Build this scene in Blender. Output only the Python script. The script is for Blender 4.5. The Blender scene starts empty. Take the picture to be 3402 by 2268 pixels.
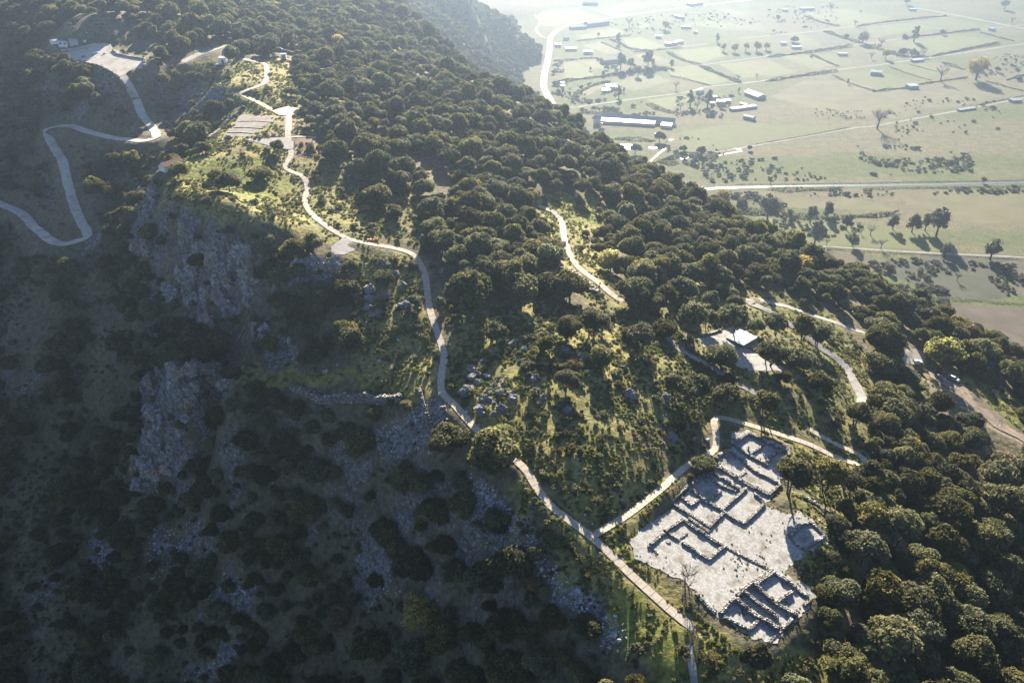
import bpy, bmesh, math, random
import numpy as np
from mathutils import Vector, Matrix, Euler

# ------------------------------------------------------------------ camera, world, sun
SC = bpy.context.scene
COL = SC.collection
PITCH = 32.0          # degrees below the horizon
LENS = 28.0
CAM_Z = 300.0         # metres above the plain
SUN_EL = 23.0
SUN_AZ = 5.0          # degrees to the right of the view direction (+Y)

cam_d = bpy.data.cameras.new('camera')
cam = bpy.data.objects.new('camera', cam_d)
COL.objects.link(cam)
cam.location = (0, 0, CAM_Z)
cam.rotation_euler = (math.radians(90 - PITCH), 0, 0)
cam_d.sensor_width = 36.0
cam_d.lens = LENS
cam_d.clip_start = 1.0
cam_d.clip_end = 60000.0
SC.camera = cam

world = bpy.data.worlds.new('World')
SC.world = world
world.use_nodes = True
wn = world.node_tree
sky = wn.nodes.new('ShaderNodeTexSky')
sky.sky_type = 'NISHITA'
sky.sun_disc = False
sky.sun_elevation = math.radians(SUN_EL)
sky.sun_rotation = math.radians(SUN_AZ)
sky.altitude = 300.0
sky.air_density = 0.58
sky.dust_density = 0.3
sky.ozone_density = 1.5
bg = wn.nodes['Background']
wn.links.new(sky.outputs[0], bg.inputs[0])
bg.inputs[1].default_value = 0.05

sun_d = bpy.data.lights.new('sun', 'SUN')
sun_d.energy = 5.0
sun_d.angle = math.radians(0.53)
sun_d.color = (1.0, 0.88, 0.70)
sun = bpy.data.objects.new('sun', sun_d)
COL.objects.link(sun)
sun.rotation_euler = (math.radians(90 - SUN_EL), 0, math.radians(180 - SUN_AZ))
sun.location = (0, 0, 600)

SC.view_settings.view_transform = 'Standard'
SC.view_settings.look = 'None'
SC.view_settings.exposure = 2.65
SC.view_settings.gamma = 1.0
SC.cycles.use_denoising = True
SC.cycles.max_bounces = 6
SC.cycles.diffuse_bounces = 2
SC.cycles.glossy_bounces = 2
SC.cycles.transmission_bounces = 3
SC.cycles.volume_bounces = 0
SC.cycles.transparent_max_bounces = 6
SC.cycles.caustics_reflective = False
SC.cycles.caustics_refractive = False
# ------------------------------------------------------------------ geometry of the place
# The survey below was read off the photograph: (u, v) is a point of the 3402 x 2268 picture and z its height above
# the plain; ground_at() turns it into metres once, and everything is built in metres from there on.
W0, H0 = 3402.0, 2268.0
FPX = LENS / 36.0 * W0
CP, SP = math.cos(math.radians(PITCH)), math.sin(math.radians(PITCH))
rng = np.random.default_rng(7)
random.seed(7)


def ray(u, v):
    x = (np.asarray(u, float) - W0 / 2) / FPX
    y = (H0 / 2 - np.asarray(v, float)) / FPX
    return x, CP + y * SP, -SP + y * CP


def at_z(u, v, z):
    dx, dy, dz = ray(u, v)
    t = (z - CAM_Z) / dz
    return dx * t, dy * t


def project(X, Y, Z):
    X, Y, Z = (np.asarray(a, float) for a in (X, Y, Z))
    dz = Z - CAM_Z
    fwd = Y * CP - dz * SP
    up = Y * SP + dz * CP
    fwd = np.where(fwd < 1, 1, fwd)
    return W0 / 2 + X / fwd * FPX, H0 / 2 - up / fwd * FPX, fwd


# --- smooth noise
_perm = np.random.default_rng(3).random((256, 256)).astype(np.float32)


def vnoise(x, y):
    xi, yi = np.floor(x).astype(int), np.floor(y).astype(int)
    fx, fy = x - xi, y - yi
    fx = fx * fx * fx * (fx * (fx * 6 - 15) + 10)
    fy = fy * fy * fy * (fy * (fy * 6 - 15) + 10)
    a, b = _perm[xi & 255, yi & 255], _perm[(xi + 1) & 255, yi & 255]
    c, d = _perm[xi & 255, (yi + 1) & 255], _perm[(xi + 1) & 255, (yi + 1) & 255]
    return (a + (b - a) * fx) * (1 - fy) + (c + (d - c) * fx) * fy


def fbm(x, y, oct=4, gain=0.5):
    s, a, n = 0.0, 1.0, 0.0
    for i in range(oct):
        s = s + a * (vnoise(x * 2 ** i + 17.3 * i, y * 2 ** i + 5.1 * i) - 0.5)
        n += a
        a *= gain
    return s / n * 2


def sstep(a, b, x):
    t = np.clip((x - a) / (b - a), 0, 1)
    return t * t * (3 - 2 * t)


# --- survey of the hill: picture point and height
SURVEY = [
    # crest path and plateau
    (2300, 2200, 148.5), (2320, 2100, 149), (1960, 1780, 155), (1740, 1560, 161), (1480, 1310, 166), (1470, 1180, 168),
    (1410, 960, 173), (1360, 830, 177), (1240, 815, 179), (1100, 800, 182), (1010, 640, 185), (960, 520, 190),
    (960, 470, 192), (830, 420, 194), (960, 370, 194), (870, 200, 199), (800, 320, 196), (740, 200, 200),
    (950, 190, 197), (700, 300, 197),
    # ruin shelf
    (2150, 1800, 151.5), (2450, 2110, 149.5), (2730, 1800, 147.5), (2600, 1500, 148.5), (2430, 1560, 149.5), (2300, 1850, 150.5),
    (2290, 1530, 152.5), (2380, 1390, 152.5), (2660, 1460, 147), (2840, 1520, 142),
    # knoll
    (2000, 1400, 164), (1700, 1250, 168), (1900, 1050, 168.5), (2200, 1250, 161), (1750, 1450, 163.5),
    # pit roof terrace, road, parking
    (2460, 1130, 154), (2500, 1000, 151), (2650, 1230, 151), (3150, 1300, 122), (2800, 1250, 139), (3300, 1420, 118), (3000, 1150, 129),
    (2700, 1010, 142),
    # lit strip left of the path, before the slope breaks
    (1250, 1000, 171), (1320, 900, 174.5), (1330, 1150, 167), (1420, 1400, 162), (1560, 1560, 158), (1750, 1800, 152.5), (1900, 1960, 149.5), (2120, 2180, 147),
    (560, 650, 187.5), (690, 740, 186.5), (520, 610, 188), (600, 600, 188.5), (900, 700, 185.5), (800, 600, 187.5), (1000, 870, 180),
    # right flank
    (1900, 600, 168), (1800, 700, 168), (2000, 950, 166), (1500, 600, 180), (1300, 450, 186), (1200, 250, 189),
    (1450, 280, 181), (2100, 780, 158), (2500, 850, 145), (2300, 1000, 158),
    (3402, 2268, 116), (2900, 2268, 137), (3402, 1700, 112), (3000, 1800, 133), (3200, 1550, 120), (2850, 1950, 139),
    # right skyline of the hill
    (3402, 1225, 94), (3060, 1030, 111), (2760, 900, 127), (2300, 665, 146), (2050, 540, 155), (1850, 420, 163), (1700, 310, 172), (1560, 265, 177),
    (3230, 1130, 102), (2900, 970, 118), (2530, 790, 136),
    # left side below the crest
    (1900, 2200, 138), (1500, 2268, 113), (1000, 2268, 84), (600, 2268, 70), (0, 2268, 54), (1200, 1700, 128), (1600, 1900, 137),
    (1300, 1400, 157), (1000, 1500, 138), (700, 1500, 121), (900, 1900, 106), (1250, 2000, 112),
    (400, 1700, 94), (0, 1700, 84), (400, 1400, 111), (100, 1400, 104), (0, 1100, 124), (100, 1000, 137), (300, 1000, 139),
    # ledge and second crag
    (1050, 1240, 158), (1150, 1310, 157), (870, 1230, 154.5), (550, 1215, 151), (740, 1260, 152), (620, 1250, 151.5),
    (470, 1420, 117), (450, 1650, 105), (560, 1600, 111), (760, 1420, 128),
    # cliff below the plateau
    (1000, 1050, 166), (950, 860, 179), (500, 590, 188.5), (620, 690, 187), (820, 800, 184.5), (560, 560, 188), (700, 640, 186),
    (650, 1050, 149), (450, 880, 155), (800, 1080, 153), (600, 1140, 142), (420, 700, 163),
    # left flank with the zig-zag road
    (0, 680, 150), (200, 805, 155), (280, 760, 158), (190, 560, 168), (160, 430, 176), (350, 460, 179), (525, 455, 182),
    (480, 330, 190), (390, 240, 198), (340, 190, 200), (220, 140, 205), (560, 330, 187), (650, 430, 180), (60, 250, 185), (450, 560, 172),
    # upper hill
    (500, 210, 205), (600, 100, 207), (300, 50, 215), (500, 0, 207), (1000, 50, 195), (1300, 110, 182), (1150, 150, 190), (0, 0, 212),
    (1420, 110, 168), (1310, 0, 175), (1500, 190, 160),
    # far spur
    (1560, 0, 118), (1680, 70, 62), (1500, 110, 100), (1600, 130, 60), (1650, 240, 28), (1730, 220, 6), (1765, 230, -6), (1770, 160, -4), (1790, 170, -10), (1785, 290, -10),
    (1840, 170, -12), (1830, 280, -12), (1850, 360, -12), (1900, 200, -15), (1890, 240, -12), (1900, 60, 0), (1815, 250, -12), (1790, 90, -8), (1750, 60, 2), (1850, 90, -10), (1720, 30, 6),
]
# points given in metres: outside the picture, or hidden behind the skyline
SURVEY_XY = [
    (330, 350, 12), (285, 360, 42), (370, 330, 0), (375, 420, -15), (300, 440, 10), (260, 500, 10), (235, 460, 42), (170, 520, 40), (330, 560, -10), (110, 575, 60), (215, 600, 0),
    (70, 660, 55), (35, 600, 90), (150, 760, 0), (60, 860, 8), (-20, 760, 80), (95, 470, 112), (185, 395, 88),
    (-60, 700, 130), (-20, 950, 40),
    (240, 60, 80), (330, 120, 40), (400, 250, 0), (300, 240, 62), (150, 60, 110), (80, 40, 120), (0, 60, 95), (-80, 80, 62),
    (-200, 80, 20), (-330, 150, 5), (-330, 260, 60), (-340, 380, 100), (-420, 480, 130), (-400, 600, 175), (-260, 700, 208),
    (-500, 760, 190), (-300, 900, 205), (-330, 1100, 200), (-180, 900, 190), (-450, 1300, 170), (-200, 1150, 150), (-120, 1250, 135),
    (-260, 1400, 150), (-40, 1500, 20), (-100, 1600, 60),  (0, 1700, 0), (-200, 1750, 60),
    (90, 950, 0), (-450, 1700, 90), (-600, 1500, 120), (-600, 1000, 150), (-600, 500, 60), (-500, 250, 10), (-450, 50, 0), (450, 50, 0),
    (250, -80, 0), (0, -80, 30), (-200, -60, 5), (500, 300, 0), (450, 700, 0), (300, 900, 0), (-300, 2000, 0), (0, 2000, 0), (-700, 1900, 0),
    (200, 1300, 0), (150, 1700, 0), (500, 1200, 0), (-900, 1200, 60), (-900, 600, 20), (-900, 1700, 20),
]
_px = []
for (u, v, z) in SURVEY:
    x, y = at_z(u, v, z)
    _px.append((x, y, z))
_P = np.array(_px + [tuple(map(float, p)) for p in SURVEY_XY])
_C = 6.0


def _phi(r2):
    return np.sqrt(r2 + _C * _C)


_d2 = (_P[:, None, 0] - _P[None, :, 0]) ** 2 + (_P[:, None, 1] - _P[None, :, 1]) ** 2
_A = np.zeros((len(_P) + 1, len(_P) + 1))
_A[:-1, :-1] = _phi(_d2) - 0.6 * np.eye(len(_P))
_A[-1, :-1] = _A[:-1, -1] = 1
_w = np.linalg.solve(_A, np.append(_P[:, 2], 0))


def hill_raw(X, Y):
    X, Y = np.asarray(X, float), np.asarray(Y, float)
    out = np.full(X.shape, _w[-1])
    for i in range(len(_P)):
        out += _w[i] * np.sqrt((X - _P[i, 0]) ** 2 + (Y - _P[i, 1]) ** 2 + _C * _C)
    return out


# --- the ground sheet: one rectilinear grid, fine on the hill, coarse to the horizon
def axis(segs):
    a = [segs[0][0]]
    for s, e, d0, d1 in segs:
        x = a[-1]
        while x < e - 1e-6:
            t = (x - s) / (e - s)
            x += d0 + (d1 - d0) * t
            a.append(min(x, e))
    return np.array(a)


GX = axis([(-9000, -1000, 1200, 60), (-1000, -320, 60, 4), (-320, -230, 2.2, 1.6), (-230, 150, 1.6, 1.6), (150, 300, 1.6, 4), (300, 900, 4, 40),
           (900, 12000, 40, 1500)])
GY = axis([(-3000, -100, 600, 30), (-100, 90, 30, 1.6), (90, 340, 1.5, 1.5), (340, 560, 1.5, 2.0), (560, 1600, 3, 12), (1600, 2600, 12, 90),
           (2600, 20000, 90, 2500)])
XX, YY = np.meshgrid(GX, GY, indexing='ij')
ZR = hill_raw(XX, YY)
_far = np.maximum(np.maximum(sstep(420, 700, XX), sstep(1750, 2100, YY)), np.maximum(sstep(-700, -1100, XX), sstep(0, -100, YY)))
ZR = ZR * (1 - _far)
# foot of the hill meets the flat plain
ZZ = 0.5 * (ZR + np.sqrt(ZR ** 2 + 16)) - 2.0 * np.exp(-np.abs(ZR) / 6)
ZZ = np.where(ZR < -3, np.minimum(ZZ, 0.3), ZZ)
_hill = sstep(2, 12, ZZ)
_gx, _gy = np.gradient(ZZ, GX, GY)
SLOPE = np.hypot(_gx, _gy)
_rough = sstep(0.55, 1.2, SLOPE)
ZZ = ZZ + _hill * (1.6 * fbm(XX / 46, YY / 46, 3) + 0.5 * fbm(XX / 9 + 40, YY / 9, 3))
# broken rock on the steep faces
_crag = np.abs(fbm(XX / 13 + 9, YY / 13 + 3, 3)) + 0.5 * np.abs(fbm(XX / 5, YY / 5 + 8, 2))
ZZ = ZZ + _hill * _rough * (3.2 * _crag - 1.2)
ZZ = np.where(_hill > 0, ZZ, 0.0)
ZZ = ZZ * sstep(0.0, 0.25, ZZ)


def height(X, Y, Zg=None):
    Zg = ZZ if Zg is None else Zg
    X, Y = np.asarray(X, float), np.asarray(Y, float)
    i = np.clip(np.searchsorted(GX, X) - 1, 0, len(GX) - 2)
    j = np.clip(np.searchsorted(GY, Y) - 1, 0, len(GY) - 2)
    fx = np.clip((X - GX[i]) / (GX[i + 1] - GX[i]), 0, 1)
    fy = np.clip((Y - GY[j]) / (GY[j + 1] - GY[j]), 0, 1)
    return (Zg[i, j] * (1 - fx) + Zg[i + 1, j] * fx) * (1 - fy) + (Zg[i, j + 1] * (1 - fx) + Zg[i + 1, j + 1] * fx) * fy


_T = np.concatenate([np.arange(120, 900, 1.5), np.arange(900, 2600, 6), np.geomspace(2600, 40000, 120)])


def ground_at(u, v):
    """Where the line of sight of a picture point meets the ground, in metres."""
    u, v = np.atleast_1d(np.asarray(u, float)), np.atleast_1d(np.asarray(v, float))
    dx, dy, dz = ray(u, v)
    n = len(u)
    out = np.zeros((n, 3))
    for s in range(0, n, 4000):
        e = min(n, s + 4000)
        T = _T[None, :]
        X, Y, Z = dx[s:e, None] * T, dy[s:e, None] * T, CAM_Z + dz[s:e, None] * T
        below = Z < height(X, Y)
        k = np.where(below.any(1), below.argmax(1), len(_T) - 1)
        lo, hi = _T[np.maximum(k - 1, 0)], _T[k]
        for _ in range(18):
            m = (lo + hi) / 2
            b = CAM_Z + dz[s:e] * m < height(dx[s:e] * m, dy[s:e] * m)
            hi = np.where(b, m, hi)
            lo = np.where(b, lo, m)
        out[s:e] = np.stack([dx[s:e] * hi, dy[s:e] * hi, CAM_Z + dz[s:e] * hi], 1)
    return out


def g1(u, v):
    return ground_at([u], [v])[0]
# ------------------------------------------------------------------ helpers
def link(o, parent=None):
    COL.objects.link(o)
    if parent is not None:
        o.parent = parent
    return o


def tag(o, label=None, cat=None, group=None, kind=None):
    if label:
        o['label'] = label
    if cat:
        o['category'] = cat
    if group:
        o['group'] = group
    if kind:
        o['kind'] = kind
    return o


def mesh_np(name, V, F, mat=None, smooth=False):
    """mesh from numpy vertices and equal-sized faces"""
    V, F = np.asarray(V, np.float32), np.asarray(F, np.int32)
    me = bpy.data.meshes.new(name)
    me.vertices.add(len(V))
    me.vertices.foreach_set('co', V.ravel())
    n, k = F.shape
    me.loops.add(n * k)
    me.loops.foreach_set('vertex_index', F.ravel())
    me.polygons.add(n)
    me.polygons.foreach_set('loop_start', np.arange(n, dtype=np.int32) * k)
    me.polygons.foreach_set('loop_total', np.full(n, k, np.int32))
    if smooth:
        me.polygons.foreach_set('use_smooth', np.ones(n, bool))
    me.update(calc_edges=True)
    if mat is not None:
        me.materials.append(mat)
    return me


def vcol(me, name, rgb):
    a = me.color_attributes.new(name, 'FLOAT_COLOR', 'POINT')
    rgba = np.ones((len(rgb), 4), np.float32)
    rgba[:, :rgb.shape[1]] = rgb
    a.data.foreach_set('color', rgba.ravel())


class MB:
    """collects boxes, prisms, tubes and loose quads for one mesh"""

    def __init__(s):
        s.v, s.f = [], []

    def add(s, V, F):
        n = len(s.v)
        s.v += [tuple(p) for p in V]
        s.f += [tuple(i + n for i in f) for f in F]

    def box(s, c, size, rz=0.0, jit=0.0, rng_=None):
        hx, hy, hz = size[0] / 2, size[1] / 2, size[2] / 2
        co, si = math.cos(rz), math.sin(rz)
        V = []
        for dx, dy, dz in ((-1, -1, -1), (1, -1, -1), (1, 1, -1), (-1, 1, -1), (-1, -1, 1), (1, -1, 1), (1, 1, 1), (-1, 1, 1)):
            x, y, z = dx * hx, dy * hy, dz * hz
            if jit:
                x += random.uniform(-jit, jit) * hx
                y += random.uniform(-jit, jit) * hy
                z += random.uniform(-jit, jit) * hz
            V.append((c[0] + x * co - y * si, c[1] + x * si + y * co, c[2] + z))
        s.add(V, [(0, 3, 2, 1), (4, 5, 6, 7), (0, 1, 5, 4), (1, 2, 6, 5), (2, 3, 7, 6), (3, 0, 4, 7)])

    def prism(s, poly, z0, z1):
        n = len(poly)
        zz0 = z0 if hasattr(z0, '__len__') else [z0] * n
        zz1 = z1 if hasattr(z1, '__len__') else [z1] * n
        V = [(p[0], p[1], a) for p, a in zip(poly, zz0)] + [(p[0], p[1], a) for p, a in zip(poly, zz1)]
        s.add(V, [tuple(range(n - 1, -1, -1)), tuple(range(n, 2 * n))] + [(i, (i + 1) % n, n + (i + 1) % n, n + i) for i in range(n)])

    def tube(s, pts, rad, n=6):
        rings = []
        for k, p in enumerate(pts):
            a = Vector(pts[max(k - 1, 0)])
            b = Vector(pts[min(k + 1, len(pts) - 1)])
            d = (b - a).normalized()
            x = d.orthogonal().normalized()
            y = d.cross(x)
            r = rad[k] if hasattr(rad, '__len__') else rad
            rings.append([tuple(Vector(p) + (x * math.cos(2 * math.pi * i / n) + y * math.sin(2 * math.pi * i / n)) * r) for i in range(n)])
        V = [q for r in rings for q in r]
        F = []
        for k in range(len(rings) - 1):
            for i in range(n):
                F.append((k * n + i, k * n + (i + 1) % n, (k + 1) * n + (i + 1) % n, (k + 1) * n + i))
        F.append(tuple(range(n - 1, -1, -1)))
        F.append(tuple((len(rings) - 1) * n + i for i in range(n)))
        s.add(V, F)

    def mesh(s, name, mat, smooth=False):
        me = bpy.data.meshes.new(name)
        me.from_pydata(s.v, [], s.f)
        if mat is not None:
            for m in (mat if isinstance(mat, (list, tuple)) else [mat]):
                me.materials.append(m)
        if smooth:
            me.polygons.foreach_set('use_smooth', np.ones(len(me.polygons), bool))
        me.update()
        return me

    def obj(s, name, mat, parent=None, smooth=False):
        return link(bpy.data.objects.new(name, s.mesh(name, mat, smooth)), parent)


def empty(name, loc, rz=0.0):
    o = bpy.data.objects.new(name, None)
    o.empty_display_size = 0.5
    o.location = loc
    o.rotation_euler = (0, 0, rz)
    return link(o)


def inside(X, Y, poly):
    X, Y = np.asarray(X), np.asarray(Y)
    r = np.zeros(X.shape, bool)
    n = len(poly)
    for i in range(n):
        x0, y0 = poly[i][0], poly[i][1]
        x1, y1 = poly[(i + 1) % n][0], poly[(i + 1) % n][1]
        if y0 == y1:
            continue
        c = (y0 > Y) != (y1 > Y)
        r ^= c & (X < (x1 - x0) * (Y - y0) / (y1 - y0) + x0)
    return r


def ground_poly(pts, n_sub=4):
    """picture polygon -> polygon on the ground, edges subdivided"""
    q = []
    for a, b in zip(pts, pts[1:] + pts[:1]):
        for k in range(n_sub):
            q.append((a[0] + (b[0] - a[0]) * k / n_sub, a[1] + (b[1] - a[1]) * k / n_sub))
    return ground_at([p[0] for p in q], [p[1] for p in q])


def smooth_line(pts, step, closed=False):
    """Catmull-Rom through the points, resampled at about step"""
    P = np.array(pts, float)
    out = []
    n = len(P)
    for i in range(n - 1):
        p0, p1, p2, p3 = P[max(i - 1, 0)], P[i], P[i + 1], P[min(i + 2, n - 1)]
        k = max(2, int(np.linalg.norm(p2 - p1) / step * 3))
        for j in range(k):
            t = j / k
            out.append(0.5 * ((2 * p1) + (p2 - p0) * t + (2 * p0 - 5 * p1 + 4 * p2 - p3) * t * t + (3 * p1 - p0 - 3 * p2 + p3) * t ** 3))
    out.append(P[-1])
    out = np.array(out)
    d = np.concatenate([[0], np.cumsum(np.linalg.norm(np.diff(out, axis=0), axis=1))])
    m = max(2, int(d[-1] / step) + 1)
    s = np.linspace(0, d[-1], m)
    return np.stack([np.interp(s, d, out[:, k]) for k in range(out.shape[1])], 1)


# ------------------------------------------------------------------ roads, paths and levelled places (outlines on the ground)
def K(pts, s, ou=0.0, ov=0.0):
    """enlarged-detail coordinates back to picture coordinates"""
    return [(ou + x / s, ov + y / s) for x, y in pts]


def A_(*p):
    return K(p, 3.36, 2060, 1380)


def B_(*p):
    return K(p, 3.36, 2060, 1720)


def C3(*p):
    return K(p, 2.767, 1700, 0)


def C4(*p):
    return K(p, 2.76, 2550, 0)


def C6(*p):
    return K(p, 2.074, 2268, 756)


def C1(*p):
    return K(p, 2.074, 0, 0)


def C5(*p):
    return K(p, 2.074, 1134, 756)


LINE_PX = {
    'main_path': K([(1592, 1442), (1545, 1405), (1500, 1365), (1440, 1310), (1395, 1265), (1355, 1230), (1310, 1195), (1265, 1160), (1230, 1115), (1205, 1075),
                    (1155, 1035), (1105, 995), (1075, 965), (1045, 930), (1015, 900), (1014, 860), (1020, 815), (1005, 765), (990, 720), (982, 680), (978, 640),
                    (965, 605), (945, 582), (905, 570), (860, 562), (815, 553), (780, 538), (745, 515), (715, 490), (700, 460), (706, 430), (695, 405),
                    (665, 392), (655, 380), (668, 358), (667, 340)], 0.69136),
    'walkway': C1((1990, 1000), (1985, 945), (1988, 870), (1992, 790)),
    'upper_path': [(906, 367), (858, 340), (815, 321), (796, 311), (815, 301), (863, 284), (882, 270), (887, 231), (878, 212), (849, 205), (800, 195)],
    'branch_path': K([(1357, 1231), (1400, 1207), (1450, 1175), (1520, 1120), (1580, 1068), (1625, 1045), (1643, 1030), (1645, 1000), (1640, 965), (1655, 957), (1720, 975),
                      (1800, 1000), (1860, 1020), (1905, 1042), (1950, 1060), (1974, 1066), (1984, 1056), (1965, 1040), (1905, 1012), (1860, 985)], 0.69136),
    'middle_path': [(1790, 683), (1808, 691), (1844, 709), (1866, 738), (1876, 796), (1895, 846), (1924, 890), (1982, 933), (2032, 976), (2070, 1002)],
    'terrace_path': [(2215, 1118), (2260, 1160), (2307, 1187), (2370, 1224), (2449, 1274), (2490, 1294), (2560, 1340)],
    'upper_track': [(2493, 1000), (2493, 991), (2519, 994), (2567, 1007), (2625, 1021), (2692, 1045), (2769, 1069), (2832, 1093), (2880, 1106)],
    'lower_track': [(2493, 998), (2500, 1010), (2540, 1024), (2615, 1069), (2670, 1110), (2731, 1156), (2779, 1190), (2813, 1224), (2837, 1267), (2856, 1301), (2866, 1330), (2850, 1370)],
    'zigzag': [(405, 251), (429, 284), (453, 333), (475, 386), (506, 424), (518, 451), (482, 468), (434, 465), (366, 456), (289, 436), (241, 419), (203, 417), (169, 424),
               (157, 439), (178, 487), (207, 535), (227, 617), (251, 694), (270, 738), (285, 762), (288, 785), (251, 802), (212, 809), (174, 802), (140, 775),
               (110, 750), (72, 710), (0, 677), (-90, 640)],
    'upper_road': [(604, 207), (622, 198), (645, 187), (665, 178), (700, 167), (723, 159), (738, 152)],
    'east_walk': C1((2005, 944), (2090, 942), (2175, 946)),
    'bottom_path': [(2303, 2085), (2296, 2120), (2293, 2160), (2299, 2200), (2305, 2240), (2312, 2300)],
    'parking_track': C6((1700, 1010), (1800, 1060), (1900, 1110), (1980, 1200), (2090, 1290), (2200, 1370), (2352, 1450), (2500, 1540)),
    'east_road': C6((2015, 872), (2050, 912), (2090, 955), (2125, 995)),
}
FLAT_PX = {
    'ruin': [(2085, 1800), (2125, 1755), (2227, 1666), (2283, 1618), (2372, 1526), (2417, 1490), (2423, 1440), (2486, 1430), (2524, 1450), (2625, 1490), (2610, 1540),
             (2596, 1609), (2575, 1640), (2548, 1678), (2581, 1695), (2625, 1710), (2658, 1700), (2695, 1722), (2742, 1780), (2748, 1802), (2670, 1841),
             (2614, 1899), (2679, 1952), (2714, 1982), (2679, 2018), (2625, 2077), (2562, 2138), (2530, 2126), (2489, 2108), (2387, 2050), (2377, 2030), (2313, 1972),
             (2268, 1927), (2149, 1876), (2110, 1848)],
    'pit_court': [(2316, 1127), (2393, 1104), (2430, 1085), (2475, 1090), (2525, 1130), (2515, 1180), (2567, 1210), (2630, 1233), (2538, 1232), (2461, 1226), (2413, 1182), (2340, 1150)],
    'car_park': [(200, 166), (251, 159), (309, 145), (366, 145), (376, 164), (424, 183), (482, 198), (480, 229), (429, 236), (410, 251), (398, 265), (371, 239), (333, 217),
                 (289, 207), (256, 207), (231, 188)],
    'excavation': [(796, 381), (892, 386), (911, 400), (849, 439), (829, 456), (738, 453), (781, 415)],
    'plaza': C1((1690, 962), (1975, 945), (2022, 950), (2022, 1028), (1970, 1028), (1870, 1008)),
    'platform': C1((1868, 765), (1985, 735), (2050, 750), (2060, 780), (2005, 800), (1920, 797)),
    'paved_patch': [(1099, 820), (1143, 788), (1193, 808), (1179, 832), (1143, 846), (1106, 846)],
    'turnaround': [(3030 + 46 * math.cos(a), 1184 + 26 * math.sin(a)) for a in np.linspace(0, 2 * math.pi, 14)[:-1]],
}
LW = {'main_path': 2.2, 'walkway': 2.6, 'upper_path': 2.6, 'branch_path': 2.0, 'middle_path': 2.4, 'terrace_path': 2.2, 'upper_track': 3.0, 'lower_track': 3.4, 'zigzag': 4.2,
      'upper_road': 5.0, 'bottom_path': 1.7, 'east_walk': 1.4, 'parking_track': 5.0, 'east_road': 3.6}
LINE = {}
for k, p in LINE_PX.items():
    g = ground_at([a for a, b in p], [b for a, b in p])
    s_ = smooth_line(g, 1.0)
    z = s_[:, 2].copy()
    for _ in range(14):      # even out the gradient
        z[1:-1] = (z[:-2] + z[1:-1] * 2 + z[2:]) / 4
    s_[:, 2] = z
    LINE[k] = s_
FLAT, FLATZ = {}, {}
for k, p in FLAT_PX.items():
    g = ground_poly(p, 3)
    A = np.c_[g[:, 0], g[:, 1], np.ones(len(g))]
    co = np.linalg.lstsq(A, g[:, 2], rcond=None)[0]
    # the outline again, on the levelled plane
    u = np.array([q for a, b in zip(p, p[1:] + p[:1]) for q in [(a[0] + (b[0] - a[0]) * t, a[1] + (b[1] - a[1]) * t) for t in (0, 1 / 3, 2 / 3)]])
    dx, dy, dz = ray(u[:, 0], u[:, 1])
    t = (co[2] - CAM_Z) / (dz - co[0] * dx - co[1] * dy)
    FLAT[k] = np.stack([dx * t, dy * t, CAM_Z + dz * t], 1)
    FLATZ[k] = co


def on_plane(k, u, v):
    co = FLATZ[k]
    dx, dy, dz = ray(u, v)
    t = (co[2] - CAM_Z) / (dz - co[0] * dx - co[1] * dy)
    return np.stack([dx * t, dy * t, CAM_Z + dz * t], -1)


def dist_poly(X, Y, P):
    d = np.full(X.shape, 1e9)
    for a, b in zip(P, np.roll(P, -1, axis=0)):
        ex, ey = b[0] - a[0], b[1] - a[1]
        L = ex * ex + ey * ey + 1e-9
        t = np.clip(((X - a[0]) * ex + (Y - a[1]) * ey) / L, 0, 1)
        d = np.minimum(d, np.hypot(X - a[0] - t * ex, Y - a[1] - t * ey))
    return d


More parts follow.
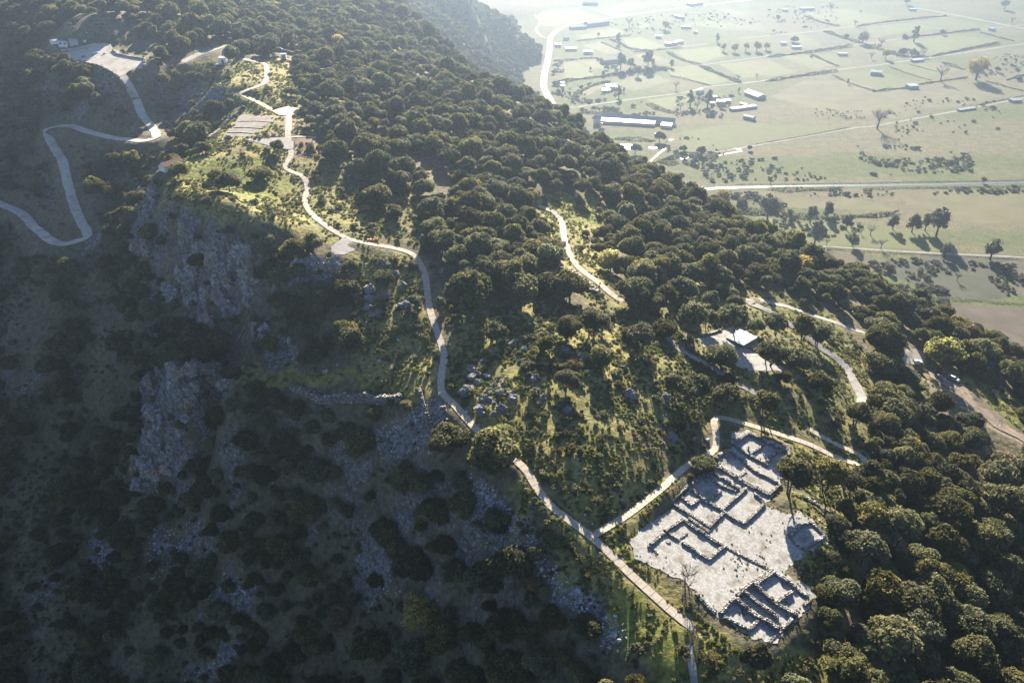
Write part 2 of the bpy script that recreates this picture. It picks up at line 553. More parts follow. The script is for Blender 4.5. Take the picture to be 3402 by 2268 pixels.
for k, P in FLAT.items():
    lo, hi = P.min(0) - 8, P.max(0) + 8
    i0, i1 = np.searchsorted(GX, [lo[0], hi[0]])
    j0, j1 = np.searchsorted(GY, [lo[1], hi[1]])
    X, Y = XX[i0:i1, j0:j1], YY[i0:i1, j0:j1]
    d = np.where(inside(X, Y, P), 0, dist_poly(X, Y, P))
    w = 1 - sstep(0.8, 5.0, d)
    co = FLATZ[k]
    ZZ[i0:i1, j0:j1] = ZZ[i0:i1, j0:j1] * (1 - w) + (co[0] * X + co[1] * Y + co[2]) * w
PATH_D = np.full(XX.shape, 99.0)
PATH_L = np.full(XX.shape, 99.0)      # the ways that lie in full sun
for k, L in sorted(LINE.items(), key=lambda t: t[0] == 'main_path'):
    hw = LW[k] / 2
    W = np.zeros(XX.shape)
    T = np.zeros(XX.shape)
    for p in L[::1]:
        i0, i1 = np.searchsorted(GX, [p[0] - hw - 4.5, p[0] + hw + 4.5])
        j0, j1 = np.searchsorted(GY, [p[1] - hw - 4.5, p[1] + hw + 4.5])
        d = np.hypot(XX[i0:i1, j0:j1] - p[0], YY[i0:i1, j0:j1] - p[1])
        PATH_D[i0:i1, j0:j1] = np.minimum(PATH_D[i0:i1, j0:j1], d - hw)
        if k in ('main_path', 'upper_path', 'branch_path', 'middle_path', 'lower_track', 'upper_track', 'walkway'):
            PATH_L[i0:i1, j0:j1] = np.minimum(PATH_L[i0:i1, j0:j1], d - hw)
        w = 1 - sstep(hw + 0.9, hw + 4.2, d)
        g = w ** 2 / (0.3 + d)
        W[i0:i1, j0:j1] += g
        T[i0:i1, j0:j1] += g * p[2]
    dmin = np.full(XX.shape, 99.0)
    for p in L[::1]:
        i0, i1 = np.searchsorted(GX, [p[0] - hw - 4.5, p[0] + hw + 4.5])
        j0, j1 = np.searchsorted(GY, [p[1] - hw - 4.5, p[1] + hw + 4.5])
        dmin[i0:i1, j0:j1] = np.minimum(dmin[i0:i1, j0:j1], np.hypot(XX[i0:i1, j0:j1] - p[0], YY[i0:i1, j0:j1] - p[1]))
    w = 1 - sstep(hw + 0.9, hw + 4.2, dmin)
    ok = W > 1e-6
    ZZ[ok] = ZZ[ok] * (1 - w[ok]) + (T[ok] / W[ok] - 0.12) * w[ok]
# ------------------------------------------------------------------ materials
def nt_mat(name):
    m = bpy.data.materials.new(name)
    m.use_nodes = True
    nt = m.node_tree
    return m, nt, nt.nodes['Principled BSDF']


def N(nt, t, **kw):
    n = nt.nodes.new(t)
    for k, v in kw.items():
        if k in ('operation', 'blend_type', 'data_type', 'noise_dimensions', 'feature', 'attribute_name', 'attribute_type', 'mode', 'distance', 'interpolation_type', 'normalize'):
            setattr(n, k, v)
        else:
            n.inputs[k.replace('_', ' ')].default_value = v
    return n


def ramp(nt, src, stops):
    r = nt.nodes.new('ShaderNodeValToRGB')
    el = r.color_ramp.elements
    while len(el) < len(stops):
        el.new(0.5)
    for e, (p, c) in zip(el, stops):
        e.position = p
        e.color = (c, c, c, 1) if not hasattr(c, '__len__') else (*c, 1)
    nt.links.new(src, r.inputs[0])
    return r.outputs[0]


def mixc(nt, fac, a, b, blend='MIX'):
    m = nt.nodes.new('ShaderNodeMix')
    m.data_type = 'RGBA'
    m.blend_type = blend
    for i, v in ((0, fac), (6, a), (7, b)):
        if hasattr(v, 'is_linked') or hasattr(v, 'links'):
            nt.links.new(v, m.inputs[i])
        elif i == 0:
            m.inputs[0].default_value = v
        else:
            m.inputs[i].default_value = (*v, 1)
    return m.outputs[2]


def noisy_mat(name, c1, c2, scale=1.0, rough=0.9, bump=0.3, detail=5.0, c3=None, spec=0.2, metallic=0.0):
    """two or three colours mottled by noise, with a matching bump"""
    m, nt, b = nt_mat(name)
    geo = nt.nodes.new('ShaderNodeNewGeometry')
    nz = N(nt, 'ShaderNodeTexNoise', Scale=scale, Detail=detail, Roughness=0.62)
    nt.links.new(geo.outputs['Position'], nz.inputs['Vector'])
    col = mixc(nt, ramp(nt, nz.outputs[0], [(0.35, 0.0), (0.65, 1.0)]), c1, c2)
    if c3 is not None:
        n3 = N(nt, 'ShaderNodeTexNoise', Scale=scale * 0.23, Detail=4.0, Roughness=0.6)
        nt.links.new(geo.outputs['Position'], n3.inputs['Vector'])
        col = mixc(nt, ramp(nt, n3.outputs[0], [(0.5, 0.0), (0.68, 1.0)]), col, c3)
    nt.links.new(col, b.inputs['Base Color'])
    b.inputs['Roughness'].default_value = rough
    b.inputs['Specular IOR Level'].default_value = spec
    b.inputs['Metallic'].default_value = metallic
    if bump:
        bp = N(nt, 'ShaderNodeBump', Strength=bump, Distance=0.15)
        nt.links.new(nz.outputs[0], bp.inputs['Height'])
        nt.links.new(bp.outputs[0], b.inputs['Normal'])
    return m


def plain_mat(name, c, rough=0.6, spec=0.3, metallic=0.0):
    m, nt, b = nt_mat(name)
    geo = nt.nodes.new('ShaderNodeNewGeometry')
    nz = N(nt, 'ShaderNodeTexNoise', Scale=1.7, Detail=4.0)
    nt.links.new(geo.outputs['Position'], nz.inputs['Vector'])
    nt.links.new(mixc(nt, nz.outputs[0], tuple(x * 0.85 for x in c), tuple(min(1, x * 1.12) for x in c)), b.inputs['Base Color'])
    b.inputs['Roughness'].default_value = rough
    b.inputs['Specular IOR Level'].default_value = spec
    b.inputs['Metallic'].default_value = metallic
    return m


def leaf_mat(name, c_dark, c_light, rough=0.5, trans=0.35, spec=0.5):
    """foliage: colour varies from leaf clump to leaf clump and from plant to plant; light passes through the leaves"""
    m, nt, b = nt_mat(name)
    at = N(nt, 'ShaderNodeAttribute', attribute_name='tint')
    oi = nt.nodes.new('ShaderNodeObjectInfo')
    col = mixc(nt, at.outputs['Fac'], c_dark, c_light)
    hs = nt.nodes.new('ShaderNodeHueSaturation')
    mr = N(nt, 'ShaderNodeMapRange', To_Min=0.60, To_Max=1.45)
    nt.links.new(oi.outputs['Random'], mr.inputs['Value'])
    nt.links.new(mr.outputs[0], hs.inputs['Value'])
    m2 = N(nt, 'ShaderNodeMath', operation='MULTIPLY')
    m2.inputs[1].default_value = 7.13
    nt.links.new(oi.outputs['Random'], m2.inputs[0])
    fr = N(nt, 'ShaderNodeMath', operation='FRACT')
    nt.links.new(m2.outputs[0], fr.inputs[0])
    mh = N(nt, 'ShaderNodeMapRange', To_Min=0.488, To_Max=0.535)
    nt.links.new(fr.outputs[0], mh.inputs['Value'])
    nt.links.new(mh.outputs[0], hs.inputs['Hue'])
    ms = N(nt, 'ShaderNodeMapRange', To_Min=1.1, To_Max=0.7)
    nt.links.new(fr.outputs[0], ms.inputs['Value'])
    nt.links.new(ms.outputs[0], hs.inputs['Saturation'])
    nt.links.new(col, hs.inputs['Color'])
    nt.links.new(hs.outputs[0], b.inputs['Base Color'])
    b.inputs['Roughness'].default_value = rough
    b.inputs['Specular IOR Level'].default_value = spec
    tr = nt.nodes.new('ShaderNodeBsdfTranslucent')
    nt.links.new(hs.outputs[0], tr.inputs['Color'])
    mx = nt.nodes.new('ShaderNodeMixShader')
    mx.inputs[0].default_value = trans
    nt.links.new(b.outputs[0], mx.inputs[1])
    nt.links.new(tr.outputs[0], mx.inputs[2])
    nt.links.new(mx.outputs[0], nt.nodes['Material Output'].inputs[0])
    return m


M = {}
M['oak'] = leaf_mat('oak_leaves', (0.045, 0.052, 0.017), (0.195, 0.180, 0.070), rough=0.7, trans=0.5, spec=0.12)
M['olive'] = leaf_mat('grey_green_leaves', (0.080, 0.082, 0.036), (0.190, 0.180, 0.092), rough=0.7, trans=0.45, spec=0.12)
M['autumn'] = leaf_mat('autumn_leaves', (0.25, 0.17, 0.04), (0.44, 0.32, 0.08), trans=0.5, spec=0.1)
M['yellowgreen'] = leaf_mat('yellow_green_leaves', (0.12, 0.12, 0.03), (0.25, 0.225, 0.055), trans=0.5, spec=0.1)
M['rust'] = leaf_mat('rust_leaves', (0.12, 0.085, 0.045), (0.21, 0.15, 0.08), trans=0.45, spec=0.1)
M['willow'] = leaf_mat('willow_leaves', (0.12, 0.13, 0.075), (0.24, 0.23, 0.15), trans=0.4, spec=0.1)
M['hazed_bush'] = leaf_mat('pale_bush_leaves', (0.11, 0.115, 0.065), (0.20, 0.19, 0.12), rough=0.8, trans=0.4, spec=0.05)  # haze painted into the leaf colour of the plain's bushes and hedges
M['scrub'] = leaf_mat('scrub_leaves', (0.085, 0.084, 0.034), (0.195, 0.182, 0.085), rough=0.75, trans=0.45, spec=0.1)
M['bark'] = noisy_mat('bark', (0.05, 0.042, 0.035), (0.11, 0.095, 0.08), 6.0)
M['twig'] = noisy_mat('bare_twigs', (0.10, 0.08, 0.065), (0.17, 0.145, 0.12), 5.0)
M['stone'] = noisy_mat('limestone', (0.10, 0.103, 0.11), (0.26, 0.26, 0.26), 2.2, c3=(0.085, 0.085, 0.08), bump=0.6)
M['screestone'] = noisy_mat('scree_limestone', (0.20, 0.205, 0.22), (0.46, 0.46, 0.47), 1.5, bump=0.3)
M['cliff'] = noisy_mat('cliff_limestone', (0.10, 0.10, 0.105), (0.41, 0.405, 0.40), 0.9, c3=(0.32, 0.23, 0.15), bump=0.9, detail=9.0)
M['gravel'] = noisy_mat('white_gravel', (0.23, 0.228, 0.22), (0.33, 0.325, 0.315), 3.0, c3=(0.20, 0.195, 0.175), bump=0.25, detail=8.0)
M['slab'] = noisy_mat('path_slabs', (0.30, 0.265, 0.215), (0.43, 0.385, 0.32), 1.2, bump=0.1)
M['track'] = noisy_mat('track_gravel', (0.21, 0.203, 0.19), (0.31, 0.30, 0.28), 0.8, c3=(0.16, 0.15, 0.13), bump=0.2)
M['zigzag'] = noisy_mat('pale_dirt_road', (0.35, 0.325, 0.29), (0.50, 0.465, 0.42), 0.6, c3=(0.27, 0.245, 0.21), bump=0.2)
M['terrace'] = noisy_mat('terrace_floor', (0.13, 0.122, 0.11), (0.21, 0.198, 0.18), 0.7, c3=(0.12, 0.095, 0.075), bump=0.3)
M['road'] = noisy_mat('pale_asphalt', (0.46, 0.46, 0.45), (0.56, 0.56, 0.54), 0.15, bump=0.0)
M['court'] = noisy_mat('court_gravel', (0.19, 0.188, 0.183), (0.35, 0.347, 0.34), 1.6, c3=(0.15, 0.14, 0.115), bump=0.35, detail=10.0)
M['earthtrack'] = noisy_mat('worn_track', (0.20, 0.16, 0.12), (0.30, 0.245, 0.19), 0.5, bump=0.2)
M['bankgrass'] = noisy_mat('bank_grass', (0.045, 0.055, 0.025), (0.12, 0.13, 0.05), 0.3, bump=0.6)
M['water'] = plain_mat('still_water', (0.06, 0.07, 0.07), 0.34, 1.0)
M['field_bright'] = noisy_mat('bright_field_grass', (0.095, 0.122, 0.032), (0.131, 0.144, 0.050), 0.05, c3=(0.113, 0.122, 0.050), bump=0.0)
M['field_green'] = noisy_mat('field_grass', (0.077, 0.104, 0.027), (0.113, 0.122, 0.047), 0.05, c3=(0.108, 0.099, 0.054), bump=0.0)
M['field_dry'] = noisy_mat('dry_field_grass', (0.104, 0.106, 0.045), (0.149, 0.131, 0.072), 0.04, c3=(0.081, 0.072, 0.050), bump=0.0, detail=9.0)
M['field_brown'] = noisy_mat('ploughed_field', (0.075, 0.062, 0.048), (0.115, 0.096, 0.076), 0.06, bump=0.0)
M['field_dark'] = noisy_mat('fallow_field', (0.044, 0.051, 0.037), (0.074, 0.077, 0.051), 0.05, bump=0.0)
M['earth'] = noisy_mat('brown_earth', (0.13, 0.085, 0.06), (0.22, 0.15, 0.11), 1.5, bump=0.4)
M['white'] = plain_mat('white_render', (0.74, 0.73, 0.70), 0.7)
M['roofwhite'] = plain_mat('pale_roof_sheet', (0.46, 0.48, 0.50), 0.28, 0.5)
M['roofgrey'] = plain_mat('grey_roof_sheet', (0.30, 0.32, 0.35), 0.45, 0.4)
M['rooftile'] = plain_mat('red_roof_tiles', (0.13, 0.058, 0.045), 0.8)
M['concrete'] = noisy_mat('concrete', (0.36, 0.36, 0.35), (0.50, 0.49, 0.47), 1.0, bump=0.1)
M['dark'] = plain_mat('dark_opening', (0.03, 0.03, 0.035), 0.5)
M['glass'] = plain_mat('window_glass', (0.04, 0.05, 0.06), 0.08, 0.8)
M['wood'] = noisy_mat('brown_timber', (0.17, 0.10, 0.05), (0.30, 0.19, 0.10), 3.0, bump=0.1)
M['rubber'] = plain_mat('black_rubber', (0.02, 0.02, 0.02), 0.8)
M['mirror'] = plain_mat('roof_glass', (0.75, 0.78, 0.78), 0.10, 0.9, 0.55)
M['metal'] = plain_mat('grey_metal', (0.45, 0.46, 0.48), 0.35, 0.5, 0.8)

# ------------------------------------------------------------------ what covers the ground
# patches read off the photograph, kept as outlines on the ground
PATCH = {
    'meadow': [
        [(640, 205), (960, 190), (1000, 330), (1010, 420), (1060, 470), (1010, 560), (1120, 600), (1290, 690), (1320, 770), (1230, 830), (1000, 800),
         (800, 740), (690, 730), (520, 640), (600, 530), (690, 470), (700, 420), (800, 350), (700, 300)],
        [(1480, 1010), (1600, 1000), (1900, 1010), (2260, 1120), (2400, 1260), (2330, 1440), (2150, 1650), (1960, 1765), (1750, 1540), (1560, 1400), (1480, 1260)],
        [(1800, 640), (2000, 650), (2020, 740), (1960, 800), (2010, 900), (2060, 960), (1960, 970), (1860, 850), (1790, 780)],
        [(1150, 840), (1400, 850), (1440, 1050), (1470, 1290), (1340, 1330), (1200, 1290), (1180, 1100)],
        [(1740, 1560), (1960, 1790), (2330, 2110), (2360, 2268), (2130, 2268), (1980, 2020), (1780, 1800), (1680, 1640)],
        [(1960, 1790), (2290, 1540), (2100, 1800), (2440, 2150), (2750, 2180), (2740, 2268), (2340, 2268), (2320, 2090)],
        [(2480, 980), (2560, 1000), (2700, 1090), (2860, 1180), (2920, 1330), (2860, 1320), (2740, 1180), (2600, 1070)],
        [(3180, 1250), (3402, 1440), (3402, 1330), (3230, 1220)],
        [(2640, 1480), (2900, 1560), (2760, 1720), (2720, 1680), (2600, 1540)],
        [(760, 1215), (1120, 1215), (1280, 1250), (1300, 1290), (1050, 1290), (800, 1255)],
        [(2700, 1760), (2760, 1790), (2720, 1960), (2660, 1900)],
    ],
    'lush': [
        [(2480, 990), (2560, 1005), (2700, 1100), (2840, 1190), (2900, 1320), (2850, 1290), (2740, 1190), (2600, 1080)],
        [(1830, 650), (1960, 660), (1990, 730), (1900, 780), (1830, 740)],
        [(2000, 1900), (2330, 2130), (2350, 2268), (2180, 2268), (2060, 2080)],
        [(3200, 1260), (3402, 1450), (3402, 1390), (3240, 1250)],
        [(820, 1225), (1120, 1225), (1260, 1260), (1000, 1280)],
        [(560, 560), (700, 520), (900, 540), (960, 620), (900, 680), (700, 640)],
    ],
    'rock': [
        [(1530, 1610), (1640, 1640), (1760, 1740), (1830, 1870), (1970, 1980), (2070, 2080), (2090, 2170), (1990, 2130), (1880, 2010), (1780, 1900), (1640, 1830), (1560, 1730)],
        [(1544, 1540), (1655, 1637), (1616, 1734), (1558, 1724)],
        [(463, 1782), (690, 1715), (695, 1874), (600, 1850), (497, 1936)],
        [(651, 2033), (752, 1898), (892, 1912), (860, 1960), (771, 2018)],
        [(603, 2254), (694, 2187), (805, 2129), (796, 2211), (675, 2264)],
        [(309, 1801), (366, 1801), (380, 1850), (337, 1922), (300, 1880)], [(48, 1335), (82, 1272), (125, 1257), (106, 1325)],
        [(0, 1240), (60, 1240), (50, 1290), (0, 1340)], [(130, 1930), (180, 1900), (170, 2010), (120, 1990)],
        [(1206, 1801), (1290, 1850), (1340, 1960), (1250, 1990), (1190, 1900)],
        [(309, 241), (357, 231), (400, 300), (333, 330)], [(270, 337), (304, 333), (284, 395), (251, 381)],
        [(583, 328), (651, 289), (771, 299), (800, 350), (665, 357), (603, 357)],
        [(1245, 1431), (1404, 1335), (1500, 1400), (1430, 1520), (1260, 1510)],
        [(430, 640), (520, 620), (640, 720), (860, 830), (860, 960), (720, 1010), (690, 1100), (600, 1000), (560, 900), (450, 880)],
        [(960, 870), (1130, 860), (1180, 930), (1010, 920)],
        [(480, 1280), (560, 1200), (750, 1240), (770, 1300), (660, 1400), (580, 1560), (500, 1640), (440, 1640)],
        [(850, 1130), (950, 1110), (1040, 1170), (900, 1200)], [(540, 410), (640, 330), (700, 330), (600, 440)],
        [(140, 560), (200, 640), (170, 690), (120, 620)], [(290, 790), (340, 770), (330, 840), (290, 830)],
        [(1530, 1230), (1690, 1280), (1680, 1370), (1580, 1370)], [(140, 250), (210, 270), (220, 310), (130, 320)],
    ],
    'earth': [
        [(940, 385), (990, 385), (990, 450), (1090, 450), (1090, 520), (990, 530), (940, 500), (830, 455), (930, 440)],
        [(2080, 1440), (2140, 1480), (2220, 1540), (2240, 1480), (2330, 1440), (2300, 1380)],
        [(1440, 520), (1520, 640), (1500, 650), (1400, 540)],
    ],
}
PATCH['clearing'] = [C6((1610, 985), (1720, 975), (1840, 1060), (1940, 1085), (2060, 1215), (2270, 1365), (2352, 1430), (2352, 1500), (2150, 1395), (1940, 1265), (1840, 1200), (1690, 1110))]
PATCH['glade'] = [[(1900, 960), (2280, 900), (2560, 960), (2800, 1060), (2960, 1340), (2860, 1560), (2640, 1480), (2400, 1380), (2200, 1240)],
                  [(1010, 430), (1180, 540), (1400, 660), (1440, 830), (1300, 800), (1200, 700), (1000, 560)], [(2620, 1640), (2900, 1680), (2820, 1980), (2680, 1990)], [(2860, 1180), (3060, 1180), (3130, 1300), (3000, 1330)]]
PATCHW = {k: [ground_poly(p) for p in v] for k, v in PATCH.items()}


def cover(kind, X, Y, wob=3.0):
    X, Y = np.asarray(X, float), np.asarray(Y, float)
    qx = X + wob * fbm(X / 7 + 3, Y / 7, 3)
    qy = Y + wob * fbm(X / 7, Y / 7 + 31, 3)
    r = np.zeros(X.shape, bool)
    for p in PATCHW[kind]:
        lo, hi = p.min(0) - 5, p.max(0) + 5
        k = (X > lo[0]) & (X < hi[0]) & (Y > lo[1]) & (Y < hi[1])
        if k.any():
            r[k] |= inside(qx[k], qy[k], p)
    return r


# ------------------------------------------------------------------ the ground
def lerp(a, b, t):
    return a * (1 - t[..., None]) + np.array(b) * t[..., None]


_gx, _gy = np.gradient(ZZ, GX, GY)
SLOPE = np.hypot(_gx, _gy)
n1 = fbm(XX / 21, YY / 21, 4) * 0.5 + 0.5
n2 = fbm(XX / 6 + 50, YY / 6, 3) * 0.5 + 0.5
alb = np.zeros(XX.shape + (3,)) + np.array((0.095, 0.088, 0.052))
alb = lerp(alb, (0.150, 0.128, 0.088), n1)
m_ = cover('meadow', XX, YY, 5).astype(float)
alb = lerp(alb, (0.25, 0.225, 0.08), m_ * (0.55 + 0.45 * n2))
m_ = cover('glade', XX, YY, 5).astype(float)
alb = lerp(alb, (0.17, 0.16, 0.06), m_ * (0.35 + 0.65 * n2))
m_ = cover('lush', XX, YY, 4).astype(float)
alb = lerp(alb, (0.15, 0.175, 0.035), m_ * (0.5 + 0.5 * n1))
rock_w = np.clip(cover('rock', XX, YY, 7) * sstep(0.25, 0.6, n2) * 0.9 + sstep(1.3, 2.2, SLOPE) * 0.7 * sstep(0.35, 0.6, n2), 0, 1)
alb = lerp(alb, (0.15, 0.153, 0.162), rock_w)
alb = lerp(alb, (0.175, 0.11, 0.08), cover('earth', XX, YY, 3).astype(float) * 0.9)
alb = lerp(alb, (0.17, 0.135, 0.08), (1 - sstep(0.3, 1.5, PATH_D)) * 0.6)
alb = lerp(alb, (0.215, 0.175, 0.13), cover('clearing', XX, YY, 2).astype(float) * 0.9)
plain_w = 1 - sstep(0.3, 4, ZZ)
pn = fbm(XX / 120 + 5, YY / 70, 4) * 0.5 + 0.5
pl = lerp(np.zeros(XX.shape + (3,)) + np.array((0.105, 0.127, 0.050)), (0.161, 0.148, 0.093), sstep(0.35, 0.7, pn))
alb = alb * (1 - plain_w[..., None]) + pl * plain_w[..., None]

gm, nt, b = nt_mat('hill_ground')
geo = nt.nodes.new('ShaderNodeNewGeometry')
a1 = N(nt, 'ShaderNodeAttribute', attribute_name='albedo')
a2 = N(nt, 'ShaderNodeAttribute', attribute_name='rock')
nA = N(nt, 'ShaderNodeTexNoise', Scale=0.55, Detail=9.0, Roughness=0.68)
nB = N(nt, 'ShaderNodeTexNoise', Scale=0.10, Detail=6.0, Roughness=0.6)
vo = N(nt, 'ShaderNodeTexVoronoi', Scale=0.9, Randomness=1.0)
for n_ in (nA, nB, vo):
    nt.links.new(geo.outputs['Position'], n_.inputs['Vector'])
col = mixc(nt, ramp(nt, nA.outputs[0], [(0.34, 0.0), (0.62, 1.0)]), (0.42, 0.42, 0.42), (1.30, 1.30, 1.30))
col = mixc(nt, 1.0, a1.outputs['Color'], col, 'MULTIPLY')
big = mixc(nt, ramp(nt, nB.outputs[0], [(0.35, 0.0), (0.65, 1.0)]), (0.72, 0.80, 0.78), (1.18, 1.10, 1.02))
col = mixc(nt, 1.0, col, big, 'MULTIPLY')
# scattered pale stones where the ground is rocky
st = mixc(nt, vo.outputs['Color'], (0.11, 0.112, 0.12), (0.28, 0.28, 0.285))
thr = N(nt, 'ShaderNodeMapRange', To_Min=0.05, To_Max=0.62)
nt.links.new(a2.outputs['Fac'], thr.inputs['Value'])
lt = N(nt, 'ShaderNodeMath', operation='LESS_THAN')
nt.links.new(vo.outputs['Distance'], lt.inputs[0])
nt.links.new(thr.outputs[0], lt.inputs[1])
rk = N(nt, 'ShaderNodeMath', operation='MULTIPLY')
nt.links.new(lt.outputs[0], rk.inputs[0])
gt = N(nt, 'ShaderNodeMapRange', From_Min=0.42, From_Max=0.5)
nt.links.new(nA.outputs[0], gt.inputs['Value'])
nt.links.new(gt.outputs[0], rk.inputs[1])
rk2 = N(nt, 'ShaderNodeMath', operation='MULTIPLY')
nt.links.new(rk.outputs[0], rk2.inputs[0])
msk = N(nt, 'ShaderNodeMapRange', From_Min=0.02, From_Max=0.3)
nt.links.new(a2.outputs['Fac'], msk.inputs['Value'])
nt.links.new(msk.outputs[0], rk2.inputs[1])
col = mixc(nt, rk2.outputs[0], col, st)
nt.links.new(col, b.inputs['Base Color'])
b.inputs['Roughness'].default_value = 0.95
b.inputs['Specular IOR Level'].default_value = 0.15
bp = N(nt, 'ShaderNodeBump', Strength=0.9, Distance=0.6)
nt.links.new(nA.outputs[0], bp.inputs['Height'])
rh_ = N(nt, 'ShaderNodeMath', operation='MULTIPLY')
nt.links.new(vo.outputs['Distance'], rh_.inputs[0])
nt.links.new(a2.outputs['Fac'], rh_.inputs[1])
b2 = N(nt, 'ShaderNodeBump', Strength=1.0, Distance=1.1)
b2.invert = True
nt.links.new(rh_.outputs[0], b2.inputs['Height'])
nt.links.new(bp.outputs[0], b2.inputs['Normal'])
nt.links.new(b2.outputs[0], b.inputs['Normal'])

ni, nj = XX.shape
idx = np.arange(ni * nj).reshape(ni, nj)
F = np.stack([idx[:-1, :-1], idx[1:, :-1], idx[1:, 1:], idx[:-1, 1:]], -1).reshape(-1, 4)
me = mesh_np('ground', np.stack([XX, YY, ZZ], -1).reshape(-1, 3), F, gm, smooth=True)
vcol(me, 'albedo', alb.reshape(-1, 3).astype(np.float32))
rk_ = (rock_w + 0.10 * (plain_w < 0.5) * (n2 > 0.5)).reshape(-1)
vcol(me, 'rock', np.stack([rk_] * 3, 1).astype(np.float32))
ground = tag(link(bpy.data.objects.new('ground', me)), kind='structure')
# ------------------------------------------------------------------ roads, paths, levelled floors
def ribbon(name, L, width, mat, thick=0.10, lift=0.05, slab=0.0, wob=0.0, gap=0.10):
    """a way laid along a line on the ground; with slab > 0 it is cast in slabs with open joints"""
    L = np.asarray(L)
    d = np.concatenate([[0], np.cumsum(np.linalg.norm(np.diff(L[:, :2], axis=0), axis=1))])
    m = MB()

    def cross(s):
        p = np.array([np.interp(s, d, L[:, k]) for k in range(3)])
        q = np.array([np.interp(min(s + 0.8, d[-1]), d, L[:, k]) - np.interp(max(s - 0.8, 0), d, L[:, k]) for k in range(2)])
        q /= np.linalg.norm(q) + 1e-9
        n = np.array([-q[1], q[0]])
        out = []
        for sd in (1, -1):
            w = width / 2 * (1 + (wob * fbm(np.array([s * 0.35 + sd * 40]), np.array([3.0]), 2)[0] if wob else 0))
            e = p[:2] + n * sd * w
            out.append((e[0], e[1], p[2] + lift))
        return out
    step = slab if slab else 1.2
    cuts = np.arange(0, d[-1], step)
    if slab:
        for c in cuts:
            ln = step * random.uniform(0.94, 1.0)
            l0, r0 = cross(c + gap / 2)
            l1, r1 = cross(min(c + step - gap / 2, d[-1]))
            j = random.uniform(-0.015, 0.025)
            top = [(a[0], a[1], a[2] + j) for a in (r0, r1, l1, l0)]
            bot = [(a[0], a[1], a[2] - thick - 0.12) for a in (r0, r1, l1, l0)]
            m.add(bot + top, [(4, 5, 6, 7), (0, 1, 5, 4), (1, 2, 6, 5), (2, 3, 7, 6), (3, 0, 4, 7)])
    else:
        V, F = [], []
        for i, c in enumerate(list(cuts) + [d[-1]]):
            l, r = cross(c)
            V += [(l[0], l[1], l[2] - thick - 0.4), l, r, (r[0], r[1], r[2] - thick - 0.4)]
            if i:
                a = (i - 1) * 4
                F += [(a, a + 4, a + 5, a + 1), (a + 1, a + 5, a + 6, a + 2), (a + 2, a + 6, a + 7, a + 3)]
        m.add(V, F)
    return tag(m.obj(name, mat), kind='structure')


def sheet(name, P, mat, lift=0.05, wob=0.5, thick=0.25, cell=None):
    """a levelled floor with an uneven edge"""
    P = np.asarray(P)
    q = smooth_line(np.vstack([P, P[:1]]), 0.7)[:-1] if wob else P
    n = np.stack([np.roll(q[:, 1], -1) - np.roll(q[:, 1], 1), np.roll(q[:, 0], 1) - np.roll(q[:, 0], -1)], 1)
    n /= np.linalg.norm(n, axis=1)[:, None] + 1e-9
    if wob:
        w = wob * fbm(q[:, 0] / 1.6, q[:, 1] / 1.6, 3)
        q = q.copy()
        q[:, :2] += n * w[:, None]
    me = bpy.data.meshes.new(name)
    bm = bmesh.new()
    vs = [bm.verts.new((a[0], a[1], a[2] + lift)) for a in q]
    f = bm.faces.new(vs)
    if f.normal.z < 0:
        f.normal_flip()
    bmesh.ops.triangulate(bm, faces=[f])
    r = bmesh.ops.extrude_face_region(bm, geom=list(bm.faces))
    for v in [g for g in r['geom'] if isinstance(g, bmesh.types.BMVert)]:
        v.co.z -= 0.0
    for v in vs:
        v.co.z -= thick
    bmesh.ops.recalc_face_normals(bm, faces=list(bm.faces))
    bm.to_mesh(me)
    bm.free()
    me.materials.append(mat)
    return tag(link(bpy.data.objects.new(name, me)), kind='structure')


ribbon('path', LINE['main_path'], LW['main_path'], M['slab'], slab=2.3)
ribbon('path', LINE['walkway'], LW['walkway'], M['slab'], slab=2.6, lift=0.16)
ribbon('path', LINE['east_walk'], LW['east_walk'], M['slab'], slab=2.4, lift=0.14)
ribbon('path', LINE['upper_path'], LW['upper_path'], M['slab'], slab=2.6)
ribbon('path', LINE['branch_path'], LW['branch_path'], M['slab'], slab=2.0, lift=0.04)
ribbon('path', LINE['middle_path'], LW['middle_path'], M['slab'], slab=2.4)
ribbon('path', LINE['terrace_path'], LW['terrace_path'], M['track'], wob=0.15)
ribbon('path', LINE['upper_track'], LW['upper_track'], M['track'], wob=0.25)
ribbon('path', LINE['lower_track'], LW['lower_track'], M['track'], wob=0.2)
ribbon('path', LINE['bottom_path'], LW['bottom_path'], M['track'], wob=0.25)
ribbon('road', LINE['zigzag'], LW['zigzag'], M['zigzag'], wob=0.12, lift=0.12)
ribbon('road', LINE['upper_road'], LW['upper_road'], M['track'], wob=0.2, lift=0.0)
ribbon('road', LINE['parking_track'], LW['parking_track'], M['earthtrack'], wob=0.25)
ribbon('road', LINE['east_road'], LW['east_road'], M['road'])
sheet('gravel_ground', FLAT['ruin'], M['court'], 0.10, 1.3)
sheet('gravel_ground', FLAT['pit_court'], M['court'], 0.08, 1.2)
sheet('car_park_ground', FLAT['car_park'], M['zigzag'], 0.10, 0.9)
sheet('gravel_ground', FLAT['plaza'], M['gravel'], 0.10, 0.15)
sheet('gravel_ground', FLAT['platform'], M['slab'], 0.30, 0.0)
sheet('gravel_ground', FLAT['paved_patch'], M['gravel'], 0.10, 0.3)
sheet('gravel_ground', FLAT['turnaround'], M['track'], 0.10, 0.3)
sheet('gravel_ground', FLAT['excavation'], M['terrace'], 0.06, 0.5)
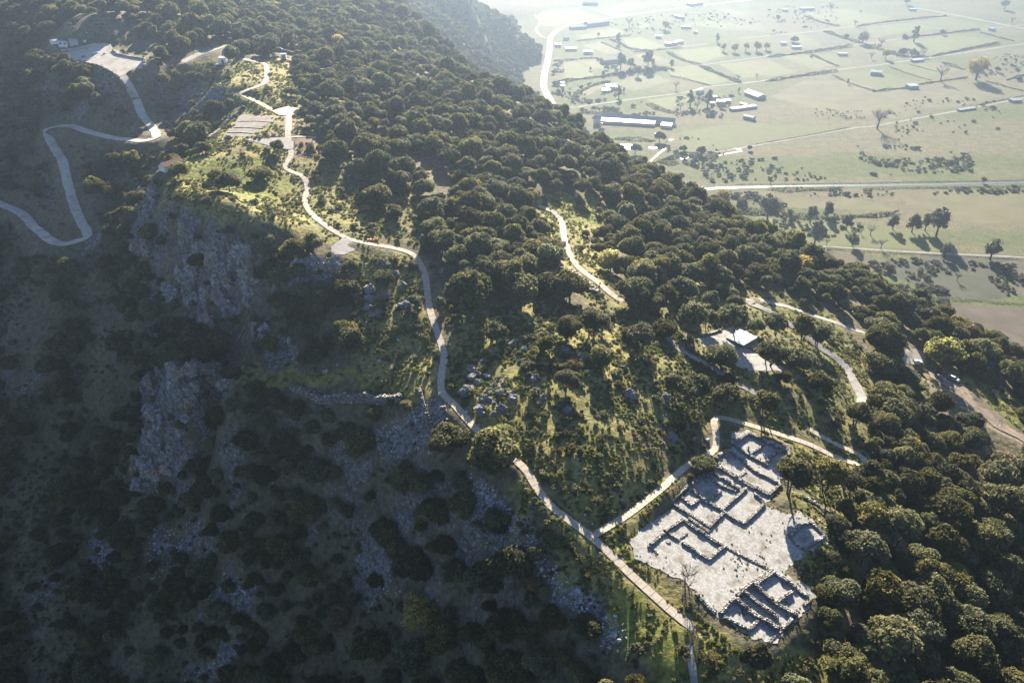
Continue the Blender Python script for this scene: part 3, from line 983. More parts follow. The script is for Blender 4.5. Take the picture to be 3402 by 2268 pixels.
# red earth thrown up along the walkway and east of the plaza
for P in (C1((1955, 800), (1978, 800), (1975, 940), (1720, 945), (1800, 912), (1950, 910)), C1((2008, 800), (2035, 810), (2030, 900), (2008, 935)),
          C1((2030, 955), (2160, 955), (2240, 1040), (2210, 1080), (2110, 1090), (2030, 1060))):
    g = ground_poly(P, 4)
    g[:, 2] = height(g[:, 0], g[:, 1])
    sheet('earth_ground', g, M['earth'], 0.13, 0.4)

# --- the plain: roads, tracks, river, pools, fields
def plain_line(px, step=8.0):
    g = np.array([(*at_z(u, v, 0.0), 0.0) for u, v in px])
    return smooth_line(g, step)


def flat_ribbon(name, L, width, mat, z, wob=0.0):
    V, F = [], []
    for i, p in enumerate(L):
        q = L[min(i + 1, len(L) - 1)] - L[max(i - 1, 0)]
        q = q[:2] / (np.linalg.norm(q[:2]) + 1e-9)
        n = np.array([-q[1], q[0]])
        for sd in (1, -1):
            w = width / 2 * (1 + (wob * fbm(np.array([i * 0.6 + sd * 33]), np.array([7.0]), 3)[0] if wob else 0))
            e = p[:2] + n * sd * w
            V.append((e[0], e[1], z))
        if i:
            a = 2 * i
            F.append((a - 2, a - 1, a + 1, a))
    m = MB()
    m.add(V, F)
    return tag(m.obj(name, mat), kind='structure')


TRACKS = {
    'valley_road': C3((400, 1010), (370, 950), (320, 860), (295, 790), (300, 690), (330, 560), (350, 430), (352, 370), (385, 310), (480, 250), (640, 205), (780, 187), (900, 168), (1150, 130),
                      (1400, 98), (1640, 65), (1890, 35), (2200, 0), (2700, -60), (3600, -150)),
    'spur_road': C3((345, 345), (290, 345), (235, 298), (225, 265), (265, 195), (190, 130), (60, 90)),
    't1': C3((430, 975), (560, 990), (700, 970), (950, 935), (1250, 895), (1600, 850), (1800, 800), (2100, 770), (2352, 738)) + C4((300, 690), (600, 648), (900, 610), (1100, 585), (1500, 530), (2100, 440), (2352, 405), (2700, 360)),
    't2': C3((1100, 490), (1270, 465), (1400, 448), (1580, 430), (1800, 405)),
    't3': C3((410, 750), (560, 745), (850, 692), (1430, 632), (1740, 600)) + C4((0, 515), (330, 480), (640, 437), (920, 400), (1250, 352), (1700, 290), (1950, 275), (2352, 230)),
    't4': C4((-260, 352), (0, 332), (400, 293), (620, 263), (830, 240), (1360, 185), (1640, 160)),
    't5': K([(160, 1062), (500, 1003), (1150, 888), (1340, 866), (1890, 765), (2352, 675), (2700, 610)], 2.074, 2268, 0),
    't6': C4((1280, 60), (1500, 100), (1900, 175), (2352, 265), (2700, 330)),
    't7': K([(860, 160), (900, 140), (1000, 130), (1200, 145), (1700, 175), (2352, 205), (2700, 225)], 2.074, 2268, 756),
    't8': C3((400, 550), (520, 552), (640, 552)),
    't9': C3((750, 90), (850, 125), (950, 155)),
}
TW = {'valley_road': 10.0, 'spur_road': 5.0, 't1': 4.5, 't2': 4.0, 't3': 3.6, 't4': 4.5, 't5': 4.0, 't6': 9.0, 't7': 3.2, 't8': 4.0, 't9': 4.0}
PLAIN = {}
for k, p in TRACKS.items():
    PLAIN[k] = plain_line(p)
    flat_ribbon('road', PLAIN[k], TW[k], M['road'] if k == 'valley_road' else M['track'], 0.16 if k == 'valley_road' else 0.12, 0.0 if k == 'valley_road' else 0.3)
RIVER = plain_line([(2270, 640), (2300, 632), (2340, 628), (2430, 624), (2538, 621), (2750, 617), (3088, 613), (3402, 606), (3800, 598)])
flat_ribbon('river_bank', RIVER, 17.0, M['bankgrass'], 0.06, 0.3)
flat_ribbon('river', RIVER, 5.2, M['water'], 0.14, 0.35)
for P, w in ((K([(2100, 1140), (2130, 1130)], 2.074, 1134), 3), (K([(-20, 1094), (55, 1083)], 2.074, 2268), 5), (K([(230, 1073), (410, 1042)], 2.074, 2268), 2.6), (K([(355, 1028), (395, 1022)], 2.074, 2268), 7),
             (K([(2080, 1142), (2130, 1128)], 2.074, 1134), 5), (K([(2130, 1110), (2230, 1022)], 2.074, 1134), 2), (K([(2120, 1018), (2175, 1018)], 2.074, 1134), 7), (K([(1985, 1000), (2050, 1008)], 2.074, 1134), 5),
             (K([(1912, 1035), (1945, 1000), (1975, 1030)], 2.074, 1134), 9), (K([(2260, 965), (2280, 958)], 2.074, 1134), 4), (K([(60, 1312), (150, 1298)], 2.074, 2268), 8)):
    flat_ribbon('water_pool', plain_line(P, 3.0), w, M['water'], 0.10, 0.9)


def field(px, mat, z=0.05):
    g = []
    for a, b_ in zip(px, px[1:] + px[:1]):
        for t in np.linspace(0, 1, 6)[:-1]:
            g.append((*at_z(a[0] + (b_[0] - a[0]) * t, a[1] + (b_[1] - a[1]) * t, 0.0), 0.0))
    g = np.array(g)
    g[:, :2] += 1.5 * np.stack([fbm(g[:, 0] / 9, g[:, 1] / 9, 2), fbm(g[:, 0] / 9 + 20, g[:, 1] / 9, 2)], 1)
    me = bpy.data.meshes.new('field')
    me.from_pydata([(p[0], p[1], z) for p in g], [], [tuple(range(len(g)))])
    me.materials.append(mat)
    if me.polygons[0].normal.z < 0:
        me.flip_normals()
    return tag(link(bpy.data.objects.new('field', me)), kind='structure')


G1, G2, G3, BR, DK = M['field_bright'], M['field_green'], M['field_dry'], M['field_brown'], M['field_dark']
for P, mt in (
    (C3((480, 570), (610, 570), (730, 640), (750, 690), (740, 715), (475, 735)), G1), (C3((620, 555), (760, 560), (880, 625), (750, 640)), G1),
    (C3((1430, 640), (1700, 610), (2000, 740), (1830, 780), (1480, 705)), G1), (C3((1890, 590), (2352, 545), (2600, 660), (2130, 720)), G1),
    (C3((1110, 510), (1270, 490), (1450, 570), (1210, 560)), G1), (C3((600, 330), (950, 255), (1050, 290), (960, 340), (660, 365)), G2),
    (C3((200, 120), (560, 75), (820, 165), (640, 195), (400, 250), (260, 235)), G2), (C3((1020, 360), (1190, 345), (1420, 430), (1180, 470), (1060, 420)), G1),
    (C3((640, 420), (820, 385), (1000, 470), (900, 500)), G2), (C3((1480, 470), (1900, 430), (1960, 520), (1720, 580), (1600, 540)), G1),
    (C3((930, 60), (1030, 20), (1270, 65), (1070, 100)), G2), (C3((770, 80), (900, 55), (1060, 110), (1000, 150), (930, 155)), DK),
    (C3((1860, 70), (2280, 130), (2040, 150)), G2), (C3((1130, 190), (1280, 235), (1180, 260)), G1),
    (C3((1240, 920), (1580, 870), (1640, 910), (1470, 1000), (1340, 970)), G1), (C3((480, 870), (700, 800), (880, 770), (700, 880)), G3),
    (C3((940, 760), (1240, 680), (1480, 740), (1120, 840)), G2), (C3((1600, 220), (1800, 190), (2352, 240), (2352, 290), (1900, 270)), G2),
    (C4((0, 545), (280, 665), (0, 710)), G1), (C4((90, 510), (300, 490), (640, 600), (430, 640)), G1), (C4((400, 500), (560, 490), (790, 570), (780, 590), (650, 605)), G2),
    (C4((750, 440), (880, 425), (1240, 540), (1180, 545)), G1), (C4((190, 320), (500, 295), (760, 395), (340, 440)), G1), (C4((810, 250), (1290, 215), (1300, 290), (900, 370)), G1),
    (C4((1090, 395), (1700, 320), (2140, 370), (1850, 430), (1500, 500)), G1), (C4((1530, 180), (1640, 165), (2070, 235), (1970, 265), (1700, 270), (1300, 215)), G2),
    (C4((330, 120), (700, 80), (1150, 170), (830, 225), (650, 230)), G1), (C4((610, 680), (940, 640), (1330, 740), (1260, 790), (1050, 810)), G2),
    (C4((1120, 605), (1560, 570), (1780, 640), (1490, 735)), G2), (C4((1930, 480), (2130, 440), (2352, 500), (2352, 600)), G2), (C4((1290, 210), (1540, 180), (1700, 260), (1310, 290)), G1),
    (C4((30, 890), (330, 740), (900, 740), (1700, 770), (2300, 860), (1700, 990), (1060, 1110), (700, 1080)), G3),
    (K([(0, 900), (400, 850), (1000, 870), (1150, 880), (500, 990), (0, 1075)], 2.074, 2268, 0), G2),
    (K([(1350, 1330), (2352, 1290), (2352, 1540), (1900, 1545), (1850, 1440), (1500, 1440), (1560, 1375)], 2.074, 2268, 0), G3),
    (K([(690, 1370), (950, 1345), (1350, 1400), (1480, 1450), (1000, 1440), (700, 1430)], 2.074, 2268, 0), G3),
    ([(3060, 875), (3402, 880), (3402, 850), (3060, 838)], DK), ([(3330, 872), (3402, 862), (3402, 985), (3380, 975)], BR),
    ([(2700, 835), (2880, 850), (2920, 900), (2820, 900)], BR), ([(3120, 1005), (3402, 1025), (3402, 1180), (3200, 1100)], BR),
    ([(2480, 700), (2600, 740), (2790, 740), (3100, 770), (3130, 835), (2850, 820), (2700, 815), (2560, 770)], G1),
    ([(2940, 868), (3300, 880), (3360, 985), (3250, 1000), (3150, 992), (2990, 930)], DK),
):
    if len(P) == 4 and mt in (G1, G2):        # strips of different crops and mowings
        n = random.choice((2, 3, 3, 4))
        cuts = [0] + sorted((k + random.uniform(-0.25, 0.25)) / n for k in range(1, n)) + [1]
        for c0, c1 in zip(cuts[:-1], cuts[1:]):
            def L_(a, b_, t):
                return (a[0] + (b_[0] - a[0]) * t, a[1] + (b_[1] - a[1]) * t)
            field([L_(P[0], P[1], c0), L_(P[0], P[1], c1), L_(P[3], P[2], c1), L_(P[3], P[2], c0)], random.choice((mt, mt, G1, G2, G3, G3, DK)), 0.04 + 0.008 * random.random())
    else:
        field(P, mt, 0.04 + 0.008 * random.random())
# ------------------------------------------------------------------ plants
def unit_dirs(r, n):
    d = r.normal(size=(n, 3))
    return d / np.linalg.norm(d, axis=1)[:, None]


def leaf_quads(r, C, Nrm, size, flat=0.55):
    """one small bent leaf spray per centre, facing roughly along its normal"""
    n = len(C)
    nn = Nrm + unit_dirs(r, n) * flat * 1.6
    nn /= np.linalg.norm(nn, axis=1)[:, None]
    t = np.cross(nn, unit_dirs(r, n))
    t /= np.linalg.norm(t, axis=1)[:, None] + 1e-9
    b = np.cross(nn, t)
    s = size * r.uniform(0.6, 1.35, (n, 1))
    w = s * r.uniform(0.55, 0.9, (n, 1))
    k = nn * s * r.uniform(-0.35, 0.35, (n, 1))
    V = np.stack([C - t * s + k, C - b * w * r.uniform(0.7, 1.2, (n, 1)), C + t * s + k, C + b * w], 1).reshape(-1, 3)
    F = np.arange(4 * n).reshape(n, 4)
    return V, F


def cube_ball(c, rad, k=2):
    V, F = [], []
    for ax in range(3):
        for sg in (-1, 1):
            for i in range(k):
                for j in range(k):
                    q = []
                    for di, dj in ((0, 0), (1, 0), (1, 1), (0, 1)):
                        p = np.zeros(3)
                        p[ax] = sg
                        p[(ax + 1) % 3] = (i + di) / k * 2 - 1
                        p[(ax + 2) % 3] = ((j + dj) / k * 2 - 1) * sg
                        q.append(p / np.linalg.norm(p))
                    F.append([len(V), len(V) + 1, len(V) + 2, len(V) + 3])
                    V += [np.array(c) + p * rad for p in q]
    return np.array(V), np.array(F)


def crown_mesh(name, seed, R, H, z0, lobes, leaves, size, mat, lobe_r=(0.34, 0.5), core=0.86, ragged=0.075, dome=1.0, skirt=0.0):
    """crown of leaf sprays gathered in lobes round inner balls tinted darker as shade; origin at the foot of the plant"""
    r = np.random.default_rng(seed)
    LC, LR = [], []
    for i in range(lobes):
        a = r.uniform(0, 2 * math.pi)
        q = math.sqrt(r.uniform(0.02, 1)) * 0.72
        zz = r.uniform(0.12, 1.0)
        q *= math.sqrt(max(0.05, 1 - (max(zz, 0.35) - 0.35) ** 2 / 0.5)) if dome else 1
        rr = R * r.uniform(*lobe_r) * (0.8 if zz > 0.85 else 1)
        LC.append((math.cos(a) * q * R, math.sin(a) * q * R, z0 + rr * 0.7 + (H - 1.6 * rr) * zz * (1 - 0.25 * q)))
        LR.append(rr)
    LC, LR = np.array(LC), np.array(LR)
    Vs, Fs, Ts = [], [], []
    n0 = 0
    for i in range(lobes):
        n = int(leaves * (LR[i] / LR.mean()) ** 2)
        d = unit_dirs(r, n)
        d[:, 2] = np.where(d[:, 2] < -0.3 + skirt, -d[:, 2] * 0.5, d[:, 2])
        nt_ = max(6, n // 13)                      # sprays gather in tufts
        td = unit_dirs(r, nt_)
        td[:, 2] = np.where(td[:, 2] < -0.3 + skirt, -td[:, 2] * 0.5, td[:, 2])
        ti = r.integers(0, nt_, n)
        th = r.normal(0, 1, nt_)
        d = td[ti] + 0.20 * r.normal(size=(n, 3))
        d /= np.linalg.norm(d, axis=1)[:, None]
        C = LC[i] + d * LR[i] * (1 + ragged * (th[ti][:, None] + 0.5 * r.normal(size=(n, 1)))) * np.array([1, 1, 0.86])
        keep = np.ones(n, bool)
        for j in range(lobes):
            if j != i:
                keep &= np.linalg.norm((C - LC[j]) / np.array([1, 1, 0.86]), axis=1) > LR[j] * 0.9
        C, d, ti = C[keep], d[keep], ti[keep]
        tt = r.normal(0, 0.22, nt_)
        if len(C):
            V, F = leaf_quads(r, C, d, size)
            Vs.append(V)
            Fs.append(F + n0)
            Ts.append(np.repeat(np.clip(r.uniform(0.2, 0.7) + tt[ti] + r.normal(0, 0.15, len(C)), 0, 1), 4))
            n0 += len(V)
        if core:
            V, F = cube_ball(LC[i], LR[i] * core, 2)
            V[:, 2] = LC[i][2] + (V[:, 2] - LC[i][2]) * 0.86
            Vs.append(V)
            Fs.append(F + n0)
            Ts.append(np.full(len(V), 0.12))  # darker tint paints shade into the inside of the crown
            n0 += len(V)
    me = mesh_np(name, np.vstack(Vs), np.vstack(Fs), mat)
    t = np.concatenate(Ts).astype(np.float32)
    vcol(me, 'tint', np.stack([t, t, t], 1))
    return me


def trunk_mesh(name, seed, H, r0, spread, limbs=5, mat=None, stems=1, top=0.75):
    r = np.random.default_rng(seed)
    m = MB()
    for s in range(stems):
        a0 = r.uniform(0, 6.28)
        off = 0.0 if stems == 1 else r.uniform(0.25, 0.6)
        bx, by = math.cos(a0) * off, math.sin(a0) * off
        lean = r.uniform(-0.10, 0.10, 2) + np.array([bx, by]) * 0.5
        pts = [(bx + lean[0] * t * H, by + lean[1] * t * H, t * H * top - 0.4 * (t == 0)) for t in (0, 0.25, 0.55, 1)]
        m.tube(pts, [r0 * 1.3, r0, r0 * 0.75, r0 * 0.3], 6)
        for i in range(limbs):
            t = r.uniform(0.35, 0.8)
            b0 = (bx + lean[0] * t * H, by + lean[1] * t * H, t * H * top)
            a = a0 + i * 2.4 + r.uniform(-0.4, 0.4)
            q = spread * r.uniform(0.5, 0.9)
            m.tube([b0, (b0[0] + math.cos(a) * q * 0.5, b0[1] + math.sin(a) * q * 0.5, b0[2] + H * 0.10), (b0[0] + math.cos(a) * q, b0[1] + math.sin(a) * q, b0[2] + H * 0.24)],
                   [r0 * 0.5, r0 * 0.33, r0 * 0.12], 5)
    return m.mesh(name, mat or M['bark'], True)


def bare_mesh(name, seed, H, R, mat, n1=9, n2=9):
    """leafless crown: fine branches fanning from the limbs"""
    r = np.random.default_rng(seed)
    m = MB()
    for i in range(n1):
        a, z = i * 2.4 + r.uniform(-0.3, 0.3), H * r.uniform(0.28, 0.6)
        q = R * r.uniform(0.5, 0.8)
        b0 = Vector((0, 0, z))
        b1 = Vector((math.cos(a) * q, math.sin(a) * q, min(H * 0.92, z + H * r.uniform(0.2, 0.4))))
        bm_ = (b0 + b1) / 2 + Vector((0, 0, -H * 0.02))
        m.tube([b0, bm_, b1], [0.10, 0.07, 0.03], 4)
        for j in range(n2):
            t = r.uniform(0.3, 1.0)
            p = b0.lerp(b1, t)
            d = Vector((math.cos(a) + r.normal(0, 0.6), math.sin(a) + r.normal(0, 0.6), r.uniform(0.5, 1.5))).normalized()
            e = p + d * R * r.uniform(0.25, 0.5)
            m.tube([p, (p + e) / 2 + Vector(r.normal(0, 0.1, 3)), e], [0.045, 0.035, 0.02], 3)
            for k in range(3):
                p2 = p.lerp(e, r.uniform(0.3, 0.9))
                e2 = p2 + (d + Vector(r.normal(0, 0.6, 3))).normalized() * R * r.uniform(0.12, 0.25)
                m.tube([p2, e2], [0.028, 0.014], 3)
    return m.mesh(name, mat, True)


# pattern meshes, each first used by a plant that stands in the scene
OAKR = 3.7
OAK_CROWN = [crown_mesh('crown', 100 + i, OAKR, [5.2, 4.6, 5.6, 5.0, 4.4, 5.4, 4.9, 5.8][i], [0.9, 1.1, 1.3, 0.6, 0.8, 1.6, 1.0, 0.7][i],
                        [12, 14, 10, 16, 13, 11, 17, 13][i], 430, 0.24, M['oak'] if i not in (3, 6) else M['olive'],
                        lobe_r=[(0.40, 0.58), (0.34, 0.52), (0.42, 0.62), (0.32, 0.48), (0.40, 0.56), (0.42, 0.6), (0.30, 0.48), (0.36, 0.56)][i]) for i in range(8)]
OAK_TRUNK = [trunk_mesh('trunk', 300 + i, 5.0, 0.20, 2.6, stems=(1, 2, 3, 1)[i]) for i in range(4)]
TALL_CROWN = [crown_mesh('crown', 150 + i, 3.3, 4.4, 2.8, 16, 260, 0.26, M['oak'] if i else M['olive'], ragged=0.16) for i in range(3)]   # open oaks on bare stems
TALL_TRUNK = [trunk_mesh('trunk', 320 + i, 6.2, 0.17, 2.4, stems=2 + i, limbs=4) for i in range(2)]
SHRUB = [crown_mesh('shrub', 400 + i, 1.25, [1.5, 1.2, 1.8, 1.3, 1.0, 1.6][i], 0.0, 7, 70, 0.17, M['scrub'] if i % 3 else M['olive'], lobe_r=(0.38, 0.6), core=0.72, ragged=0.2, skirt=0.1) for i in range(6)]
AUT_CROWN = {k: [crown_mesh('crown', 500 + 7 * q + i, 3.6, 6.0, 1.0, 15, 230, 0.27, M[k], core=0.62, ragged=0.2) for i in range(2)] for q, k in enumerate(('autumn', 'yellowgreen', 'rust'))}
WILLOW = [crown_mesh('crown', 560 + i, 4.0, 8.0, 1.0, 16, 170, 0.40, M['willow'], lobe_r=(0.28, 0.42), core=0.55, ragged=0.25) for i in range(3)]
PINE = [crown_mesh('crown', 580 + i, 2.4, 9.0, 0.5, 16, 150, 0.36, M['oak'], lobe_r=(0.3, 0.42), core=0.7) for i in range(2)]

# --- open and closed ground as the photograph shows it (picture raster, 6 px cells), used to decide what grows where
RS = 6.0
RU, RV = np.meshgrid((np.arange(int(W0 / RS) + 1) + 0.5) * RS, (np.arange(int(H0 / RS) + 1) + 0.5) * RS)
R_MEADOW = np.zeros(RU.shape, bool)
for p in PATCH['meadow'] + PATCH['lush'] + PATCH['earth']:
    R_MEADOW |= inside(RU, RV, p)
R_ROCK = np.zeros(RU.shape, bool)
for p in PATCH['rock']:
    R_ROCK |= inside(RU, RV, p)
R_SPARSE = np.zeros(RU.shape, bool)      # bushy but open slopes
for p in ([(0, 820), (330, 800), (420, 900), (430, 1200), (470, 1420), (430, 1640), (560, 1700), (700, 2268), (0, 2268)],
          [(400, 260), (700, 330), (560, 520), (430, 640), (290, 620), (200, 450), (300, 300)], [(0, 560), (300, 560), (330, 820), (0, 820)],
          [(930, 1020), (1250, 950), (1330, 1100), (1180, 1210), (780, 1200)], [(950, 1750), (1250, 1750), (1330, 2050), (1150, 2268), (850, 2268)],
          [(2740, 1700), (3000, 1800), (2900, 2000), (2700, 2050), (2640, 1900), (2740, 1830)], [(2560, 2140), (2720, 2020), (2800, 2268), (2440, 2268), (2330, 2200)],
          [(1640, 1630), (1980, 2010), (2130, 2268), (1960, 2268), (1700, 1880)]):
    R_SPARSE |= inside(RU, RV, p)
R_OPEN = inside(RU, RV, [(1900, 960), (2280, 900), (2560, 960), (2800, 1060), (2960, 1340), (2860, 1560), (2640, 1480), (2400, 1380), (2200, 1240)])
R_OPEN |= inside(RU, RV, [(1010, 430), (1180, 540), (1400, 660), (1420, 800), (1200, 760), (1000, 560)])
R_CLEAR = np.zeros(RU.shape, bool)       # ways, ruins and buildings stay in view
for p in list(FLAT_PX.values()) + PATCH['clearing']:
    R_CLEAR |= inside(RU, RV, p)
for k, L in LINE.items():
    s_ = smooth_line(L, 1.2)
    u, v, f = project(s_[:, 0], s_[:, 1], s_[:, 2])
    for a, b_, d_ in zip(u, v, f):
        rr = LW[k] * (1.1 if k == 'zigzag' else 0.65) * FPX / d_
        if -50 < a < W0 + 50 and -50 < b_ < H0 + 50 and k not in ('bottom_path', 'east_road', 'terrace_path'):
            R_CLEAR |= False
            i0, i1 = int((b_ - rr) / RS), int((b_ + rr) / RS)
            j0, j1 = int((a - rr) / RS), int((a + rr) / RS)
            R_CLEAR[max(i0, 0):max(i1 + 1, 0), max(j0, 0):max(j1 + 1, 0)] = True
for c in ((225, 145, 60, 26), (300, 120, 30, 18), (742, 195, 28, 26), (943, 185, 24, 26), (535, 560, 22, 16), (3044, 1203, 34, 22), (3121, 1257, 30, 22), (3167, 1262, 30, 24), (1240, 798, 34, 14),
          (1650, 1285, 75, 70), (1140, 1316, 110, 18), (1430, 1350, 30, 50), (790, 1150, 26, 60), (2845, 1330, 20, 20), (1950, 930, 60, 40), (1640, 1360, 30, 20)):
    R_CLEAR[max(0, int((c[1] - c[3]) / RS)):int((c[1] + c[3]) / RS) + 1, max(0, int((c[0] - c[2]) / RS)):int((c[0] + c[2]) / RS) + 1] = True


def look(Rm, u, v, outside=False):
    i, j = (np.asarray(v) / RS).astype(int), (np.asarray(u) / RS).astype(int)
    ok = (i >= 0) & (j >= 0) & (i < Rm.shape[0]) & (j < Rm.shape[1])
    return np.where(ok, Rm[np.clip(i, 0, Rm.shape[0] - 1), np.clip(j, 0, Rm.shape[1] - 1)], outside)


def norm_at(X, Y, e=1.5):
    return np.hypot((height(X + e, Y) - height(X - e, Y)), (height(X, Y + e) - height(X, Y - e))) / (2 * e)


# single trees read off the photograph: crown centre (u, v), crown width in picture points, sort
SINGLE = [(1655, 1496, 196, 'oak'), (1881, 1248, 100, 'olive'), (1997, 1180, 92, 'oak'), (1640, 1093, 80, 'olive'), (1809, 1142, 60, 'oak'), (1891, 1084, 98, 'oak'), (1963, 1050, 98, 'tall'),
          (2127, 1103, 84, 'tall'), (2200, 1084, 86, 'oak'), (2233, 1267, 78, 'tall'), (1568, 965, 150, 'oak'), (1727, 945, 122, 'oak'), (1886, 935, 122, 'oak'), (2108, 960, 130, 'oak'), (2171, 995, 100, 'oak'),
          (2026, 862, 78, 'autumn'), (2127, 900, 78, 'autumn'), (1544, 881, 108, 'olive'), (1645, 857, 85, 'oak'), (1740, 876, 96, 'oak'), (1279, 925, 70, 'oak'), (2388, 1172, 102, 'oak'), (2552, 1162, 82, 'tall'),
          (2654, 1180, 100, 'oak'), (2712, 1116, 70, 'oak'), (2663, 1080, 84, 'tall'), (2572, 1062, 80, 'tall'), (2432, 1040, 112, 'tall'), (2350, 1048, 66, 'tall'), (2290, 1040, 96, 'tall'), (2316, 1275, 98, 'tall'),
          (2413, 1294, 94, 'tall'), (2538, 1325, 98, 'tall'), (2996, 1233, 102, 'oak'), (2909, 1190, 110, 'oak'), (2929, 1130, 135, 'oak'), (3112, 1180, 128, 'yellowgreen'), (3223, 1202, 70, 'yellowgreen'),
          (3112, 1335, 84, 'oak'), (3218, 1388, 84, 'oak'), (2654, 884, 80, 'autumn'), (3281, 1166, 44, 'rust'), (2331, 1528, 84, 'oak'), (2622, 1570, 122, 'tall'), (2740, 1565, 108, 'tall'), (2810, 1585, 80, 'tall'),
          (2967, 1730, 122, 'tall'), (2895, 1700, 104, 'tall'), (3126, 1690, 170, 'oak'), (3001, 1584, 112, 'oak'), (776, 190, 54, 'oak'), (967, 297, 46, 'oak'), (923, 487, 50, 'oak'), (863, 564, 78, 'oak'),
          (764, 607, 78, 'oak'), (718, 574, 54, 'oak'), (675, 487, 58, 'oak'), (610, 497, 50, 'olive'), (570, 515, 56, 'olive'), (598, 560, 70, 'oak'), (692, 668, 50, 'olive'), (1045, 795, 92, 'olive'),
          (2509, 2172, 112, 'olive'), (1350, 1338, 60, 'olive'), (1530, 1570, 46, 'olive'), (2905, 1330, 60, 'oak'), (2840, 1375, 92, 'oak'), (2925, 1390, 100, 'oak'), (2000, 1085, 70, 'rust'),
          (2660, 812, 40, 'rust'), (2510, 800, 46, 'rust'), (1668, 385, 46, 'autumn'), (1890, 505, 26, 'autumn'), (2330, 700, 30, 'autumn'), (1815, 465, 34, 'autumn'), (1575, 480, 34, 'autumn'), (2806, 970, 26, 'autumn'),
          (3160, 1098, 40, 'rust'), (3245, 1240, 60, 'olive'), (2200, 720, 34, 'autumn'), (2950, 890, 30, 'rust'), (1135, 2040, 96, 'rust'), (2832, 2172, 38, 'autumn'), (2940, 2262, 40, 'autumn'), (1990, 700, 26, 'rust'),
          (1600, 935, 60, 'oak'), (2380, 780, 36, 'autumn'), (2060, 560, 32, 'rust'), (1480, 320, 26, 'rust'), (1370, 140, 30, 'rust'), (1310, 200, 30, 'autumn'), (1420, 330, 24, 'autumn')]
PLANTS = []     # dicts of kind, x, y, z, scale (of the pattern mesh), width in picture points
for (u, v, wpx, kd) in SINGLE:
    base_v = v + wpx * (0.62 if kd == 'tall' else 0.40)
    p = g1(u, base_v)
    dist = project(*p)[2]
    PLANTS.append(dict(kind=kd, x=p[0], y=p[1], R=wpx * dist / FPX / 2, single=True))

# --- the wood: candidates over the whole hill, thinned by what the ground carries
rw = np.random.default_rng(11)
step = 3.4
cx, cy = np.meshgrid(np.arange(-430, 330, step), np.arange(75, 1650, step))
cx = (cx + rw.uniform(-0.5, 0.5, cx.shape) * step).ravel()
cy = (cy + rw.uniform(-0.5, 0.5, cy.shape) * step).ravel()
keep = (rw.random(cx.shape) < np.where(cy < 330, 1.0, np.where(cy < 620, 0.75, 0.5)))
cx, cy = cx[keep], cy[keep]
cz = height(cx, cy)
u, v, f = project(cx, cy, cz)
k = (cz > 3.0) & (u > -500) & (u < 3900) & (v > -260) & (v < 2700) & (f > 60)
cx, cy, cz, u, v, f = (a[k] for a in (cx, cy, cz, u, v, f))
R = np.exp(rw.normal(math.log(2.95), 0.40, len(cx)))
R = np.clip(R, 1.2, 5.6)
left = look(R_SPARSE, u, v) | ((u < 1000) & (v > 560))
R = np.where(left, R * 0.84, R)
far = cy > 600
R = np.where(far, R * 1.15, R)
um, vm, _ = project(cx, cy, cz + R * 0.9)
ut, vt, _ = project(cx, cy, cz + R * 1.5)
wp = R * FPX / f
mead = look(R_MEADOW, u, v) | look(R_MEADOW, um, vm) | look(R_MEADOW, ut, vt)
rock = look(R_ROCK, um, vm) | look(R_ROCK, u, v)
spar = look(R_SPARSE, um, vm)
clear = np.zeros(len(cx), bool)
for du, dv in ((0, 0), (-0.7, 0), (0.7, 0), (0, -0.7), (0, 0.6), (-0.5, -0.5), (0.5, -0.5), (0, 1.0)):
    clear |= look(R_CLEAR, um + du * wp, vm + dv * wp)
pr = np.full(len(cx), 0.96)
opn = look(R_OPEN, um, vm)
pr[opn] = 0.16
clump = fbm(cx / 18 + 5, cy / 18, 3)
pr[spar] = np.clip(0.42 + 2.4 * clump, 0.04, 0.97)[spar]
pr[rock] = 0.09
pr[mead] = 0.012
pr[clear] = 0.0
gap = fbm(cx / 30, cy / 30, 2)
pr = np.where((gap > 0.33) & ~mead, pr * 0.35, pr)
nearpath = height(cx, cy, PATH_D) < 1.2
pr[nearpath] = 0
sx_, sy_ = math.sin(math.radians(SUN_AZ)), math.cos(math.radians(SUN_AZ))
hit = np.zeros(len(cx), bool)
for s_ in np.linspace(0.3, 3.6, 9):
    hit |= height(cx - s_ * R * sx_, cy - s_ * R * sy_, PATH_L) < R * 0.55
pr[hit] *= 0.12
for nm in ('car_park', 'excavation', 'plaza', 'platform', 'turnaround', 'paved_patch'):       # these floors lie in full sun
    for s_ in range(3, 28, 4):
        pr[inside(cx - s_ * math.sin(math.radians(SUN_AZ)), cy - s_ * math.cos(math.radians(SUN_AZ)), FLAT[nm])] = 0
pr = pr * (1 - 0.6 * sstep(1.6, 2.6, norm_at(cx, cy)))
_bp = ground_poly([(165, 125), (275, 115), (285, 165), (170, 170)], 2)
for s_ in (0, 4, 8, 12, 16, 20, 24):
    pr[inside(cx - s_ * sx_, cy - s_ * sy_, _bp)] = 0
for s_ in (2, 5, 8, 11, 14):
    pr[inside(cx - s_ * sx_, cy - s_ * sy_, FLAT['ruin']) & (rw.random(len(cx)) < 0.8)] = 0
sel = np.where(rw.random(len(cx)) < pr)[0]
sel = sel[np.argsort(-R[sel])]
grid = {}


def free(x, y, r, fac):
    gx_, gy_ = int(x // 5), int(y // 5)
    for a in range(gx_ - 2, gx_ + 3):
        for b_ in range(gy_ - 2, gy_ + 3):
            for (px, py, pr_) in grid.get((a, b_), ()):
                if (x - px) ** 2 + (y - py) ** 2 < ((r + pr_) * fac) ** 2:
                    return False
    grid.setdefault((gx_, gy_), []).append((x, y, r))
    return True


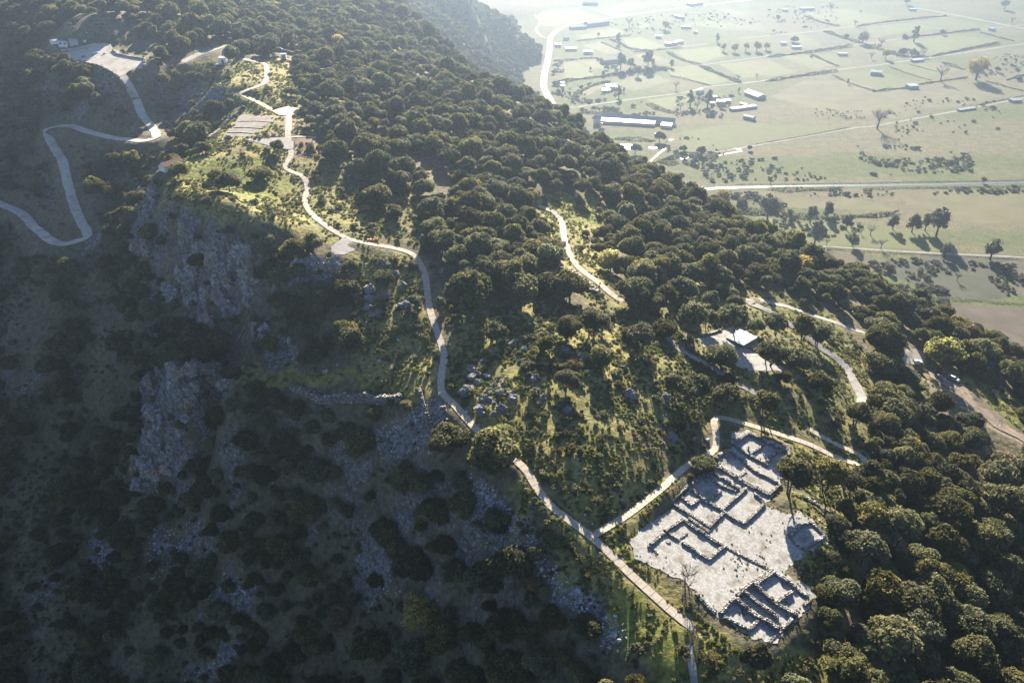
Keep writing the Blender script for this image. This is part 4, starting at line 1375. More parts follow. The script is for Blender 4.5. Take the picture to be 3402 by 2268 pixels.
for p in PLANTS:
    free(p['x'], p['y'], p['R'], 0.0)
for i in sel:
    if free(cx[i], cy[i], R[i], 0.46 if left[i] else (0.60 if R[i] > 2.2 else 0.52)):
        t = rw.random()
        kd = 'oak' if t < 0.994 else ('rust' if t < 0.998 else 'autumn')
        if um[i] > 2250 and vm[i] > 1450 and t < 0.20:
            kd = 'tall'
        PLANTS.append(dict(kind=kd, x=cx[i], y=cy[i], R=R[i], single=False))
for p in PLANTS:
    p['z'] = float(height(p['x'], p['y']))
    a, b_, d_ = project(p['x'], p['y'], p['z'] + p['R'] * 0.9)
    p['u'], p['v'], p['d'] = float(a), float(b_), float(d_)
    p['w'] = 2 * p['R'] * FPX / p['d']
# which of them the photograph shows
_g = ground_at([min(max(p['u'], -400), 3800) for p in PLANTS], [min(max(p['v'], -200), 2600) for p in PLANTS])
for p, q in zip(PLANTS, _g):
    p['seen'] = (-p['w'] < p['u'] < W0 + p['w']) and (-p['w'] < p['v'] < H0 + p['w']) and math.hypot(q[0], q[1]) > math.hypot(p['x'], p['y']) - 6 - p['R']
OAKS = [p for p in PLANTS if p['kind'] in ('oak', 'olive', 'tall')]
OAKS.sort(key=lambda p: (not p['single'], not p['seen'], -p['w']))
OAKS_ONE, OAKS_MASS = OAKS[:300], OAKS[300:]

# --- shrubs
step = 1.9
cx, cy = np.meshgrid(np.arange(-330, 260, step), np.arange(80, 520, step))
cx = (cx + rw.uniform(-0.5, 0.5, cx.shape) * step).ravel()
cy = (cy + rw.uniform(-0.5, 0.5, cy.shape) * step).ravel()
cz = height(cx, cy)
u, v, f = project(cx, cy, cz)
k = (u > -150) & (u < 3550) & (v > -100) & (v < 2400) & (cz > 5)
cx, cy, cz, u, v, f = (a[k] for a in (cx, cy, cz, u, v, f))
mead, rock, spar = look(R_MEADOW, u, v), look(R_ROCK, u, v), look(R_SPARSE, u, v)
clear = look(R_CLEAR, u, v) | look(R_CLEAR, u, v - 8) | (height(cx, cy, PATH_D) < 0.6)
pn_ = fbm(cx / 14, cy / 14, 3)
pr = np.full(len(cx), 0.05)
pr[mead] = 0.22
pr[spar] = 0.36
pr[rock] = 0.18
pr = pr * np.clip(1 + 2.2 * pn_, 0.1, 2.5)
pr = np.where(cover('lush', cx, cy, 2.0), pr * 0.35, pr)
upm = inside(u, v, [(600, 180), (1000, 180), (1060, 470), (1300, 700), (1000, 830), (480, 640), (560, 520), (700, 400)])
pr = np.where(upm, pr * 0.55, pr)
knoll = inside(u, v, [(1480, 1000), (1900, 1000), (2260, 1120), (2400, 1260), (2330, 1480), (2150, 1650), (1960, 1760), (1700, 1540), (1480, 1260)])
pr = np.where(knoll | look(R_OPEN, u, v), np.maximum(pr, 0.17) * 1.4, pr)
pr = np.where(spar & (fbm(cx / 18 + 5, cy / 18, 3) > 0.05), pr * 1.6, pr)
pr[clear] = 0
sel = np.where(rw.random(len(cx)) < pr)[0]
SHRUBS = []
for i in sel:
    r_ = float(np.clip(np.exp(rw.normal(math.log(0.85), 0.42)), 0.3, 1.9))
    if free(cx[i], cy[i], r_ * 0.8, 0.8):
        SHRUBS.append(dict(x=cx[i], y=cy[i], z=cz[i], R=r_, u=float(u[i]), v=float(v[i]), d=float(f[i]), w=float(2 * r_ * FPX / f[i]), seen=(0 < u[i] < W0 and 0 < v[i] < H0)))
SHRUBS.sort(key=lambda p: (not p['seen'], -p['w']))
SHRUBS_ONE, SHRUBS_MASS = SHRUBS[:300], SHRUBS[300:]


# --- planting
def plant(p, name, crown, trunk, base_r, zs=1.0, rot=None):
    e = empty(name, (p['x'], p['y'], p['z'] - 0.15), random.uniform(0, 6.28) if rot is None else rot)
    s = p['R'] / base_r
    e.scale = (s, s, s * zs)
    t = link(bpy.data.objects.new('trunk', trunk), e)
    c = link(bpy.data.objects.new('crown', crown), e)
    p['obj'] = e
    return e


for n, p in enumerate(OAKS_ONE):
    if p['kind'] == 'tall':
        plant(p, 'oak_tree', random.choice(TALL_CROWN), random.choice(TALL_TRUNK), 3.3, random.uniform(0.9, 1.1))
    else:
        cr = random.choice([c for i, c in enumerate(OAK_CROWN) if (i in (3, 6)) == (p['kind'] == 'olive' or (not p['single'] and random.random() < 0.18))])
        plant(p, 'oak_tree', cr, random.choice(OAK_TRUNK), OAKR, random.uniform(0.78, 1.22))
for p in PLANTS:
    if p['kind'] in ('autumn', 'yellowgreen', 'rust') and (p['seen'] or p['single']):
        plant(p, 'autumn_tree', random.choice(AUT_CROWN[p['kind']]), random.choice(OAK_TRUNK), 3.6, random.uniform(0.9, 1.1))
for p in SHRUBS_ONE:
    o = link(bpy.data.objects.new('shrub', random.choice(SHRUB)))
    o.location = (p['x'], p['y'], p['z'] - 0.1)
    s = p['R'] / 1.25
    o.scale = (s, s, s * random.uniform(0.8, 1.3))
    o.rotation_euler = (0, 0, random.uniform(0, 6.28))
    p['obj'] = o


def scatter(name, P, SC_, RZ, IDX, sources, label, cat, tilt=None):
    """one object that repeats the source shapes at many points"""
    me = bpy.data.meshes.new(name)
    me.vertices.add(len(P))
    me.vertices.foreach_set('co', np.asarray(P, np.float32).ravel())
    a = me.attributes.new('sc', 'FLOAT_VECTOR', 'POINT')
    a.data.foreach_set('vector', np.asarray(SC_, np.float32).ravel())
    a = me.attributes.new('ro', 'FLOAT_VECTOR', 'POINT')
    ro = np.zeros((len(P), 3), np.float32)
    ro[:, 2] = RZ
    if tilt is not None:
        ro[:, :2] = tilt
    a.data.foreach_set('vector', ro.ravel())
    a = me.attributes.new('ix', 'INT', 'POINT')
    a.data.foreach_set('value', np.asarray(IDX, np.int32))
    o = link(bpy.data.objects.new(name, me))
    g = bpy.data.node_groups.new(name, 'GeometryNodeTree')
    g.interface.new_socket('Geometry', in_out='INPUT', socket_type='NodeSocketGeometry')
    g.interface.new_socket('Geometry', in_out='OUTPUT', socket_type='NodeSocketGeometry')
    gi, go = g.nodes.new('NodeGroupInput'), g.nodes.new('NodeGroupOutput')
    jn = g.nodes.new('GeometryNodeJoinGeometry')
    for s in sources:
        oi = g.nodes.new('GeometryNodeObjectInfo')
        oi.inputs['Object'].default_value = s
        oi.inputs['As Instance'].default_value = False
        ti = g.nodes.new('GeometryNodeGeometryToInstance')
        g.links.new(oi.outputs['Geometry'], ti.inputs[0])
        g.links.new(ti.outputs[0], jn.inputs[0])
    ip = g.nodes.new('GeometryNodeInstanceOnPoints')
    ip.inputs['Pick Instance'].default_value = True

    def attr(nm, ty):
        n = g.nodes.new('GeometryNodeInputNamedAttribute')
        n.data_type = ty
        n.inputs['Name'].default_value = nm
        return n.outputs[0]
    g.links.new(gi.outputs[0], ip.inputs['Points'])
    g.links.new(jn.outputs[0], ip.inputs['Instance'])
    g.links.new(attr('ix', 'INT'), ip.inputs['Instance Index'])
    er = g.nodes.new('FunctionNodeEulerToRotation')
    g.links.new(attr('ro', 'FLOAT_VECTOR'), er.inputs[0])
    g.links.new(er.outputs[0], ip.inputs['Rotation'])
    g.links.new(attr('sc', 'FLOAT_VECTOR'), ip.inputs['Scale'])
    g.links.new(ip.outputs[0], go.inputs[0])
    o.modifiers.new('repeat', 'NODES').node_group = g
    return tag(o, label, cat, kind='stuff')


def child(o, nm):
    return [c for c in o.children if c.name.startswith(nm)][0]


_src = {}
for p in OAKS_ONE:
    c = child(p['obj'], 'crown')
    if c.data not in _src and p['kind'] != 'tall':
        _src[c.data] = c
srcs = list(_src.values())
P = [(p['x'], p['y'], p['z'] - 0.15) for p in OAKS_MASS]
S = np.array([[p['R'] / OAKR, p['R'] / OAKR, p['R'] / OAKR * random.uniform(0.75, 1.3)] for p in OAKS_MASS])
scatter('forest', P, S, rw.uniform(0, 6.28, len(P)), rw.integers(0, len(srcs), len(P)), srcs, 'evergreen oak wood covering the hillsides in dense rounded crowns', 'forest')
srcs = list({p['obj'].data: p['obj'] for p in SHRUBS_ONE}.values())
P = [(p['x'], p['y'], p['z'] - 0.1) for p in SHRUBS_MASS]
S = np.array([[p['R'] / 1.25, p['R'] / 1.25, p['R'] / 1.25 * random.uniform(0.7, 1.2)] for p in SHRUBS_MASS])
scatter('shrubbery', P, S, rw.uniform(0, 6.28, len(P)), rw.integers(0, len(srcs), len(P)), srcs, 'low grey green scrub scattered over the rocky slopes', 'scrub')
print('PLANTS', len(PLANTS), len(OAKS_MASS), len(SHRUBS), sum(p['seen'] for p in PLANTS))
# ------------------------------------------------------------------ stones, ruins and dry walls
def rock_mesh(name, seed, mat, sub=3, rough=0.28, stretch=(1, 1, 1), facet=0.0, crack=0.0):
    r = np.random.default_rng(seed)
    bm = bmesh.new()
    bmesh.ops.create_icosphere(bm, subdivisions=sub, radius=1.0)
    off = r.uniform(0, 50, 3)
    planes = [(Vector(unit_dirs(r, 1)[0]), r.uniform(0.62, 0.9)) for _ in range(9)]
    from mathutils import noise as mn
    strat = Vector((0.35, 0.2, 0.9)).normalized()
    for v in bm.verts:
        p = v.co.copy()
        q = p * 1.3 + Vector(off)
        for n, k in planes:
            e = p.dot(n) - k
            if e > 0:
                p -= n * e * 0.9
        d = 1 + rough * mn.noise(q) * 0.9 + rough * 0.5 * mn.noise(q * 2.7) + rough * 0.35 * mn.noise(q * 6.1) + rough * 0.2 * mn.noise(q * 13.0)
        if crack:
            d -= crack * max(0.0, 0.14 - abs(mn.noise(q * 1.6 + Vector((9, 2, 4))))) * 2.2
            d += crack * 0.07 * ((q.dot(strat) * 2.4) % 1.0 - 0.5)
        p = p * d
        v.co = Vector((p.x * stretch[0], p.y * stretch[1], p.z * stretch[2]))
    me = bpy.data.meshes.new(name)
    bm.to_mesh(me)
    bm.free()
    me.materials.append(mat)
    return me


BOULDER = [rock_mesh('boulder', 700 + i, M['stone'], 4, 0.32, ((1, 0.8, 0.9), (1, 0.9, 0.75), (0.9, 1, 1.1), (1.1, 0.75, 0.7), (1, 1, 0.85))[i], crack=0.5) for i in range(5)]
OUTCROP = [rock_mesh('rock_outcrop', 720 + i, M['cliff'], 5, 0.55, ((1, 0.7, 1.5), (0.9, 0.8, 1.9), (1.2, 0.7, 1.1), (0.8, 0.9, 1.4), (1.1, 0.8, 1.0))[i], crack=0.9) for i in range(5)]
ROCKS = []


def put_rock(name, u, v, w, pool, sink=0.3, squash=1.0, rz=None, tall=1.0):
    p = g1(u, v + w * 0.25)
    d = project(*p)[2]
    R_ = w * d / FPX / 2
    o = link(bpy.data.objects.new(name, random.choice(pool)))
    o.location = (p[0], p[1], p[2] + R_ * (0.55 - sink))
    o.scale = (R_ * 1.1, R_ * 1.1, R_ * squash * tall)
    o.rotation_euler = (random.uniform(-0.3, 0.3), random.uniform(-0.3, 0.3), random.uniform(0, 6.28) if rz is None else rz)
    ROCKS.append(dict(obj=o, u=u, v=v, w=w, kind=name))
    return o


for x, y, w in ((470, 230, 210), (480, 380, 200), (610, 330, 100), (780, 370, 140), (580, 490, 140), (680, 470, 60), (440, 600, 250), (350, 690, 210), (990, 410, 70), (910, 530, 80), (790, 640, 70),
                (820, 690, 100), (1040, 665, 95), (960, 660, 70), (690, 790, 150), (820, 800, 100), (1200, 690, 120), (1240, 790, 180), (900, 870, 80), (640, 960, 220), (660, 1060, 180), (1040, 960, 190), (890, 1070, 110),
                (1640, 410, 150), (1690, 640, 140), (1840, 710, 90), (1790, 810, 95), (1820, 1080, 100), (1860, 1010, 60), (1430, 660, 50), (140, 230, 80), (1780, 870, 45)):
    put_rock('boulder', 1480 + x / 5.6, 1180 + y / 5.6, w / 5.6, BOULDER, 0.15)
for u, v, w in [(1134 + a / 2.074, 756 + b_ / 2.074, c / 2.074) for a, b_, c in ((200, 410, 100), (195, 480, 70), (260, 450, 60), (310, 450, 70), (180, 540, 60), (230, 590, 70), (440, 520, 90), (430, 390, 60), (300, 240, 60), (380, 310, 50),
                                                                          (1330, 1030, 60), (1390, 1160, 50), (1980, 1130, 90), (2020, 1150, 60), (1950, 955, 50), (1180, 790, 60), (1260, 830, 50), (1650, 880, 60),
                                                                          (1540, 830, 70), (2230, 1160, 80), (2270, 1420, 60), (2300, 1450, 50), (1530, 110, 40), (700, 290, 50), (1560, 1250, 70), (1090, 1130, 50), (1240, 750, 50),
                                                                          (680, 40, 60), (560, 60, 50))]:
    put_rock('boulder', u, v, w, BOULDER, 0.3)
for x, y in ((790, 160), (895, 145), (860, 170), (875, 210), (925, 240)):
    u, v = A_((x, y))[0]
    put_rock('boulder', u, v, 8, BOULDER, 0.1)
for x, y, w, h in ((200, 240, 70, 120), (330, 250, 100, 120), (270, 370, 100, 70), (170, 720, 120, 120), (270, 730, 120, 120), (150, 840, 100, 90), (600, 620, 90, 160), (690, 640, 120, 180), (760, 720, 120, 140),
                   (880, 690, 80, 80), (700, 870, 160, 120), (660, 1000, 110, 150), (640, 1130, 110, 170), (700, 1200, 90, 100), (940, 900, 90, 180), (990, 1000, 80, 160), (1020, 1060, 90, 130), (1150, 760, 140, 120),
                   (1080, 800, 120, 130), (1190, 950, 140, 130), (1200, 1080, 100, 130), (820, 1170, 110, 90), (920, 1160, 120, 80), (1180, 1220, 90, 70), (800, 1430, 130, 130), (780, 1500, 90, 110), (1000, 1310, 120, 90),
                   (1080, 1310, 70, 60), (470, 1160, 130, 100), (860, 840, 110, 120), (560, 980, 90, 120)):
    put_rock('rock_outcrop', 400 + x / 2.8, 560 + y / 2.8, w / 2.8 * 1.2, OUTCROP, 0.30, tall=max(0.8, min(1.5, h / w)))
for x, y, w, h in ((480, 170, 90, 80), (360, 210, 80, 90), (270, 330, 120, 120), (200, 410, 70, 80), (400, 280, 50, 100), (510, 280, 90, 140), (660, 200, 130, 130), (780, 170, 120, 70), (860, 180, 100, 60), (960, 180, 90, 70),
                   (930, 280, 120, 120), (1060, 380, 110, 110), (700, 400, 110, 110), (690, 540, 90, 130), (590, 460, 70, 80), (330, 480, 60, 80), (250, 620, 90, 80), (320, 680, 140, 170), (340, 780, 90, 110), (500, 810, 60, 80),
                   (600, 860, 90, 80), (640, 740, 70, 50), (230, 950, 100, 90), (330, 900, 90, 80), (360, 1000, 130, 130), (400, 1150, 100, 160), (80, 1130, 80, 90), (120, 1250, 110, 160), (230, 1200, 140, 110),
                   (290, 1270, 170, 160), (460, 1270, 110, 110), (160, 1450, 130, 140), (690, 1140, 100, 100), (480, 980, 60, 60)):
    put_rock('rock_outcrop', 420 + x / 3.2675, 1160 + y / 3.2675, w / 3.2675 * 1.3, OUTCROP, 0.30, tall=max(0.8, min(1.5, h / w)))
for x, y, w in ((1960, 230, 70), (2060, 250, 110), (2130, 230, 100), (2200, 240, 110), (2290, 250, 100), (1640, 200, 130), (1720, 160, 100), (1840, 690, 90), (1770, 680, 70), (1790, 800, 60), (1870, 850, 80), (2040, 840, 70), (2050, 890, 60),
                (1430, 660, 100), (1410, 620, 70), (1900, 440, 70), (1920, 480, 50), (1640, 970, 40), (2240, 985, 40), (1030, 0, 60)):
    put_rock('rock_outcrop', x / 2.074, 756 + y / 2.074, w / 2.074, OUTCROP, 0.4)

for r in [r for r in ROCKS if r['kind'] == 'rock_outcrop'][:]:
    if r['w'] > 20 and len(ROCKS) < 290:
        put_rock('rock_outcrop', r['u'] + rw.normal(0, r['w'] * 0.45), r['v'] + rw.normal(0, r['w'] * 0.45), r['w'] * rw.uniform(0.45, 0.75), OUTCROP, 0.25, tall=1.2)

# --- scree: countless loose stones on the rocky patches
STONE = [rock_mesh('scree', 760 + i, M['screestone'], 2, 0.3, ((1, 0.8, 0.6), (1, 0.6, 0.7), (0.8, 1, 0.75))[i]) for i in range(3)]
pts = []
for k_, (poly, dens) in enumerate([(PATCHW['rock'][i], d) for i, d in ((0, 2.6), (1, 2.6), (2, 1.3), (3, 1.4), (4, 1.4), (5, 1.2), (6, 1.2), (9, 1.2), (10, 0.8), (11, 0.6), (12, 0.5), (13, 2.2), (15, 0.5), (20, 0.8), (17, 0.5))]
                                 + [(PATCHW['meadow'][1], 0.07), (PATCHW['meadow'][3], 0.15), (PATCHW['meadow'][4], 0.03), (PATCHW['meadow'][8], 0.10), (PATCHW['meadow'][9], 0.10),
                                    (ground_poly([(2640, 1700), (2820, 1730), (2760, 1950), (2640, 1900)]), 0.25), (ground_poly([(2680, 1480), (2820, 1600), (2780, 1720), (2620, 1640)]), 0.2)]):
    lo, hi = poly.min(0), poly.max(0)
    n = int((hi[0] - lo[0]) * (hi[1] - lo[1]) * dens)
    x, y = rw.uniform(lo[0], hi[0], n), rw.uniform(lo[1], hi[1], n)
    k = inside(x + 1.5 * fbm(x / 4, y / 4, 2), y + 1.5 * fbm(x / 4 + 9, y / 4, 2), poly)
    pts.append(np.stack([x[k], y[k]], 1))
pts = np.vstack(pts)
pts = pts[height(pts[:, 0], pts[:, 1], PATH_D) > 0.3][:26000]
zs = height(pts[:, 0], pts[:, 1])
_p = [link(bpy.data.objects.new('boulder', m_)) for m_ in STONE]
for o, (u, v) in zip(_p, ((1640, 1700), (1700, 1760), (1800, 1890))):
    g = g1(u, v)
    o.location = (g[0], g[1], g[2] + 0.1)
    o.scale = (0.8, 0.8, 0.8)
    ROCKS.append(dict(obj=o, u=u, v=v, w=8, kind='boulder'))
sz = np.clip(np.exp(rw.normal(math.log(0.22), 0.5, len(pts))), 0.07, 0.8)
scatter('scree', np.c_[pts, zs + 0.02], np.stack([sz] * 3, 1), rw.uniform(0, 6.28, len(pts)), rw.integers(0, 3, len(pts)), _p, 'loose grey limestone rubble lying on the slopes', 'rubble', tilt=rw.normal(0, 0.5, (len(pts), 2)))
# weeds and stones on the gravel court come with the grass below
# --- grass tufts on the open ground
tm = MB()
r_ = np.random.default_rng(5)
C_ = np.c_[r_.normal(0, 0.14, (40, 2)), r_.uniform(0.03, 0.25, 40)]
V, F = leaf_quads(r_, C_, np.c_[r_.normal(0, 0.5, (40, 2)), np.full(40, 0.6)], 0.11)
tuft = []
for nm, c1, c2 in (('dry', (0.12, 0.112, 0.045), (0.25, 0.225, 0.10)), ('green', (0.075, 0.10, 0.022), (0.17, 0.19, 0.05))):
    me = mesh_np('grass_tuft', V, F, leaf_mat(nm + '_grass_blades', c1, c2, rough=0.8, trans=0.5, spec=0.05))
    t = np.repeat(r_.random(40), 4)
    vcol(me, 'tint', np.stack([t] * 3, 1).astype(np.float32))
    tuft.append(me)
pts = []
for i, poly in enumerate(PATCHW['meadow'] + PATCHW['glade']):
    lo, hi = poly.min(0), poly.max(0)
    n = int((hi[0] - lo[0]) * (hi[1] - lo[1]) * (1.5 if i in (1, 4, 5, 8) else 0.9))
    x, y = rw.uniform(lo[0], hi[0], n), rw.uniform(lo[1], hi[1], n)
    k = inside(x, y, poly) & (fbm(x / 5, y / 5, 3) + rw.uniform(-0.3, 0.3, n) > -0.02)
    pts.append(np.stack([x[k], y[k]], 1))
pts = np.vstack(pts)
k = height(pts[:, 0], pts[:, 1], PATH_D) > 0.05
for nm in FLAT:
    k &= ~inside(pts[:, 0], pts[:, 1], FLAT[nm])
pts = pts[k]
rw.shuffle(pts)
pts = pts[:36000]
P_ = FLAT['ruin']
x, y = rw.uniform(P_[:, 0].min() - 2, P_[:, 0].max() + 2, 5200), rw.uniform(P_[:, 1].min() - 2, P_[:, 1].max() + 2, 5200)
k = inside(x, y, P_)
edge = dist_poly(x, y, P_)
k = (k & ((fbm(x / 6, y / 6, 3) > 0.16) | (rw.random(len(x)) < 0.03)) & (rw.random(len(x)) < 0.35)) | ((edge < 1.3) & (rw.random(len(x)) < 0.7))
n_court = int(k.sum())
pts = np.vstack([np.stack([x[k], y[k]], 1), pts])
gi = (cover('lush', pts[:, 0], pts[:, 1], 3) | (rw.random(len(pts)) < 0.35)).astype(int)
to = []
for k_, me in enumerate(tuft):
    o = link(bpy.data.objects.new('grass_tuft', me))
    g = g1(1990 + 60 * k_, 1850 + 60 * k_)
    o.location = (g[0], g[1], g[2])
    o.scale = (1.6, 1.6, 1.6)
    tag(o, ('straw coloured' if k_ == 0 else 'fresh green') + ' grass tuft beside the slab path below its fork', 'grass tuft', 'grass tufts by the path')
    to.append(o)
sz = rw.uniform(0.7, 2.3, len(pts))
sz[:n_court] *= 0.5
scatter('grass', np.c_[pts, height(pts[:, 0], pts[:, 1])], np.stack([sz, sz, sz * 0.8], 1), rw.uniform(0, 6.28, len(pts)), gi, to, 'tufts of dry and green grass covering the open hilltop', 'grass')

# --- walls of fieldstones
_sv = np.array([(-1, -1, -1), (1, -1, -1), (1, 1, -1), (-1, 1, -1), (-1, -1, 1), (1, -1, 1), (1, 1, 1), (-1, 1, 1)], float)
_sf = np.array([(0, 3, 2, 1), (4, 5, 6, 7), (0, 1, 5, 4), (1, 2, 6, 5), (2, 3, 7, 6), (3, 0, 4, 7)])
_sb = np.array([(0, 0, -1), (0, 0, 1), (0, -1, 0), (1, 0, 0), (0, 1, 0), (-1, 0, 0)], float)


def stone_wall(name, P, width, hgt, parent, s=0.42, ragged=0.35, hz=None, batter=0.0):
    """a dry wall along the points P (x, y, z of its foot): courses of rough single stones round a rubble core"""
    P = np.asarray(P, float)
    d = np.concatenate([[0], np.cumsum(np.linalg.norm(np.diff(P[:, :2], axis=0), axis=1))])
    L = d[-1]
    Vs, n0 = [], 0
    nc = max(1, int(round(hgt / (s * 0.72))))
    na = max(2, int(round(width / s)))
    q = np.arange(0, L, s * 0.95)
    C = []
    for a in q:
        x, y, z = (np.interp(a, d, P[:, k]) for k in range(3))
        b_ = min(a + 0.3, L)
        c_ = max(a - 0.3, 0)
        tx, ty = np.interp(b_, d, P[:, 0]) - np.interp(c_, d, P[:, 0]), np.interp(b_, d, P[:, 1]) - np.interp(c_, d, P[:, 1])
        l_ = math.hypot(tx, ty) + 1e-9
        tx, ty = tx / l_, ty / l_
        hh = hgt * (1 - ragged * (0.5 + 0.9 * fbm(np.array([a * 0.45 + P[0, 0]]), np.array([P[0, 1]]), 3)[0]))
        k_top = max(1, int(round(hh / (s * 0.72))))
        for c in range(k_top):
            for w in range(na):
                if 0 < w < na - 1 and c < k_top - 1:
                    continue
                o_ = ((w + 0.5) / na - 0.5) * width * (1 + batter * (1 - c / max(1, nc)))
                C.append((x - ty * o_ + random.gauss(0, 0.05), y + tx * o_ + random.gauss(0, 0.05), z + (c + 0.45) * s * 0.72 - 0.04, math.atan2(ty, tx)))
    C = np.array(C)
    n = len(C)
    r = np.random.default_rng(int(abs(P[0, 0] * 131 + P[0, 1] * 17)) % 99991)
    h = s * np.stack([r.uniform(0.42, 0.66, n), r.uniform(0.42, 0.62, n), r.uniform(0.34, 0.50, n)], 1)
    V = _sv[None] * (1 + r.uniform(-0.28, 0.12, (n, 8, 3))) * h[:, None, :]
    a = C[:, 3] + r.normal(0, 0.25, n)
    co, si = np.cos(a)[:, None], np.sin(a)[:, None]
    W = np.stack([V[..., 0] * co - V[..., 1] * si + C[:, None, 0], V[..., 0] * si + V[..., 1] * co + C[:, None, 1], V[..., 2] + C[:, None, 2]], -1).reshape(-1, 3)
    F = (_sf[None] + 8 * np.arange(n)[:, None, None]).reshape(-1, 4)
    me = mesh_np(name, W, F, M['wallstone'])
    t = np.repeat(r.uniform(0, 1, n), 8).astype(np.float32)
    vcol(me, 'tint', np.stack([t] * 3, 1))
    return link(bpy.data.objects.new(name, me), parent)


wm, nt, b = nt_mat('wall_fieldstones')
at_ = N(nt, 'ShaderNodeAttribute', attribute_name='tint')
geo = nt.nodes.new('ShaderNodeNewGeometry')
nz = N(nt, 'ShaderNodeTexNoise', Scale=2.5, Detail=6.0)
nt.links.new(geo.outputs['Position'], nz.inputs['Vector'])
c_ = ramp(nt, at_.outputs['Fac'], [(0.0, (0.07, 0.067, 0.062)), (0.45, (0.15, 0.143, 0.132)), (0.8, (0.23, 0.226, 0.22)), (1.0, (0.40, 0.395, 0.385))])
nt.links.new(mixc(nt, 1.0, c_, mixc(nt, ramp(nt, nz.outputs[0], [(0.35, 0), (0.65, 1)]), (0.6, 0.6, 0.6), (1.25, 1.25, 1.25)), 'MULTIPLY'), b.inputs['Base Color'])
b.inputs['Roughness'].default_value = 0.95
M['wallstone'] = wm


def dense(P, step=0.8):
    P = np.asarray(P, float)
    d = np.concatenate([[0], np.cumsum(np.linalg.norm(np.diff(P, axis=0), axis=1))])
    m = max(2, int(d[-1] / step) + 1)
    return np.stack([np.interp(np.linspace(0, d[-1], m), d, P[:, k]) for k in range(3)], 1)


def pad(px):
    return dense(on_plane('ruin', np.array([p[0] for p in px]), np.array([p[1] for p in px]) + 2.0))


RUINS = {}


def ruin(key, label, walls):
    P0 = pad(walls[0][0])
    e = empty('ruined_house', tuple(P0.mean(0)))
    tag(e, label, 'ruin', 'excavated ruins on white gravel')
    for px, w, h in walls:
        P = pad(px) - np.array(e.location)
        stone_wall('wall', P, w * 0.9, h, e, s=0.44)
    RUINS[key] = e
    return e


ruin('upper', 'ruined stone house with two small rooms at the uphill end of the gravel court', [
    (A_((1270, 330), (1350, 260), (1430, 205), (1560, 265)), 1.1, 1.0), (A_((1560, 265), (1640, 310), (1750, 350), (1860, 390)), 1.0, 0.9), (A_((1280, 330), (1350, 400), (1430, 440)), 0.9, 0.8),
    (A_((1430, 440), (1520, 390), (1600, 330)), 0.8, 0.7), (A_((1430, 440), (1540, 500), (1650, 560)), 0.8, 0.7), (A_((1640, 520), (1700, 450), (1770, 400), (1860, 400)), 1.0, 0.9),
    (A_((1060, 490), (1130, 430), (1205, 390)), 1.0, 1.0), (A_((1205, 390), (1290, 450), (1370, 510), (1450, 580), (1530, 640), (1650, 690), (1760, 760)), 0.8, 0.8),
    (A_((1310, 690), (1350, 660), (1400, 625)), 0.8, 0.5), (A_((1050, 560), (1200, 630), (1340, 725), (1500, 810), (1660, 885)), 1.5, 0.9), (A_((1660, 885), (1720, 830), (1790, 770)), 0.9, 0.7)])
ruin('middle', 'ruined stone house with five rooms beside the branch path', [
    (A_((560, 970), (650, 890), (750, 800)), 1.0, 1.0), (A_((760, 795), (850, 720), (960, 640)), 0.9, 1.0), (A_((970, 625), (1150, 705), (1330, 835)), 1.0, 1.0), (A_((950, 660), (1120, 780), (1290, 850)), 0.8, 0.6),
    (A_((560, 970), (700, 1060), (860, 1160), (1000, 1250)), 0.8, 0.8), (A_((750, 810), (860, 880), (960, 970), (1050, 1010), (1140, 1060)), 0.9, 0.9), (A_((960, 970), (1040, 910), (1125, 840)), 0.7, 0.8),
    (A_((1140, 1050), (1280, 930), (1410, 810)), 0.7, 0.8), (A_((1145, 1070), (1260, 1150), (1380, 1210)), 0.7, 0.7), (A_((1385, 1205), (1500, 1100), (1605, 995)), 0.7, 0.7), (A_((1605, 985), (1570, 930), (1490, 870)), 0.7, 0.7),
    (A_((1000, 1245), (1070, 1170), (1150, 1090)), 0.8, 0.7), (A_((680, 910), (740, 960), (800, 1005), (870, 940)), 0.8, 0.8)])
ruin('lower', 'long ruined house with an inner stair wall and a dark well hole', [
    (B_((700, 20), (610, 80), (520, 140), (420, 230), (320, 320)), 0.9, 0.9), (B_((720, 25), (760, 70), (830, 120), (960, 200), (1060, 270), (1170, 315)), 1.0, 0.9),
    (B_((770, 10), (880, 90), (1000, 165)), 0.8, 0.7), (B_((520, 150), (560, 195), (650, 240)), 0.6, 0.6), (B_((650, 240), (740, 170)), 0.5, 0.4), (B_((320, 325), (370, 360), (430, 400)), 0.6, 0.5),
    (B_((700, 280), (770, 325), (850, 385), (990, 465)), 0.9, 0.8), (B_((990, 460), (1080, 390), (1170, 315)), 0.9, 0.8), (B_((1185, 325), (1330, 405), (1490, 485), (1600, 530), (1720, 600)), 0.7, 0.5)])
